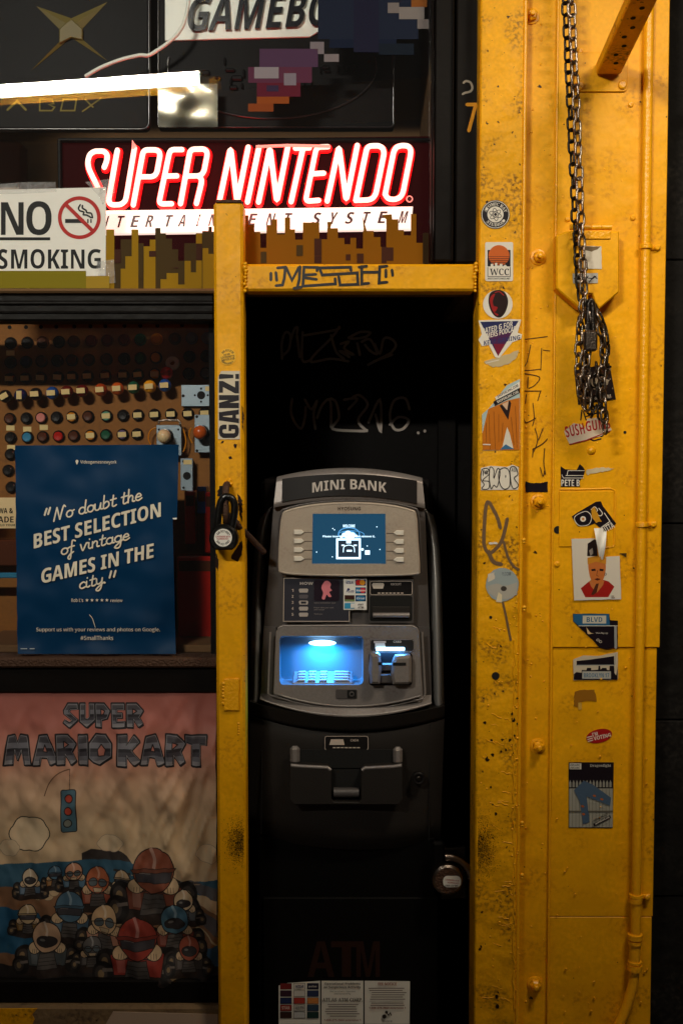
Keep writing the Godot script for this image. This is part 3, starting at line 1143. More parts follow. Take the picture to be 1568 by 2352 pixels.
	k.line(smooth(V([1148, 1212, 1142, 1190, 1132, 1170, 1122, 1154, 1116, 1160, 1112, 1200, 1111, 1250, 1122, 1270, 1136, 1262, 1150, 1245, 1158, 1220, 1164, 1192])), 8, grey)
	k.line(smooth(V([1122, 1268, 1132, 1290, 1150, 1296])), 9, grey)
	k.line(smooth(V([1156, 1245, 1166, 1280, 1178, 1300, 1190, 1308])), 6, grey)
	k.line(smooth(V([1154, 1384, 1160, 1410, 1166, 1440, 1172, 1470])), 5, grey)
	k.line(V([1124, 1248, 1130, 1248]), 5, rgb(220, 214, 205))
	k.line(V([1134, 1247, 1140, 1248]), 5, rgb(220, 214, 205))
	dark_speckle(flange, 1104, 1945, 30, 56, 1097, 1192, 0.0007, 62)
	part(flange, "graffiti", k.geo, mats.ink, "grey paint marker scribble on the flange")
	k = ink(ZC + 0.0006)
	var pen := rgb(60, 38, 22)
	for q in [[1218, 792, 1210, 830, 1202, 850, 1240, 848], [1200, 780, 1256, 773], [1243, 800, 1241, 850], [1246, 804, 1262, 806], [1202, 852, 1202, 878], [1212, 866, 1211, 890], [1204, 858, 1238, 866, 1228, 884, 1214, 892], [1204, 898, 1242, 898], [1208, 906, 1206, 926], [1240, 900, 1234, 920], [1223, 926, 1226, 960, 1222, 978], [1200, 944, 1206, 970, 1230, 960], [1228, 984, 1234, 1010, 1226, 1036], [1246, 984, 1236, 1010], [1222, 1032, 1244, 1020, 1256, 1008], [1250, 1030, 1248, 1060, 1252, 1090], [1240, 1074, 1246, 1094, 1250, 1080], [1224, 1030, 1222, 1050]]:
		k.line(smooth(V(q), false, 4), 1.9, pen)
	part(t, "graffiti", k.geo, mats.ink, "thin dark pen scrawl down the channel")

func window_panels() -> void:
	var z := -0.20
	# left console-shell panel with a four-pointed star
	var t := thing("shell_panel", "glossy black moulded panel with a big olive four-pointed star", "panel", P(150, 150, z))
	var g := Geo.new()
	pprism(g, rrect(-250, -140, 342, 296, 14), z, 0.03, 0.004)
	part(t, "face", g, mats.shell)
	g = Geo.new()
	var rim := []
	for p in rrect(-240, -130, 343, 297, 16):
		rim.append(P(p.x, p.y, z + 0.002))
	g.tube(rim, 0.0045, 8, true)
	part(t, "rim", g, mats.shell_satin)
	# star: each arm folded along its ridge
	g = Geo.new()
	var c := Vector2(164, 58)
	for arm in [[[84, 14], [136, 66], [164, 42]], [[248, 4], [164, 42], [190, 66]], [[70, 164], [164, 86], [136, 100]], [[250, 142], [190, 92], [164, 86]]]:
		var tip := P(arm[0][0], arm[0][1], z + 0.0015)
		var s1 := P(arm[1][0], arm[1][1], z + 0.0015)
		var s2 := P(arm[2][0], arm[2][1], z + 0.0015)
		var m := P((c.x * 2 + arm[1][0] + arm[2][0]) / 4, (c.y * 2 + arm[1][1] + arm[2][1]) / 4, z + 0.007)
		for q in [[tip, s1, m], [tip, m, s2]]:
			if (q[1] - q[0]).cross(q[2] - q[0]).z > 0:
				g.tri(q[0], q[1], q[2])
			else:
				g.tri(q[0], q[2], q[1])
		if arm[0][1] > 60:
			g.col = Color(1, 1, 1)
	var body := []
	for p in V([136, 66, 164, 42, 190, 66, 190, 92, 164, 86, 136, 100]):
		body.append(p)
	pprism(g, body, z + 0.008, 0.006, 0.002)
	part(t, "star", g, mats.olive)
	var k := ink(z + 0.001)
	k.line(V([18, 252, 40, 232, 60, 252]), 5, rgb(130, 112, 34))
	for q in [[[92, 228, 120, 228, 124, 238, 112, 240, 126, 246, 120, 254, 92, 254], true], [[146, 228, 176, 228, 172, 254, 140, 254], true], [[196, 228, 214, 246], false], [[232, 226, 190, 256], false]]:
		k.line(V(q[0]), 3.5, rgb(120, 104, 34), q[1])
	part(t, "lettering", k.geo, mats.ink)
	# right panel: label strip, ring, raised glossy symbols
	t = thing("label_panel", "glossy black moulded panel with a white name strip across its top", "panel", P(650, 150, z))
	g = Geo.new()
	pprism(g, rrect(362, -140, 905, 294, 6), z, 0.03, 0.003)
	part(t, "face", g, mats.shell)
	g = Geo.new()
	rim = []
	for p in rrect(364, -138, 903, 292, 8):
		rim.append(P(p.x, p.y, z + 0.001))
	g.tube(rim, 0.003, 8, true)
	part(t, "rim", g, mats.shell_satin)
	g = Geo.new()
	pprism(g, V([379, -60, 760, -60, 752, 60, 712, 84, 379, 93]), z + 0.006, 0.006, 0.001)
	part(t, "name_strip", g, mats.label_white)
	g = Geo.new()
	var ts := letters("GAMEBO", "b")
	var q := []
	for p in ts:
		var px := Vector2(426 + p.x * 328 + p.y * 14, 72 - p.x * 14 - p.y * 80)
		q.append(px)
	for i in range(0, q.size(), 3):
		g.tri(P(q[i].x, q[i].y, z + 0.014), P(q[i + 1].x, q[i + 1].y, z + 0.014), P(q[i + 2].x, q[i + 2].y, z + 0.014))
	# side walls of the raised letters: every edge that belongs to one triangle only
	var edges := {}
	for i in range(0, q.size(), 3):
		for e in 3:
			var a: Vector2 = q[i + e]
			var b: Vector2 = q[i + (e + 1) % 3]
			var k1 := "%.1f,%.1f|%.1f,%.1f" % [a.x, a.y, b.x, b.y]
			var k2 := "%.1f,%.1f|%.1f,%.1f" % [b.x, b.y, a.x, a.y]
			if edges.has(k2):
				edges.erase(k2)
			else:
				edges[k1] = [a, b]
	for e in edges.values():
		g.quad(P(e[0].x, e[0].y, z + 0.006), P(e[1].x, e[1].y, z + 0.006), P(e[1].x, e[1].y, z + 0.014), P(e[0].x, e[0].y, z + 0.014))
	part(t, "lettering", g, mats.label_ink)
	g = Geo.new()
	var arc := []
	for i in 40:
		var an := deg_to_rad(-10 + 200.0 * i / 39)
		arc.append(P(625 + 240 * cos(an), 152 + 120 * sin(an), z + 0.002))
	g.tube(arc, 0.003, 8)
	part(t, "ring", g, mats.shell_satin)
	for s in [[472, 166, 20, 12], [500, 178, 14, 8], [516, 140, 5, 18], [528, 160, 24, 8], [530, 186, 5, 16], [544, 178, 26, 12], [556, 196, 5, 14], [536, 200, 20, 10], [736, 160, 4, 16], [748, 154, 18, 10], [752, 162, 16, 6], [776, 158, 4, 18], [796, 158, 4, 16], [814, 158, 4, 14], [700, 196, 4, 14], [716, 194, 4, 14], [560, 168, 5, 20], [486, 196, 14, 6]]:
		g = Geo.new()
		pbox(g, s[0] - s[2] / 2.0, s[1] - s[3] / 2.0, s[0] + s[2] / 2.0, s[1] + s[3] / 2.0, z + 0.008, 0.009, 0.003)
		part(t, "raised_mark", g, mats.shell)
	# plain patchwork of coloured squares on the glass
	t = thing("pixel_patchwork", "patchwork of purple, grey, orange and navy square film pieces on the upper pane", "window film", P(760, 100, ZG + 0.002))
	k = ink(ZG + 0.0012)
	for s in [[730, -20, 960, 90, rgb(30, 38, 62)], [756, 90, 910, 110, rgb(26, 34, 56)], [812, -20, 870, 120, rgb(34, 36, 58)], [870, 100, 950, 126, rgb(24, 28, 46)], [712, 96, 744, 124, rgb(146, 134, 140)], [744, 124, 778, 142, rgb(150, 138, 140)], [596, 112, 730, 154, rgb(92, 62, 92)], [570, 154, 716, 190, rgb(104, 50, 76)], [590, 190, 690, 222, rgb(110, 30, 52)], [584, 154, 640, 180, rgb(168, 156, 164)], [652, 168, 680, 196, rgb(150, 138, 150)], [612, 196, 640, 210, rgb(60, 44, 78)], [590, 222, 664, 238, rgb(170, 82, 32)], [570, 238, 628, 256, rgb(162, 76, 28)], [916, 16, 974, 44, rgb(150, 140, 138)], [944, -14, 980, 16, rgb(158, 92, 40)], [958, 44, 984, 66, rgb(140, 130, 128)], [890, 6, 916, 30, rgb(140, 130, 128)]]:
		k.rect(s[0], s[1], s[2], s[3], s[4].darkened(0.22))
	part(t, "squares", k.geo, mats.film_ink)
	# curved glint off the panel rim, put in as a thin white tube
	t = thing("glint_strip", "thin white tube put in as a curved glint behind the upper pane beside the star panel", "glint", P(270, 150, z + 0.06))
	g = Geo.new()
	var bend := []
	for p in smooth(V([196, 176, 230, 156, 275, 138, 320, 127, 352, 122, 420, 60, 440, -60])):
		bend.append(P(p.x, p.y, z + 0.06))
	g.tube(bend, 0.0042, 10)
	part(t, "glint_tube", g, mats.label_white)
	# crumpled clear film that mirrors the lamps
	t = thing("crumpled_foil", "crumpled mirror-like plastic scrap hanging behind the upper pane", "plastic scrap", P(432, 240, z + 0.05))
	g = Geo.new()
	var nz := FastNoiseLite.new()
	nz.frequency = 0.006
	nz.fractal_octaves = 2
	nz.seed = 9
	var rowsg := []
	for i in 26:
		var line := []
		for j in 30:
			var u := 364.0 + 136.0 * j / 29
			var v := 192.0 + 100.0 * i / 25
			line.append(P(u, v, z + 0.045 + 0.0020 * nz.get_noise_2d(u, v * 1.4)))
		rowsg.append(line)
	g.grid(rowsg)
	part(t, "sheet", g, mats.foil)

func neon_sign() -> void:
	var z := -0.19
	var t := thing("neon_sign", "red glowing sign with white-hot slanted tube lettering inside the window", "neon sign", P(540, 430, z))
	var g := Geo.new()
	pprism(g, V([139, 322, 986, 312, 986, 640, 139, 640]), z, 0.05, 0.003)
	part(t, "panel", g, mats.neon_panel)
	g = Geo.new()
	for e in [[134, 316, 990, 324], [134, 318, 142, 650]]:
		pbox(g, e[0], e[1], e[2], e[3], z + 0.014, 0.07, 0.002)
	part(t, "frame", g, mats.shell)
	# letters as bent tubes: strokes in photo pixels
	var A := func(list: Array) -> Array:   # first crop
		var out := []
		for p in V(list):
			out.append(Vector2(p.x * 0.3515, 298.6 + p.y * 0.3515))
		return out
	var B := func(list: Array) -> Array:   # second crop
		var out := []
		for p in V(list):
			out.append(Vector2(459.3 + p.x * 0.4101, 298.6 + p.y * 0.4101))
		return out
	var glyphs := [
		[A.call([682, 244, 700, 200, 702, 160, 680, 138, 620, 138, 588, 158, 574, 205, 580, 250, 606, 306, 640, 372, 664, 430, 655, 470, 630, 486, 600, 486])],
		[A.call([768, 132, 712, 452, 716, 480, 740, 490, 790, 488, 818, 466, 826, 440, 880, 116])],
		[A.call([872, 490, 938, 130, 1020, 130, 1042, 142, 1046, 168, 1026, 276, 1012, 298, 990, 306, 912, 306])],
		[A.call([1190, 128, 1112, 128, 1038, 484, 1122, 482]), A.call([1078, 302, 1156, 300])],
		[A.call([1180, 482, 1244, 126, 1330, 124, 1352, 138, 1354, 164, 1334, 268, 1318, 292, 1296, 300, 1218, 302]), A.call([1296, 302, 1318, 318, 1316, 350, 1284, 480])],
		[B.call([108, 404, 172, 98, 208, 406, 270, 96])],
		[B.call([266, 404, 330, 98])],
		[B.call([328, 404, 392, 96, 430, 404, 492, 92])],
		[B.call([510, 402, 576, 104]), B.call([534, 102, 612, 100])],
		[B.call([716, 94, 652, 96, 590, 400, 664, 394]), B.call([628, 246, 692, 242])],
		[B.call([712, 398, 778, 90, 818, 398, 880, 86])],
		[B.call([872, 394, 936, 90, 1000, 88, 1024, 102, 1030, 130, 984, 356, 968, 382, 944, 392, 872, 394])],
		[B.call([1036, 360, 1084, 120, 1098, 96, 1130, 86, 1166, 90, 1180, 110, 1178, 140, 1136, 352, 1120, 378, 1090, 390, 1052, 386, 1036, 360])],
	]
	for strokes in glyphs:
		g = Geo.new()
		var edge := Geo.new()
		for s in strokes:
			var w := []
			for p in s:
				w.append(P(p.x, p.y, z + 0.022))
			w = rounded(w, 0.010)
			g.tube(w, 0.0060, 8)
			for p in [w[0], w[-1]]:
				g.ball(p, 0.0060, 8)
			var flat := []
			for p in w:
				flat.append(Vector3(p.x, p.y, z + 0.006))
			edge.tube(flat, 0.0102, 8)
			for p in [flat[0], flat[-1]]:
				edge.ball(p, 0.0102, 8)
		var l := part(t, "letter_tube", g, mats.neon_white)
		part(l, "red_channel", edge, mats.neon_red)
	# loose end of tube along the top and the spike on the first word
	g = Geo.new()
	g.tube([P(588, 337, z + 0.03), P(660, 334, z + 0.03), P(758, 336, z + 0.03)], 0.0034, 8)
	g.tube([P(306, 342, z + 0.03), P(306, 324, z + 0.03), P(312, 338, z + 0.03)], 0.0034, 8)
	part(t, "bent_tube", g, mats.neon_rose)
	# ring mark
	g = Geo.new()
	var ring := []
	for p in oval(940, 457, 6.6, 6.6, 18):
		ring.append(P(p.x, p.y, z + 0.012))
	g.tube(ring, 0.0014, 6, true)
	part(t, "ring_mark", g, mats.neon_rose)
	# lit bar with red lettering
	g = Geo.new()
	pprism(g, V([196, 484, 948, 474, 944, 527, 196, 538]), z + 0.018, 0.02, 0.002)
	var bar := part(t, "lit_bar", g, mats.neon_bar)
	var k := ink(z + 0.0182)
	for c in [["E", 208], ["N", 240], ["T", 276], ["E", 311], ["R", 345], ["T", 387], ["A", 420], ["I", 456], ["N", 490], ["M", 536], ["E", 580], ["N", 622], ["T", 660], ["S", 727], ["Y", 765], ["S", 803], ["T", 840], ["E", 878], ["M", 926]]:
		k.text(c[0], c[1], 509.0 - (c[1] - 276) * 0.0165, 4 if c[0] == "I" else 16, 27, rgb(120, 14, 14), {"font": "b", "shear": 0.28})
	k.text("R", 940, 457, 5, 6, rgb(255, 150, 140))
	part(bar, "lettering", k.geo, mats.neon_letter)
	var o := OmniLight3D.new()
	o.name = "light"
	t.add_child(o)
	o.position = Vector3(0, 0, 0.07)
	o.light_energy = 0.035
	o.light_color = Color(1.0, 0.15, 0.12)
	o.light_size = 0.04
	o.omni_range = 6.0
	o.shadow_enabled = true

func rounded(pts: Array, r: float) -> Array:   # a polyline with its corners rounded
	var out := [pts[0]]
	for i in range(1, pts.size() - 1):
		var a: Vector3 = pts[i - 1]
		var b: Vector3 = pts[i]
		var c: Vector3 = pts[i + 1]
		var d := minf(r, minf(a.distance_to(b), b.distance_to(c)) * 0.45)
		var p := b + (a - b).normalized() * d
		var q := b + (c - b).normalized() * d
		for s in 5:
			var f := s / 4.0
			out.append(p.lerp(b, f).lerp(b.lerp(q, f), f))
	out.append(pts[-1])
	return out

func pixel_film() -> void:
	var t := thing("pixel_film", "jagged yellow and brown square-pixel film along the foot of the upper pane", "window film", P(500, 600, ZG + 0.002))
	var A := func(x: float) -> float: return x * 0.3515
	var Av := func(y: float) -> float: return 298.6 + y * 0.3515
	var B := func(x: float) -> float: return 459.3 + x * 0.4101
	var Bv := func(y: float) -> float: return 298.6 + y * 0.4101
	var olive := rgb(148, 112, 16)
	var brown := rgb(68, 50, 28)
	var deep := rgb(66, 36, 28)
	var k := ink(ZG + 0.001)
	var low := 664.0
	for s in [[748, 790, 870, brown], [790, 862, 715, brown], [860, 905, 650, brown], [905, 940, 740, brown], [940, 1015, 760, brown], [1015, 1050, 640, brown], [1050, 1085, 675, brown], [1085, 1125, 710, brown], [1125, 1165, 780, brown], [1165, 1205, 855, brown], [1205, 1280, 740, brown], [1280, 1322, 674, brown], [1322, 1362, 660, brown], [1362, 1385, 632, brown], [1385, 1405, 665, brown]]:
		k.rect(A.call(s[0]), Av.call(s[2]), A.call(s[1]), low, s[3])
	for s in [[695, 748, 650], [790, 820, 906], [820, 862, 825], [862, 905, 650], [940, 980, 760], [980, 1017, 716], [1050, 1090, 975], [1090, 1165, 935], [1165, 1207, 1010], [1207, 1247, 855], [1247, 1282, 930], [1282, 1320, 676], [1325, 1362, 772], [1362, 1402, 810]]:
		k.rect(A.call(s[0]), Av.call(s[2]), A.call(s[1]), low, olive)
	for s in [[905, 936, 824, 972], [748, 790, 780, 868], [975, 1020, 790, 828], [1135, 1165, 896, 905], [1282, 1320, 742, 852]]:
		k.rect(A.call(s[0]), Av.call(s[2]), A.call(s[1]), Av.call(s[3]), brown if s[0] == 905 else deep)
	var warm := rgb(128, 80, 12)
	for s in [[248, 272, 478], [272, 305, 530], [305, 338, 570], [338, 372, 660], [372, 402, 532], [402, 432, 500], [432, 475, 585], [475, 505, 490], [505, 532, 556], [532, 576, 614], [576, 668, 518], [668, 680, 612], [680, 712, 612], [712, 772, 550], [772, 808, 605], [808, 842, 640], [842, 874, 604], [874, 912, 664], [912, 972, 565], [972, 1010, 600], [1010, 1042, 654], [1042, 1110, 500], [1110, 1140, 560], [1140, 1180, 590], [1180, 1210, 470], [1210, 1246, 632], [1246, 1280, 576]]:
		k.rect(B.call(s[0]), Bv.call(s[2]), B.call(s[1]), low, warm if s[0] < 1246 else rgb(52, 34, 18))
	k.poly([Vector2(B.call(910), Bv.call(480)), Vector2(B.call(934), Bv.call(570)), Vector2(B.call(916), Bv.call(570))], warm)
	k.poly([Vector2(B.call(712), Bv.call(515)), Vector2(B.call(738), Bv.call(514)), Vector2(B.call(730), Bv.call(552)), Vector2(B.call(714), Bv.call(552))], warm)
	k.poly([Vector2(B.call(1015), Bv.call(476)), Vector2(B.call(1072), Bv.call(472)), Vector2(B.call(1076), Bv.call(502)), Vector2(B.call(1044), Bv.call(502))], warm)
	for s in [[340, 372, 682, 745], [540, 576, 645, 705], [640, 680, 608, 705], [640, 680, 706, 745], [816, 842, 696, 730], [878, 915, 692, 745], [1016, 1044, 654, 745], [1040, 1082, 658, 732]]:
		k.rect(B.call(s[0]), Bv.call(s[2]), B.call(s[1]), Bv.call(s[3]), brown if s[0] in [340, 540] else deep)
	k.rect(-20, 622, 198, 662, rgb(126, 114, 24))
	k.rect(198, 634, 252, 662, rgb(158, 128, 40))
	part(t, "squares", k.geo, mats.film_ink)

# ---------------------------------------------------------------- the board of knobs and buttons behind the lower pane
func display_board() -> void:
	var z := -0.33
	var t := thing("display_board", "yellow-brown display board with rows of drilled holes behind the lower pane", "display board", P(250, 1100, z))
	var g := Geo.new()
	pbox(g, -60, 738, 545, 1520, z, 0.02, 0.002)
	part(t, "board", g, mats.board)
	var hole := Geo.new()
	hole.lathe([Vector2(0.005, -0.004), Vector2(0.005, 0.0006), Vector2(0.0, 0.0006)], Transform3D(), 12)
	var hm := hole.mesh()
	var X := func(x: float) -> float: return x * 0.3515
	var Y := func(y: float) -> float: return 666.0 + y * 0.3515
	for x in [65, 172, 270, 370, 487, 593, 690, 815, 918, 1030, 1190]:
		piece(t, "hole", hm, mats.hole, Transform3D(Basis(), P(X.call(x), 752.0 - x * 0.004, z)))
	var cols := {
		"black": Color(0.10, 0.09, 0.09), "grey": Color(0.42, 0.40, 0.39), "amber": Color(0.78, 0.48, 0.08), "pink": Color(0.80, 0.48, 0.44), "green": Color(0.10, 0.32, 0.22), "pale green": Color(0.35, 0.56, 0.46), "blue": Color(0.10, 0.28, 0.55), "sky blue": Color(0.20, 0.48, 0.62), "dark red": Color(0.36, 0.07, 0.05), "red": Color(0.66, 0.10, 0.06), "orange": Color(0.74, 0.32, 0.10), "rust orange": Color(0.62, 0.24, 0.06), "brown": Color(0.30, 0.15, 0.08), "violet": Color(0.36, 0.30, 0.44), "white": Color(0.82, 0.80, 0.76), "yellow": Color(0.88, 0.58, 0.08), "navy": Color(0.08, 0.12, 0.28), "cream": Color(0.86, 0.76, 0.58)}
	var colm := {}
	for c in cols:
		colm[c] = mat("knob " + c, cols[c], 0.25, 0.0)
	var ring := Geo.new()
	ring.lathe([Vector2(0.0148, 0.0), Vector2(0.0148, 0.005), Vector2(0.0125, 0.008), Vector2(0.0115, 0.007)], Transform3D(), 20)
	var ringm := ring.mesh()
	var plunger := Geo.new()
	plunger.lathe([Vector2(0.0112, 0.004), Vector2(0.011, 0.011), Vector2(0.009, 0.0128), Vector2(0.0, 0.0122)], Transform3D(), 18)
	var plungerm := plunger.mesh()
	var stalk := Geo.new()
	stalk.lathe([Vector2(0.0045, 0.0), Vector2(0.0045, 0.03)], Transform3D(), 10)
	var stalkm := stalk.mesh()
	var ballg := Geo.new()
	ballg.ball(Vector3(0, 0, 0.034), 0.0158, 18)
	var ballm := ballg.mesh()
	var tag := Geo.new()
	tag.box(Vector3.ZERO, Vector3(0.020, 0.0125, 0.0006))
	var tagm := tag.mesh()
	var tag_mat := mat("price_tag", Color(0.84, 0.74, 0.50), 0.7)
	var ordinal := ["first", "second", "third", "fourth", "fifth", "sixth", "seventh", "eighth", "ninth", "tenth", "eleventh", "twelfth", "thirteenth"]
	var put := func(x: float, y: float, color: String, kind: String, tagged: bool, rot: float, place: String) -> void:
		var at := P(X.call(x), Y.call(y), z)
		if kind == "ball":
			var n := thing("joystick_knob", "round %s joystick knob, %s" % [color, place], "joystick knob", at, "joystick knobs on the display board")
			piece(n, "stalk", stalkm, mats.steel_dark, Transform3D(Basis(), at))
			piece(n, "knob", ballm, colm[color], Transform3D(Basis(), at))
			if tagged:
				piece(n, "price_tag", tagm, tag_mat, Transform3D(Basis(Vector3.BACK, rot), at + Vector3(0, 0, 0.0505)))
		else:
			var n := thing("push_button", "%s%s push button, %s" % ["price-tagged " if tagged else "", color, place], "push button", at, "push buttons on the display board")
			piece(n, "rim", ringm, colm["black" if kind == "ring" else color], Transform3D(Basis(), at))
			piece(n, "plunger", plungerm, colm[color], Transform3D(Basis(), at))
			if tagged:
				piece(n, "price_tag", tagm, tag_mat, Transform3D(Basis(Vector3.BACK, rot), at + Vector3(0, 0, 0.0132)))
	var r := RandomNumberGenerator.new()
	r.seed = 8
	var row := ["black", "black", "brown", "black", "brown", "dark red", "dark red", "dark red", "green", "amber", "brown", "grey", "grey"]
	var xs := [75, 183, 283, 390, 487, 600, 705, 815, 920, 1027, 1145, 1255, 1357]
	for i in 13:
		put.call(xs[i], 348 - i * 2.8, row[i], "plain", false, 0.0, ordinal[12 - i] + " from the yellow post in the board's top row")
	row = ["black", "navy", "brown", "black", "brown", "brown", "brown", "black", "green", "amber", "", "black", "black"]
	xs = [75, 175, 277, 380, 475, 585, 700, 815, 920, 1022, 1130, 1240, 1350]
	for i in 13:
		if row[i]:
			put.call(xs[i], 474 - i * 3.4, row[i], "ring", false, 0.0, ordinal[12 - i] + " from the yellow post in the board's second row")
	xs = [70, 172, 272, 383, 475, 577, 693, 808, 905, 1015, 1235, 1347]
	row = ["black", "black", "brown", "black", "black", "black", "dark red", "brown", "green", "amber", "black", "grey"]
	for i in 12:
		put.call(xs[i], 582 - i * 3.4, row[i], "ring", i < 10, r.randf_range(-0.1, 0.1), ordinal[11 - i] + " from the yellow post in the row above the knobs")
	xs = [66, 165, 262, 368, 462, 560, 680, 788, 892, 996, 1094]
	row = ["black", "navy", "black", "blue", "dark red", "dark red", "rust orange", "orange", "green", "yellow", "blue"]
	for i in 11:
		put.call(xs[i], 700 - i * 7.0, row[i], "ball", true, 0.5 if i == 0 else (1.57 if i == 1 else 0.05), ordinal[10 - i] + " from the yellow post in the row of knobs")
	put.call(1105.0, 550.0, "red", "ball", false, 0.0, "without a tag under the white washer")
	xs = [70, 178, 275, 375, 475, 580, 700, 808, 905, 1013, 1120, 1230, 1340]
	row = ["brown", "black", "pink", "black", "amber", "brown", "pale green", "black", "black", "black", "black", "black", "black"]
	for i in 13:
		put.call(xs[i], 842 - i * 3.0, row[i], "ring", i in [4, 6, 8, 9, 10, 11, 12], 0.05, ordinal[12 - i] + " from the yellow post in the row below the knobs")
	xs = [75, 185, 285, 388, 487, 597, 697, 805, 900]
	row = ["black", "sky blue", "brown", "red", "brown", "amber", "green", "violet", "black"]
	for i in 9:
		put.call(xs[i], 966 - i * 3.0, row[i], "ring", i in [5, 7, 8], 0.05, ordinal[8 - i] + " from the cream ball top in the lowest row")
	for p in [[75, 1075, "upper"], [60, 1180, "middle"], [80, 1290, "lower"]]:
		put.call(p[0], p[1], "black", "ring", false, 0.0, p[2] + " of three beside the blue poster's edge")
	for p in [[70, 412], [70, 902], [180, 910], [288, 898], [75, 1030]]:
		piece(t, "price_tag", tagm, tag_mat, Transform3D(Basis(), P(X.call(p[0]), Y.call(p[1]), z + 0.001)))
	# white washer hung on the board
	g = Geo.new()
	var at := P(X.call(1128), Y.call(478), z + 0.022)
	g.lathe([Vector2(0.0065, -0.006), Vector2(0.0165, -0.006), Vector2(0.0168, 0.002), Vector2(0.014, 0.006), Vector2(0.0065, 0.006), Vector2(0.0065, -0.006)], Transform3D(Basis(Vector3.RIGHT, -0.2), at), 24)
	var n := thing("washer", "white plastic washer ring hung on the display board", "washer", at)
	part(n, "ring", g, colm.white)
	# steel mounting plates, two of them with ball-top sticks
	plate_thing("pale blue steel mounting plate with a round middle hole beside the knobs", [1185, 620, 1402, 760], z + 0.012, [[1315, 688, 27], [1274, 688, 7], [1358, 688, 7], [1315, 645, 7], [1315, 730, 7], [1198, 692, 10]], X, Y, "")
	plate_thing("grey steel joystick mount with a cream ball top and a wire loop", [1024, 882, 1186, 1082], z + 0.035, [[1040, 912, 7], [1166, 912, 7]], X, Y, "cream")
	plate_thing("grey steel joystick mount with an orange ball top beside the yellow post", [1272, 815, 1402, 1062], z + 0.03, [[1287, 828, 9], [1386, 828, 9], [1287, 1050, 9], [1386, 1050, 9]], X, Y, "orange")
	plate_thing("grey drilled steel plate below the orange ball top", [1180, 1100, 1260, 1310], z + 0.03, [[1200, 1120, 8], [1240, 1120, 8], [1222, 1215, 26], [1200, 1292, 8]], X, Y, "")
	# coloured boxes low behind the pane
	for b in [[424, 1128, 448, 1250, "red", "tall red game box behind the pane beside the yellow post"], [452, 1118, 474, 1180, "blue", "small blue box behind the pane beside the yellow post"], [470, 1130, 500, 1270, "red", "narrow red box pressed against the yellow post's edge behind the pane"], [408, 1278, 500, 1478, "red", "wide red carton low behind the pane beside the yellow post"]]:
		g = Geo.new()
		pbox(g, b[0], b[1], b[2], b[3], z + 0.09, 0.06, 0.003)
		n = thing("game_box", b[5], "box", P((b[0] + b[2]) / 2.0, b[3], z + 0.06))
		part(n, "carton", g, colm[b[4]])
		g = Geo.new()
		pbox(g, b[0] + 3, b[1] + 10, b[2] - 3, b[1] + 34, z + 0.0912, 0.001)
		part(n, "label_strip", g, colm.brown)
	# shelf and small sign at the left
	g = Geo.new()
	pbox(g, -60, 1482, 545, 1500, -0.12, 0.22, 0.003)
	n = thing("window_shelf", "brown wooden shelf along the foot of the lower pane", "shelf", P(250, 1490, -0.28))
	part(n, "plank", g, mats.room)
	n = thing("kit_sign", "cream card with black capitals half hidden by the blue poster", "sign", P(10, 1178, z + 0.05))
	g = Geo.new()
	pbox(g, -60, 1143, 60, 1214, z + 0.052, 0.004, 0.001)
	part(n, "card", g, colm.cream)
	var k := ink(z + 0.0525)
	k.text("WA &", 14, 1173, 34, 12, rgb(30, 24, 20))
	k.text("ADE", 14, 1193, 36, 14, rgb(30, 24, 20))
	k.text("BUILD YOUR", 12, 1206, 48, 5, rgb(30, 24, 20))
	part(n, "lettering", k.geo, mats.ink)
	g = Geo.new()
	pbox(g, -60, 1240, 42, 1300, z + 0.06, 0.05, 0.003)
	n = thing("shelf_carton", "dark carton with a pale blue stripe under the cream card", "box", P(0, 1300, z + 0.03))
	part(n, "carton", g, colm.brown)
	g = Geo.new()
	pbox(g, -60, 1316, 45, 1328, z + 0.10, 0.02, 0.002)
	part(n, "stripe", g, colm["sky blue"])

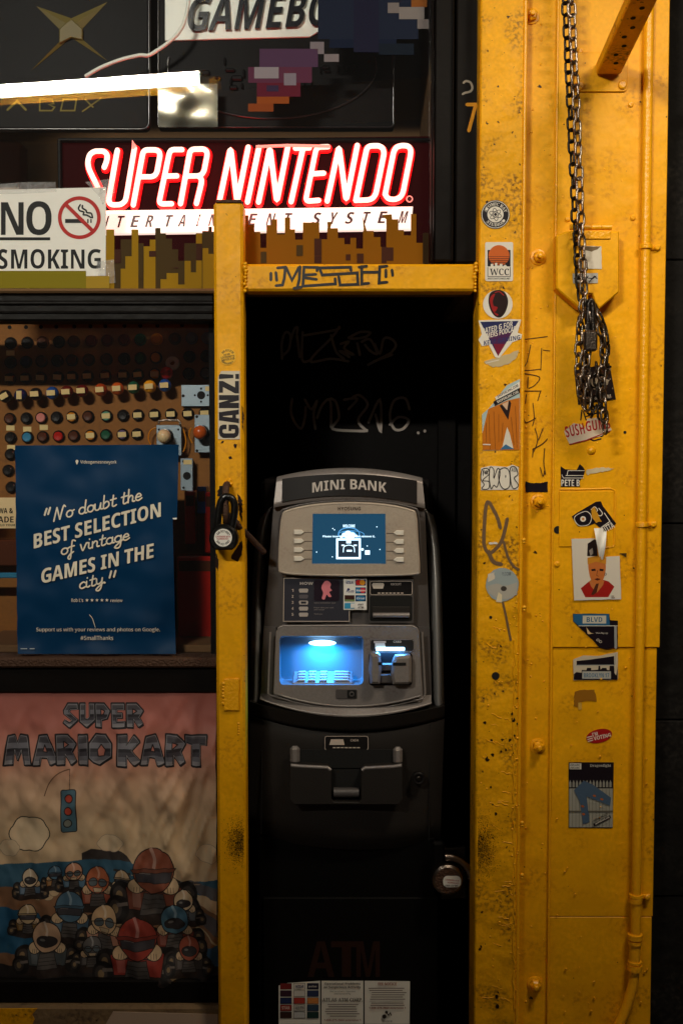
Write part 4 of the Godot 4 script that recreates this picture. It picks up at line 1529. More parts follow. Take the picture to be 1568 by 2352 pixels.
func plate_thing(label: String, box: Array, z: float, holes: Array, X: Callable, Y: Callable, ball: String) -> void:
	var at := P(X.call((box[0] + box[2]) / 2.0), Y.call((box[1] + box[3]) / 2.0), z)
	var t := thing("mounting_plate", label, "mounting plate", at)
	var g := Geo.new()
	pbox(g, X.call(box[0]), Y.call(box[1]), X.call(box[2]), Y.call(box[3]), z, 0.003, 0.0008)
	part(t, "plate", g, mats.steel_plate)
	g = Geo.new()
	pbox(g, X.call(box[0]) + 2, Y.call(box[1]) + 3, X.call(box[0]) + 6, Y.call(box[3]) - 3, z - 0.003, 0.03, 0.001)
	pbox(g, X.call(box[2]) - 6, Y.call(box[1]) + 3, X.call(box[2]) - 2, Y.call(box[3]) - 3, z - 0.003, 0.03, 0.001)
	part(t, "flange", g, mats.steel_plate)
	for h in holes:
		g = Geo.new()
		var r: float = h[2] * 0.3515 * S(z)
		g.lathe([Vector2(r, -0.003), Vector2(r, 0.0005), Vector2(0.0, 0.0005)], Transform3D(Basis(), P(X.call(h[0]), Y.call(h[1]), z)), 16)
		part(t, "hole", g, mats.hole)
	g = Geo.new()
	pbox(g, X.call(box[2] - 60), Y.call(box[1] + 10), X.call(box[2] - 6), Y.call(box[1] + 40), z + 0.0008, 0.0008)
	if ball == "":
		part(t, "price_tag", g, mats.price_tag)
		return
	var bx: float = X.call(box[0] + 48.0 if ball == "cream" else box[0] + 36.0)
	var by: float = Y.call(box[1] + 74.0 if ball == "cream" else box[1] + 116.0)
	var c := P(bx, by, z + 0.03)
	g = Geo.new()
	g.tube([Vector3(c.x, c.y, z - 0.002), c], 0.0045, 10)
	part(t, "stick", g, mats.steel)
	g = Geo.new()
	g.ball(c, 0.0168, 20)
	part(t, "ball_top", g, mats["knob " + ball])
	g = Geo.new()
	g.lathe([Vector2(0.019, 0.0), Vector2(0.018, 0.004), Vector2(0.008, 0.006)], Transform3D(Basis(), Vector3(c.x, c.y, z)), 20)
	part(t, "dust_washer", g, mats["knob black"])
	if ball == "cream":
		g = Geo.new()
		var w := []
		for p in V([box[0] + 14, box[1] - 6, box[0] + 16, box[1] - 26, box[0] + 60, box[1] - 32, box[2] - 20, box[1] - 30, box[2] - 8, box[1] - 16, box[2] - 8, box[1] + 6]):
			w.append(P(X.call(p.x), Y.call(p.y), z + 0.004))
		g.tube(w, 0.0028, 8)
		part(t, "wire_loop", g, mats.steel)
		for s in [[1196, 900, 1216, 980, 1206, 1040, 1190, 1062], [1020, 900, 984, 920, 970, 970, 990, 1020], [1250, 900, 1236, 950, 1256, 1000]]:
			g = Geo.new()
			w = []
			for p in smooth(V(s)):
				w.append(P(X.call(p.x), Y.call(p.y), z - 0.01))
			g.tube(w, 0.0018, 6)
			part(t, "lead", g, mats["knob amber"])

# ---------------------------------------------------------------- papers on the window
var script_font := {
	"N": [1.5, [0, -0.1, 0.35, 1.9], [0.35, 1.9, 0.75, 0.0], [0.75, 0, 1.15, 1.9, 1.4, 1.75]],
	"o": [0.95, "oval", [0.55, 0.98, 0.8, 0.85, 1.0, 0.95]],
	"d": [1.05, "oval", [0.88, 2.0, 0.8, 0.2, 1.05, 0.05]],
	"u": [1.0, [0.05, 1, 0.05, 0.25, 0.3, 0, 0.6, 0.2, 0.75, 1], [0.75, 1, 0.75, 0.15, 1.0, 0.05]],
	"b": [0.95, [0.15, 2, 0.1, 0.2, 0.4, 0, 0.75, 0.3, 0.7, 0.85, 0.4, 1, 0.12, 0.7]],
	"t": [0.75, [0.35, 1.7, 0.25, 0.2, 0.5, 0, 0.75, 0.15], [0, 1.05, 0.7, 1.12]],
	"h": [0.95, [0.15, 2, 0.1, 0], [0.1, 0.6, 0.4, 1, 0.65, 0.8, 0.65, 0.1, 0.92, 0.05]],
	"e": [0.85, [0.08, 0.5, 0.7, 0.6, 0.6, 0.95, 0.35, 1, 0.1, 0.6, 0.15, 0.15, 0.45, 0, 0.85, 0.25]],
	"f": [0.75, [0.75, 1.8, 0.5, 2, 0.35, 1.7, 0.28, -0.6, 0.12, -1, -0.05, -0.7, 0.2, -0.2, 0.6, 0.1], [0.1, 1, 0.65, 1.05]],
	"v": [0.95, [0.05, 1, 0.3, 0, 0.45, 0.1, 0.75, 1, 0.98, 0.95]],
	"i": [0.5, [0.1, 1, 0.1, 0.2, 0.3, 0, 0.52, 0.15], [0.16, 1.5, 0.17, 1.56]],
	"n": [0.9, [0.05, 1, 0.05, 0], [0.05, 0.6, 0.35, 1, 0.6, 0.8, 0.6, 0.1, 0.88, 0.05]],
	"a": [1.0, "oval", [0.8, 1, 0.78, 0.15, 1.02, 0.05]],
	"g": [1.0, "oval", [0.82, 1, 0.78, -0.6, 0.5, -1, 0.1, -0.8, 0.5, -0.3, 1.02, 0.2]],
	"c": [0.8, [0.75, 0.8, 0.5, 1, 0.15, 0.75, 0.1, 0.3, 0.35, 0, 0.78, 0.15]],
	"y": [0.95, [0.05, 1, 0.1, 0.3, 0.35, 0.1, 0.65, 0.4, 0.75, 1], [0.75, 1, 0.65, -0.5, 0.35, -1, 0.05, -0.75, 0.6, -0.1, 1.0, 0.2]],
	".": [0.4, [0.1, 0.02, 0.16, 0.08]], " ": [0.6],
}

func script_line(k: Ink, s: String, u: float, v: float, length: float, xh: float, rot: float, w: float, col: Color) -> void:   # joined hand lettering from (u, v) along its baseline
	var total := 0.0
	for ch in s:
		total += script_font[ch][0]
	var sx := length / total
	var x := 0.0
	var a := deg_to_rad(rot)
	for ch in s:
		var gl: Array = script_font[ch]
		for i in range(1, gl.size()):
			var pts: Array = oval(0.45, 0.5, 0.38, 0.5, 12) if gl[i] is String else V(gl[i])
			var q := []
			for p in (pts if gl[i] is String else smooth(pts, false, 4)):
				var px: float = (x + p.x) * sx + p.y * xh * 0.28
				var py: float = p.y * xh
				q.append(Vector2(u + px * cos(a) - py * sin(a), v - px * sin(a) - py * cos(a)))
			k.line(q, w, col, gl[i] is String)
		x += gl[0]

func window_papers() -> void:
	# no smoking notice
	var z := ZG + 0.004
	var t := thing("no_smoking_sign", "white no smoking notice taped to the window over the glowing sign", "sign", P(122, 535, z))
	var g := Geo.new()
	pprism(g, V([-60, 437, 244, 430, 243, 633, -60, 643]), z, 0.0012, 0.0002)
	part(t, "card", g, mats.paper)
	var k := ink(z + 0.0001)
	var black := rgb(26, 24, 28)
	k.text("N", 29, 502, 52, 75, black)
	k.text("O", 90, 501, 58, 78, black)
	k.rect(0, 545, 116, 552, black)
	k.text("SMOKING", 114, 595, 236, 46, black)
	var red := rgb(176, 34, 30)
	var cu := 182.8
	var cv := 500.0
	k.line(oval(cu, cv, 45, 45, 48), 8.5, red, true)
	k.rect(150, 503, 193, 512, black)
	k.rect(201, 503, 204, 512, black)
	k.rect(208, 503, 211, 512, black)
	k.line(smooth(V([185, 470, 181, 478, 184, 484, 193, 487, 192, 493, 200, 494, 210, 500])), 3.6, black)
	k.line(smooth(V([190, 472, 190, 478, 198, 483, 200, 488, 210, 490, 213, 500])), 3.6, black)
	k.line(V([152, 470, 213, 530]), 8.5, red)
	part(t, "print", k.geo, mats.ink)
	g = Geo.new()
	pprism(g, V([-20, 424, 60, 418, 128, 418, 130, 440, 60, 444, -20, 446]), z + 0.0012, 0.0003)
	part(t, "tape", g, mats.film)
	g = Geo.new()
	pprism(g, V([196, 418, 262, 410, 264, 440, 236, 470, 228, 450]), z + 0.0014, 0.0003)
	part(t, "tape", g, mats.film)
	g = Geo.new()
	pprism(g, V([222, 600, 262, 596, 266, 650, 226, 652]), z + 0.0014, 0.0003)
	part(t, "tape", g, mats.film)
	# blue review poster
	z = ZG + 0.006
	t = thing("review_poster", "blue paper poster quoting a customer review, stuck on the lower pane", "poster", P(222, 1262, z))
	var nz := FastNoiseLite.new()
	nz.frequency = 0.007
	nz.fractal_octaves = 2
	nz.seed = 4
	var wave := func(u: float, v: float) -> float:
		var low := clampf((v - 1455.0) / 47.0, 0.0, 1.0)
		return 0.0055 * nz.get_noise_2d(u, v) + 0.011 * low * low * (0.65 + 0.5 * sin(u * 0.034 + 0.6))
	var rows := []
	for i in 81:
		var v := 1021.0 + 481.0 * i / 80
		var l := 35.0 + 6.0 * i / 80 + nz.get_noise_2d(0, v * 3) * 1.2
		var r := 411.0 - 4.0 * (v - 1021) / 170 if v < 1191 else 397.0 + 7.0 * (v - 1191) / 311
		var line := []
		for j in 49:
			var u := lerpf(l, r, j / 48.0)
			var vv: float = v + (2.5 * (1.0 - u / 411.0) if i == 0 else 0.0)
			line.append(P(u, vv, z + wave.call(u, v)))
		rows.append(line)
	g = Geo.new()
	g.grid(rows)
	part(t, "paper", g, mats.paper_blue)
	k = ink(z + 0.0006, wave)
	var cream := rgb(226, 216, 196)
	k.poly(oval(177.3, 1059.5, 3.4, 3.6, 12), cream)
	k.poly(V([174.4, 1061, 177.3, 1068, 180.2, 1061]), cream)
	k.text("Videogamesnewyork", 226.5, 1062, 83, 10, cream, {"font": "s"})
	for q in [[103, 1183, 108, 1168], [111, 1181, 116, 1166]]:
		k.line(V(q), 4.4, cream)
	script_line(k, "No doubt the", 124, 1196, 208, 14.5, 13.6, 3.4, cream)
	k.text("BEST SELECTION", 223.5, 1206.5, 300, 33, cream, {"rot": 14.2, "shear": 0.25})
	k.text("BEST SELECTION", 224.3, 1206.8, 300, 33, cream, {"rot": 14.2, "shear": 0.25})
	script_line(k, "of vintage", 140, 1275, 162, 13.5, 13.0, 3.4, cream)
	k.text("GAMES IN THE", 224, 1294, 264, 33, cream, {"rot": 13.2, "shear": 0.25})
	k.text("GAMES IN THE", 224.8, 1294.3, 264, 33, cream, {"rot": 13.2, "shear": 0.25})
	script_line(k, "city.", 182, 1353, 66, 13.5, 13.0, 3.4, cream)
	for q in [[252, 1327, 256, 1312], [262, 1325, 266, 1311]]:
		k.line(V(q), 4.4, cream)
	k.text("Rob L's", 178, 1378.5, 27, 8.5, cream, {"font": "s"})
	k.text("review", 268, 1379, 27, 7.5, cream, {"font": "s"})
	for i in 5:
		var star := []
		for j in 10:
			var a := TAU * j / 10 - PI / 2
			star.append(Vector2(200.5 + i * 11.4, 1378.5) + Vector2(cos(a), sin(a)) * (4.2 if j % 2 == 0 else 1.7))
		k.poly(star, cream)
	k.text("Support us with your reviews and photos on Google.", 226, 1447, 284, 11.5, cream, {"font": "s"})
	k.text("#SmallThanks", 223, 1465, 75, 10, cream, {"font": "s"})
	k.rect(48, 1489, 63, 1491, rgb(150, 160, 170))
	k.rect(69, 1489, 80, 1491, rgb(150, 160, 170))
	k.line(smooth(V([206, 1412, 211, 1418, 214, 1424, 219, 1440])), 1.2, cream)
	part(t, "print", k.geo, mats.ink)
	# small paper tab at the torn edge
	g = Geo.new()
	pprism(g, V([396, 1190, 407, 1189, 406, 1193, 398, 1193]), z + 0.004, 0.0004)
	part(t, "torn_tab", g, mats.paper)

# ---------------------------------------------------------------- the printed cloth banner
func banner() -> void:
	var k := 2.2
	var cv := Canvas.new()
	cv.host = self
	cv.u0 = -110
	cv.v0 = 1586
	cv.k = k
	var W := int(610 * k)
	var H := int(676 * k)
	cv.im = Image.create(W, H, false, Image.FORMAT_RGB8)
	# dye: rose at the top running into sand
	var stops := [[1580, rgb(150, 84, 74)], [1660, rgb(176, 104, 92)], [1730, rgb(192, 132, 112)], [1800, rgb(200, 160, 130)], [1900, rgb(206, 176, 140)], [2280, rgb(206, 176, 140)]]
	for y in H:
		var v := 1586.0 + y / k
		for i in stops.size() - 1:
			if v >= stops[i][0] and v <= stops[i + 1][0]:
				cv.im.fill_rect(Rect2i(0, y, W, 1), stops[i][1].lerp(stops[i + 1][1], (v - stops[i][0]) / float(stops[i + 1][0] - stops[i][0])))
	var C := func(list: Array) -> Array:
		var out := []
		for p in V(list):
			out.append(Vector2(p.x * 0.3662, 1895.0 + p.y * 0.3662))
		return out
	var edge := rgb(26, 18, 16)
	# land, water, road
	cv.fill(C.call([500, 170, 560, 140, 620, 150, 700, 140, 790, 180, 830, 230, 500, 260]), rgb(58, 50, 48))
	cv.fill(C.call([-300, 250, 60, 240, 300, 220, 560, 210, 810, 215, 1000, 330, 1250, 340, 1400, 330, 1400, 420, -300, 420]), rgb(52, 92, 116))
	cv.fill(C.call([-300, 390, 80, 380, 330, 400, 700, 380, 1100, 380, 1400, 560, 1400, 1050, -300, 1050]), rgb(140, 100, 72))
	cv.fill(C.call([-300, 500, 120, 520, 220, 545, 260, 640, 240, 790, 60, 800, -300, 810]), rgb(30, 84, 118))
	cv.fill(C.call([1050, 350, 1200, 330, 1400, 400, 1400, 470, 1220, 400]), rgb(92, 88, 92))
	cv.fill(C.call([1180, 470, 1400, 590, 1400, 720, 1250, 600]), rgb(96, 90, 94))
	cv.line(C.call([1190, 600, 1290, 660, 1370, 760]), 3.5, rgb(196, 176, 140))
	cv.fill(C.call([-300, 870, 400, 880, 900, 890, 1400, 880, 1400, 1050, -300, 1050]), rgb(40, 34, 34))
	cv.fill(C.call([1240, 760, 1400, 740, 1400, 900, 1180, 880]), rgb(56, 92, 124))
	# plain clouds
	for c in [[[62, 1912], 46, 40], [[250, 1935], 30, 20], [[480, 1955], 28, 22], [[14, 1945], 24, 20]]:
		var pts := []
		for i in 40:
			var a := TAU * i / 40
			var rr := 1.0 + 0.11 * absf(cos(a * 3.0))
			pts.append(Vector2(c[0][0] + c[1] * rr * cos(a) * 0.93, c[0][1] + c[2] * rr * sin(a) * 0.93))
		cv.shape(pts, rgb(218, 192, 158), edge if c[1] > 40 else rgb(150, 130, 118), 2.2 if c[1] > 40 else 1.0)
	# signal light on a line
	cv.line(smooth(V([98, 1826, 108, 1800, 124, 1780, 142, 1770, 159, 1764])), 2.4, rgb(110, 76, 54))
	cv.line(V([159, 1764, 157, 1812]), 1.0, edge)
	cv.shape(rrect(137, 1812, 172, 1909, 5), rgb(74, 106, 122), edge, 2.0)
	for q in [[155, 1832, rgb(176, 62, 40)], [154, 1860, rgb(176, 62, 40)], [152, 1888, rgb(120, 122, 112)]]:
		cv.shape(oval(q[0], q[1], 9, 9), q[2], edge, 2.4)
	# chequered edging and dust behind the field
	for i in 14:
		cv.fill(C.call([700 + i * 40, 268 + (i % 2) * 10 + i * 6, 736 + i * 40, 270 + (i % 2) * 10 + i * 6, 734 + i * 40, 284 + i * 6, 702 + i * 40, 282 + i * 6]), rgb(206, 182, 150) if i % 2 else rgb(52, 44, 42))
	for c in [[250, 410, 60], [560, 430, 50], [770, 560, 66], [1010, 560, 50], [150, 640, 46], [700, 840, 56], [1080, 780, 60]]:
		for e in 5:
			cv.shape(disc(c[0] + (e - 2) * c[2] * 0.6, c[1] + (e % 2) * c[2] * 0.4, c[2] * 0.55, c[2] * 0.5), rgb(196, 168, 132), rgb(120, 98, 78), 1.0)
	# a crowd of plain little racing cars with helmets of several makes
	var list := [
		[170, 330, 0.9, rgb(56, 92, 130), rgb(222, 200, 172), 0], [330, 300, 0.75, rgb(150, 96, 40), rgb(60, 110, 150), 1], [450, 290, 0.95, rgb(60, 110, 150), rgb(206, 140, 112), 2], [760, 330, 0.9, rgb(70, 96, 60), rgb(206, 176, 140), 1],
		[600, 350, 1.35, rgb(150, 62, 40), rgb(176, 82, 46), 2], [960, 290, 2.3, rgb(104, 44, 30), rgb(128, 56, 38), 1], [1150, 470, 1.1, rgb(60, 70, 84), rgb(206, 182, 150), 0], [420, 520, 1.6, rgb(36, 76, 110), rgb(44, 92, 128), 1], [1090, 600, 1.6, rgb(120, 40, 30), rgb(40, 96, 134), 0],
		[640, 600, 1.5, rgb(186, 130, 110), rgb(216, 178, 136), 2], [150, 560, 1.0, rgb(120, 90, 40), rgb(190, 166, 128), 1], [270, 710, 1.65, rgb(44, 60, 72), rgb(196, 156, 126), 0], [560, 770, 1.1, rgb(40, 40, 46), rgb(70, 74, 82), 2], [850, 720, 2.2, rgb(150, 34, 28), rgb(150, 34, 28), 1], [1180, 780, 1.2, rgb(50, 46, 48), rgb(160, 60, 40), 0]]
	for c in list:
		c[3] = c[3].lerp(rgb(150, 120, 96), 0.22)
		c[4] = c[4].lerp(rgb(190, 160, 128), 0.22)
		var x: float = c[0]
		var y: float = c[1]
		var s: float = c[2] * 78
		cv.fill(disc(x, y + s * 1.55, s * 1.7, s * 0.3), rgb(48, 36, 32))
		for w in [[-1.15, 0.75], [1.15, 0.75], [-1.3, 1.25], [1.3, 1.25]]:
			cv.fill(disc(x + w[0] * s, y + w[1] * s, s * 0.42, s * 0.5), rgb(24, 20, 20))
			cv.fill(disc(x + w[0] * s * 1.06, y + w[1] * s, s * 0.24, s * 0.32), rgb(60, 52, 50))
			cv.fill(disc(x + w[0] * s * 1.06, y + w[1] * s, s * 0.12, s * 0.16), rgb(140, 116, 84))
		cv.line(C.call([x - s * 1.3, y + s * 1.1, x + s * 1.3, y + s * 1.1]), s * 0.05, rgb(110, 100, 94))
		cv.shape(C.call([x - s, y + s * 0.5, x - s * 0.6, y + s * 0.2, x + s * 0.6, y + s * 0.2, x + s, y + s * 0.5, x + s * 0.9, y + s * 1.3, x - s * 0.9, y + s * 1.3]), c[3], edge, 2.0)
		cv.fill(C.call([x - s * 0.8, y + s * 0.55, x - s * 0.5, y + s * 0.35, x - s * 0.45, y + s * 1.2, x - s * 0.75, y + s * 1.2]), c[3].lightened(0.18))
		cv.shape(C.call([x - s * 0.35, y + s * 0.7, x + s * 0.35, y + s * 0.7, x + s * 0.5, y + s * 1.45, x - s * 0.5, y + s * 1.45]), rgb(84, 78, 76), edge, 1.4)
		for b in 3:
			cv.line(C.call([x - s * 0.4, y + s * (0.9 + b * 0.17), x + s * 0.4, y + s * (0.9 + b * 0.17)]), 1.2, edge)
		for sd in [-1.0, 1.0]:
			cv.shape(disc(x + sd * s * 0.62, y + s * 0.45, s * 0.3, s * 0.28), rgb(206, 176, 140), edge, 1.6)
			for b in 3:
				cv.line(C.call([x + sd * s * (0.5 + b * 0.1), y + s * 0.5, x + sd * s * (0.52 + b * 0.1), y + s * 0.68]), 0.9, edge)
		cv.line(smooth(C.call([x - s * 0.5, y + s * 0.7, x, y + s * 0.58, x + s * 0.5, y + s * 0.7])), 2.4, rgb(40, 36, 36))
		cv.shape(disc(x, y - s * 0.1, s * 0.72, s * 0.78), c[4], edge, 2.2)
		if c[5] == 0:
			cv.shape(disc(x, y + s * 0.12, s * 0.52, s * 0.3), rgb(50, 44, 46), edge, 1.4)
			cv.fill(disc(x - s * 0.2, y + s * 0.04, s * 0.14, s * 0.07), rgb(120, 116, 112))
		elif c[5] == 1:
			cv.shape(C.call([x - s * 0.66, y - s * 0.1, x + s * 0.66, y - s * 0.1, x + s * 0.6, y + s * 0.32, x - s * 0.6, y + s * 0.32]), rgb(64, 60, 66), edge, 1.4)
			cv.line(C.call([x - s * 0.5, y + s * 0.0, x - s * 0.1, y + s * 0.0]), 1.6, rgb(140, 134, 130))
			cv.shape(C.call([x - s * 0.8, y - s * 0.16, x + s * 0.8, y - s * 0.16, x + s * 0.7, y - s * 0.02, x - s * 0.7, y - s * 0.02]), c[4].darkened(0.2), edge, 1.4)
		else:
			for sd in [-1.0, 1.0]:
				cv.shape(disc(x + sd * s * 0.3, y + s * 0.05, s * 0.26, s * 0.24), rgb(90, 100, 106), edge, 1.6)
			cv.line(C.call([x - s * 0.7, y - s * 0.02, x + s * 0.7, y - s * 0.02]), 2.2, rgb(50, 40, 36))
			cv.shape(C.call([x - s * 0.3, y + s * 0.36, x + s * 0.3, y + s * 0.36, x + s * 0.2, y + s * 0.6, x - s * 0.2, y + s * 0.6]), rgb(196, 172, 140), edge, 1.2)
		cv.line(smooth(C.call([x - s * 0.1, y - s * 0.86, x + s * 0.05, y - s * 0.5, x + s * 0.02, y - s * 0.2])), s * 0.045, c[4].lightened(0.35))
	# chrome lettering, cut at angles
	var cuts := {
		"S": [[0.02, 0.3, 0.3, 0.0, 0.95, 0.0, 0.98, 0.22, 0.45, 0.25, 0.36, 0.34, 0.97, 0.68, 0.42, 1.0, 0.0, 0.80, 0.12, 0.68, 0.42, 0.78, 0.62, 0.70, 0.05, 0.44], []],
		"U": [[0, 0, 0.35, 0, 0.35, 0.62, 0.52, 0.66, 0.65, 0.58, 0.65, 0, 1, 0, 1, 0.72, 0.48, 1, 0, 0.76], []],
		"P": [[0, 0, 0.6, 0, 1, 0.3, 0.8, 0.62, 0.4, 0.7, 0.4, 1, 0, 1], [0.38, 0.25, 0.64, 0.32, 0.55, 0.46, 0.38, 0.5]],
		"E": [[0, 0, 0.95, 0, 0.95, 0.25, 0.4, 0.25, 0.4, 0.4, 0.8, 0.4, 0.8, 0.6, 0.4, 0.6, 0.4, 0.76, 1, 0.76, 1, 1, 0.06, 1], []],
		"R": [[0, 0, 0.6, 0, 1, 0.3, 0.75, 0.58, 1, 0.85, 0.72, 1, 0.42, 0.66, 0.38, 1, 0, 1], [0.36, 0.24, 0.62, 0.33, 0.36, 0.46]],
		"M": [[0, 1, 0.18, 0.05, 0.42, 0, 0.5, 0.3, 0.62, 0, 0.85, 0.05, 1, 0.98, 0.74, 1, 0.64, 0.5, 0.5, 0.85, 0.38, 0.5, 0.3, 1], []],
		"A": [[0, 1, 0.25, 0.05, 0.6, 0, 1, 0.9, 0.7, 1, 0.58, 0.78, 0.33, 0.75, 0.27, 1], [0.4, 0.56, 0.48, 0.34, 0.57, 0.59]],
		"I": [[0.08, 0, 0.95, 0, 0.97, 1, 0.05, 1], []],
		"O": [[0, 0.3, 0.3, 0, 0.75, 0, 1, 0.3, 1, 0.72, 0.45, 1, 0, 0.76], [0.38, 0.5, 0.55, 0.32, 0.72, 0.5, 0.65, 0.7, 0.42, 0.7]],
		"K": [[0, 0, 0.42, 0, 0.42, 0.35, 0.72, 0.02, 0.98, 0.22, 0.62, 0.5, 1, 0.88, 0.75, 1, 0.42, 0.66, 0.42, 1, 0, 1], []],
		"T": [[0, 0, 1, 0, 0.98, 0.3, 0.68, 0.3, 0.7, 1, 0.3, 1, 0.32, 0.3, 0, 0.26], []]}
	var row := func(s: String, boxes: Array, v0: float, v1: float) -> void:
		for i in s.length():
			var body := []
			var gap := []
			for w in 2:
				for p in V(cuts[s[i]][w]):
					(body if w == 0 else gap).append(Vector2(lerpf(boxes[i * 2], boxes[i * 2 + 1], p.x) * 0.3296, lerpf(v0, v1, p.y)))
			cv.fill(body, rgb(22, 18, 22))
			var low := []
			for p in body:
				low.append(p + Vector2(2.2, 2.6))
			cv.fill(low, rgb(22, 18, 22))
			chrome(cv, body, v0, v1)
			cv.line(body, 3.4, rgb(24, 20, 24), true)
			var inn := []
			var mid := Vector2((boxes[i * 2] + boxes[i * 2 + 1]) / 2 * 0.3296, (v0 + v1) / 2)
			for p in body:
				inn.append(p.lerp(mid, 0.10))
			cv.line(inn, 0.9, rgb(150, 146, 150), true)
			if gap.size():
				cv.shape(gap, rgb(176, 110, 96), rgb(24, 20, 24), 2.4)
	row.call("SUPER", [440, 548, 556, 660, 664, 770, 778, 874, 884, 1004], 1614.0, 1670.0)
	row.call("MARIOKART", [14, 214, 220, 400, 386, 532, 542, 612, 616, 780, 818, 984, 976, 1162, 1158, 1300, 1296, 1454], 1684.0, 1756.0)
	var m := mat("banner_cloth", Color.WHITE, 0.62, 0.0, {"tex": texture(cv.im)})
	m.texture_repeat = false
	var nz := FastNoiseLite.new()
	nz.frequency = 0.011
	nz.fractal_octaves = 4
	nz.fractal_gain = 0.42
	nz.seed = 17
	var fold := FastNoiseLite.new()
	fold.frequency = 0.006
	fold.fractal_type = FastNoiseLite.FRACTAL_RIDGED
	fold.fractal_octaves = 2
	fold.seed = 23
	var z := -0.082
	# a hanging sheet of cloth, metres across and down
	var a := P(195, 1586, z + 0.012)
	var wide := 610.0 * S(z + 0.012)
	var tall := a.y - P(195, 2262, z + 0.012).y
	var rows := []
	for i in 101:
		var line := []
		for j in 93:
			var fu := j / 92.0
			var fv := i / 100.0
			var u := -110.0 + 610.0 * fu
			var v := 1586.0 + 676.0 * fv
			var tied := clampf((v - 1586.0) / 120.0, 0.1, 1.0)
			var right := clampf((u - 230.0) / 270.0, 0.0, 1.0)
			var dz := 0.010 * tied * nz.get_noise_2d(u * 1.25, v * 0.75) + 0.020 * tied * (0.35 + 0.9 * right) * fold.get_noise_2d(u * 1.5 + v * 0.5, v * 0.45)
			line.append(Vector3(a.x + wide * (fu - 0.5), a.y - tall * fv, z + 0.012 + dz))
		rows.append(line)
	var g := Geo.new()
	g.grid(rows, true)
	var t := thing("cloth_banner", "wrinkled pink and tan cloth banner with chrome lettering and cartoon racing cars", "banner", P(230, 1900, z))
	part(t, "cloth", g, m)

func disc(x: float, y: float, rx: float, ry: float) -> Array:
	return oval(x * 0.3662, 1895.0 + y * 0.3662, rx * 0.3662, ry * 0.3662, 26)

func chrome(cv: Canvas, q: Array, v0: float, v1: float) -> void:   # bands of printed grey
	var bands := [[0.0, 0.12, rgb(84, 80, 86)], [0.12, 0.28, rgb(70, 66, 72)], [0.28, 0.46, rgb(112, 110, 118)], [0.46, 0.56, rgb(40, 36, 42)], [0.56, 0.7, rgb(62, 58, 66)], [0.7, 0.84, rgb(98, 96, 104)], [0.84, 1.0, rgb(136, 132, 136)]]
	for b in bands:
		var clip := PackedVector2Array([Vector2(-500, lerpf(v0, v1, b[0])), Vector2(2000, lerpf(v0, v1, b[0])), Vector2(2000, lerpf(v0, v1, b[1])), Vector2(-500, lerpf(v0, v1, b[1]))])
		for piece_ in Geometry2D.intersect_polygons(PackedVector2Array(q), clip):
			cv.fill(Array(piece_), b[2])

# ---------------------------------------------------------------- the cash machine
func bulge(u: float) -> float:
	return -0.034 * pow((u - 797.0) / 224.0, 2.0)

func curve3(pts: Array, u: float) -> float:   # parabola through three (u, v)
	var a: Vector2 = pts[0]
	var b: Vector2 = pts[1]
	var c: Vector2 = pts[2]
	return a.y * (u - b.x) * (u - c.x) / ((a.x - b.x) * (a.x - c.x)) + b.y * (u - a.x) * (u - c.x) / ((b.x - a.x) * (b.x - c.x)) + c.y * (u - a.x) * (u - b.x) / ((c.x - a.x) * (c.x - b.x))

func arched(top: Array, low: Array, z: float, zlow: float, ul: Array, ur: Array, round_top := 0.0, round_low := 0.0) -> Array:   # a bulging front between two arcs
	var rows := []
	for i in 25:
		var f := i / 24.0
		var line := []
		for j in 33:
			var s := j / 32.0
			var u := lerpf(lerpf(ul[0], ul[1], f), lerpf(ur[0], ur[1], f), s)
			var v := lerpf(curve3(top, u), curve3(low, u), f)
			var zz := lerpf(z, zlow, f) + bulge(u)
			zz -= round_top * pow(clampf(1.0 - f * 6.0, 0.0, 1.0), 2.0) + round_low * pow(clampf(1.0 - (1.0 - f) * 6.0, 0.0, 1.0), 2.0)
			line.append(P(u, v, zz))
		rows.append(line)
	return rows

func ring_prism(g: Geo, outer: Array, hole: Array, zf: float, thick: float) -> void:   # a plate with an opening
	var o := poly2(outer, zf)
	var h := poly2(hole, zf)
	if Geometry2D.is_polygon_clockwise(o):
		o.reverse()
	if not Geometry2D.is_polygon_clockwise(h):
		h.reverse()
	var bi := 0
	var bj := 0
	var best := 1e9
	for i in o.size():
		for j in h.size():
			if o[i].distance_to(h[j]) < best:
				best = o[i].distance_to(h[j])
				bi = i
				bj = j
	var merged := PackedVector2Array()
	for i in o.size() + 1:
		merged.append(o[(bi + i) % o.size()])
	for j in h.size() + 1:
		merged.append(h[(bj + j) % h.size()])
	var idx := Geometry2D.triangulate_polygon(merged)
	for i in range(0, idx.size(), 3):
		var a := merged[idx[i]]
		var b := merged[idx[i + 1]]
		var c := merged[idx[i + 2]]
		if (b - a).cross(c - a) < 0:
			var e := b
			b = c
			c = e
		g.tri(Vector3(a.x, a.y, zf), Vector3(b.x, b.y, zf), Vector3(c.x, c.y, zf))
	for loop in [o, h]:
		for i in loop.size():
			var a: Vector2 = loop[i]
			var b: Vector2 = loop[(i + 1) % loop.size()]
			g.quad(Vector3(a.x, a.y, zf - thick), Vector3(b.x, b.y, zf - thick), Vector3(b.x, b.y, zf), Vector3(a.x, a.y, zf))

func rim_tube(g: Geo, pts: Array, z: float, r: float, closed := true) -> void:
	var w := []
	for p in pts:
		w.append(P(p.x, p.y, z))
	g.tube(w, r, 8, closed)

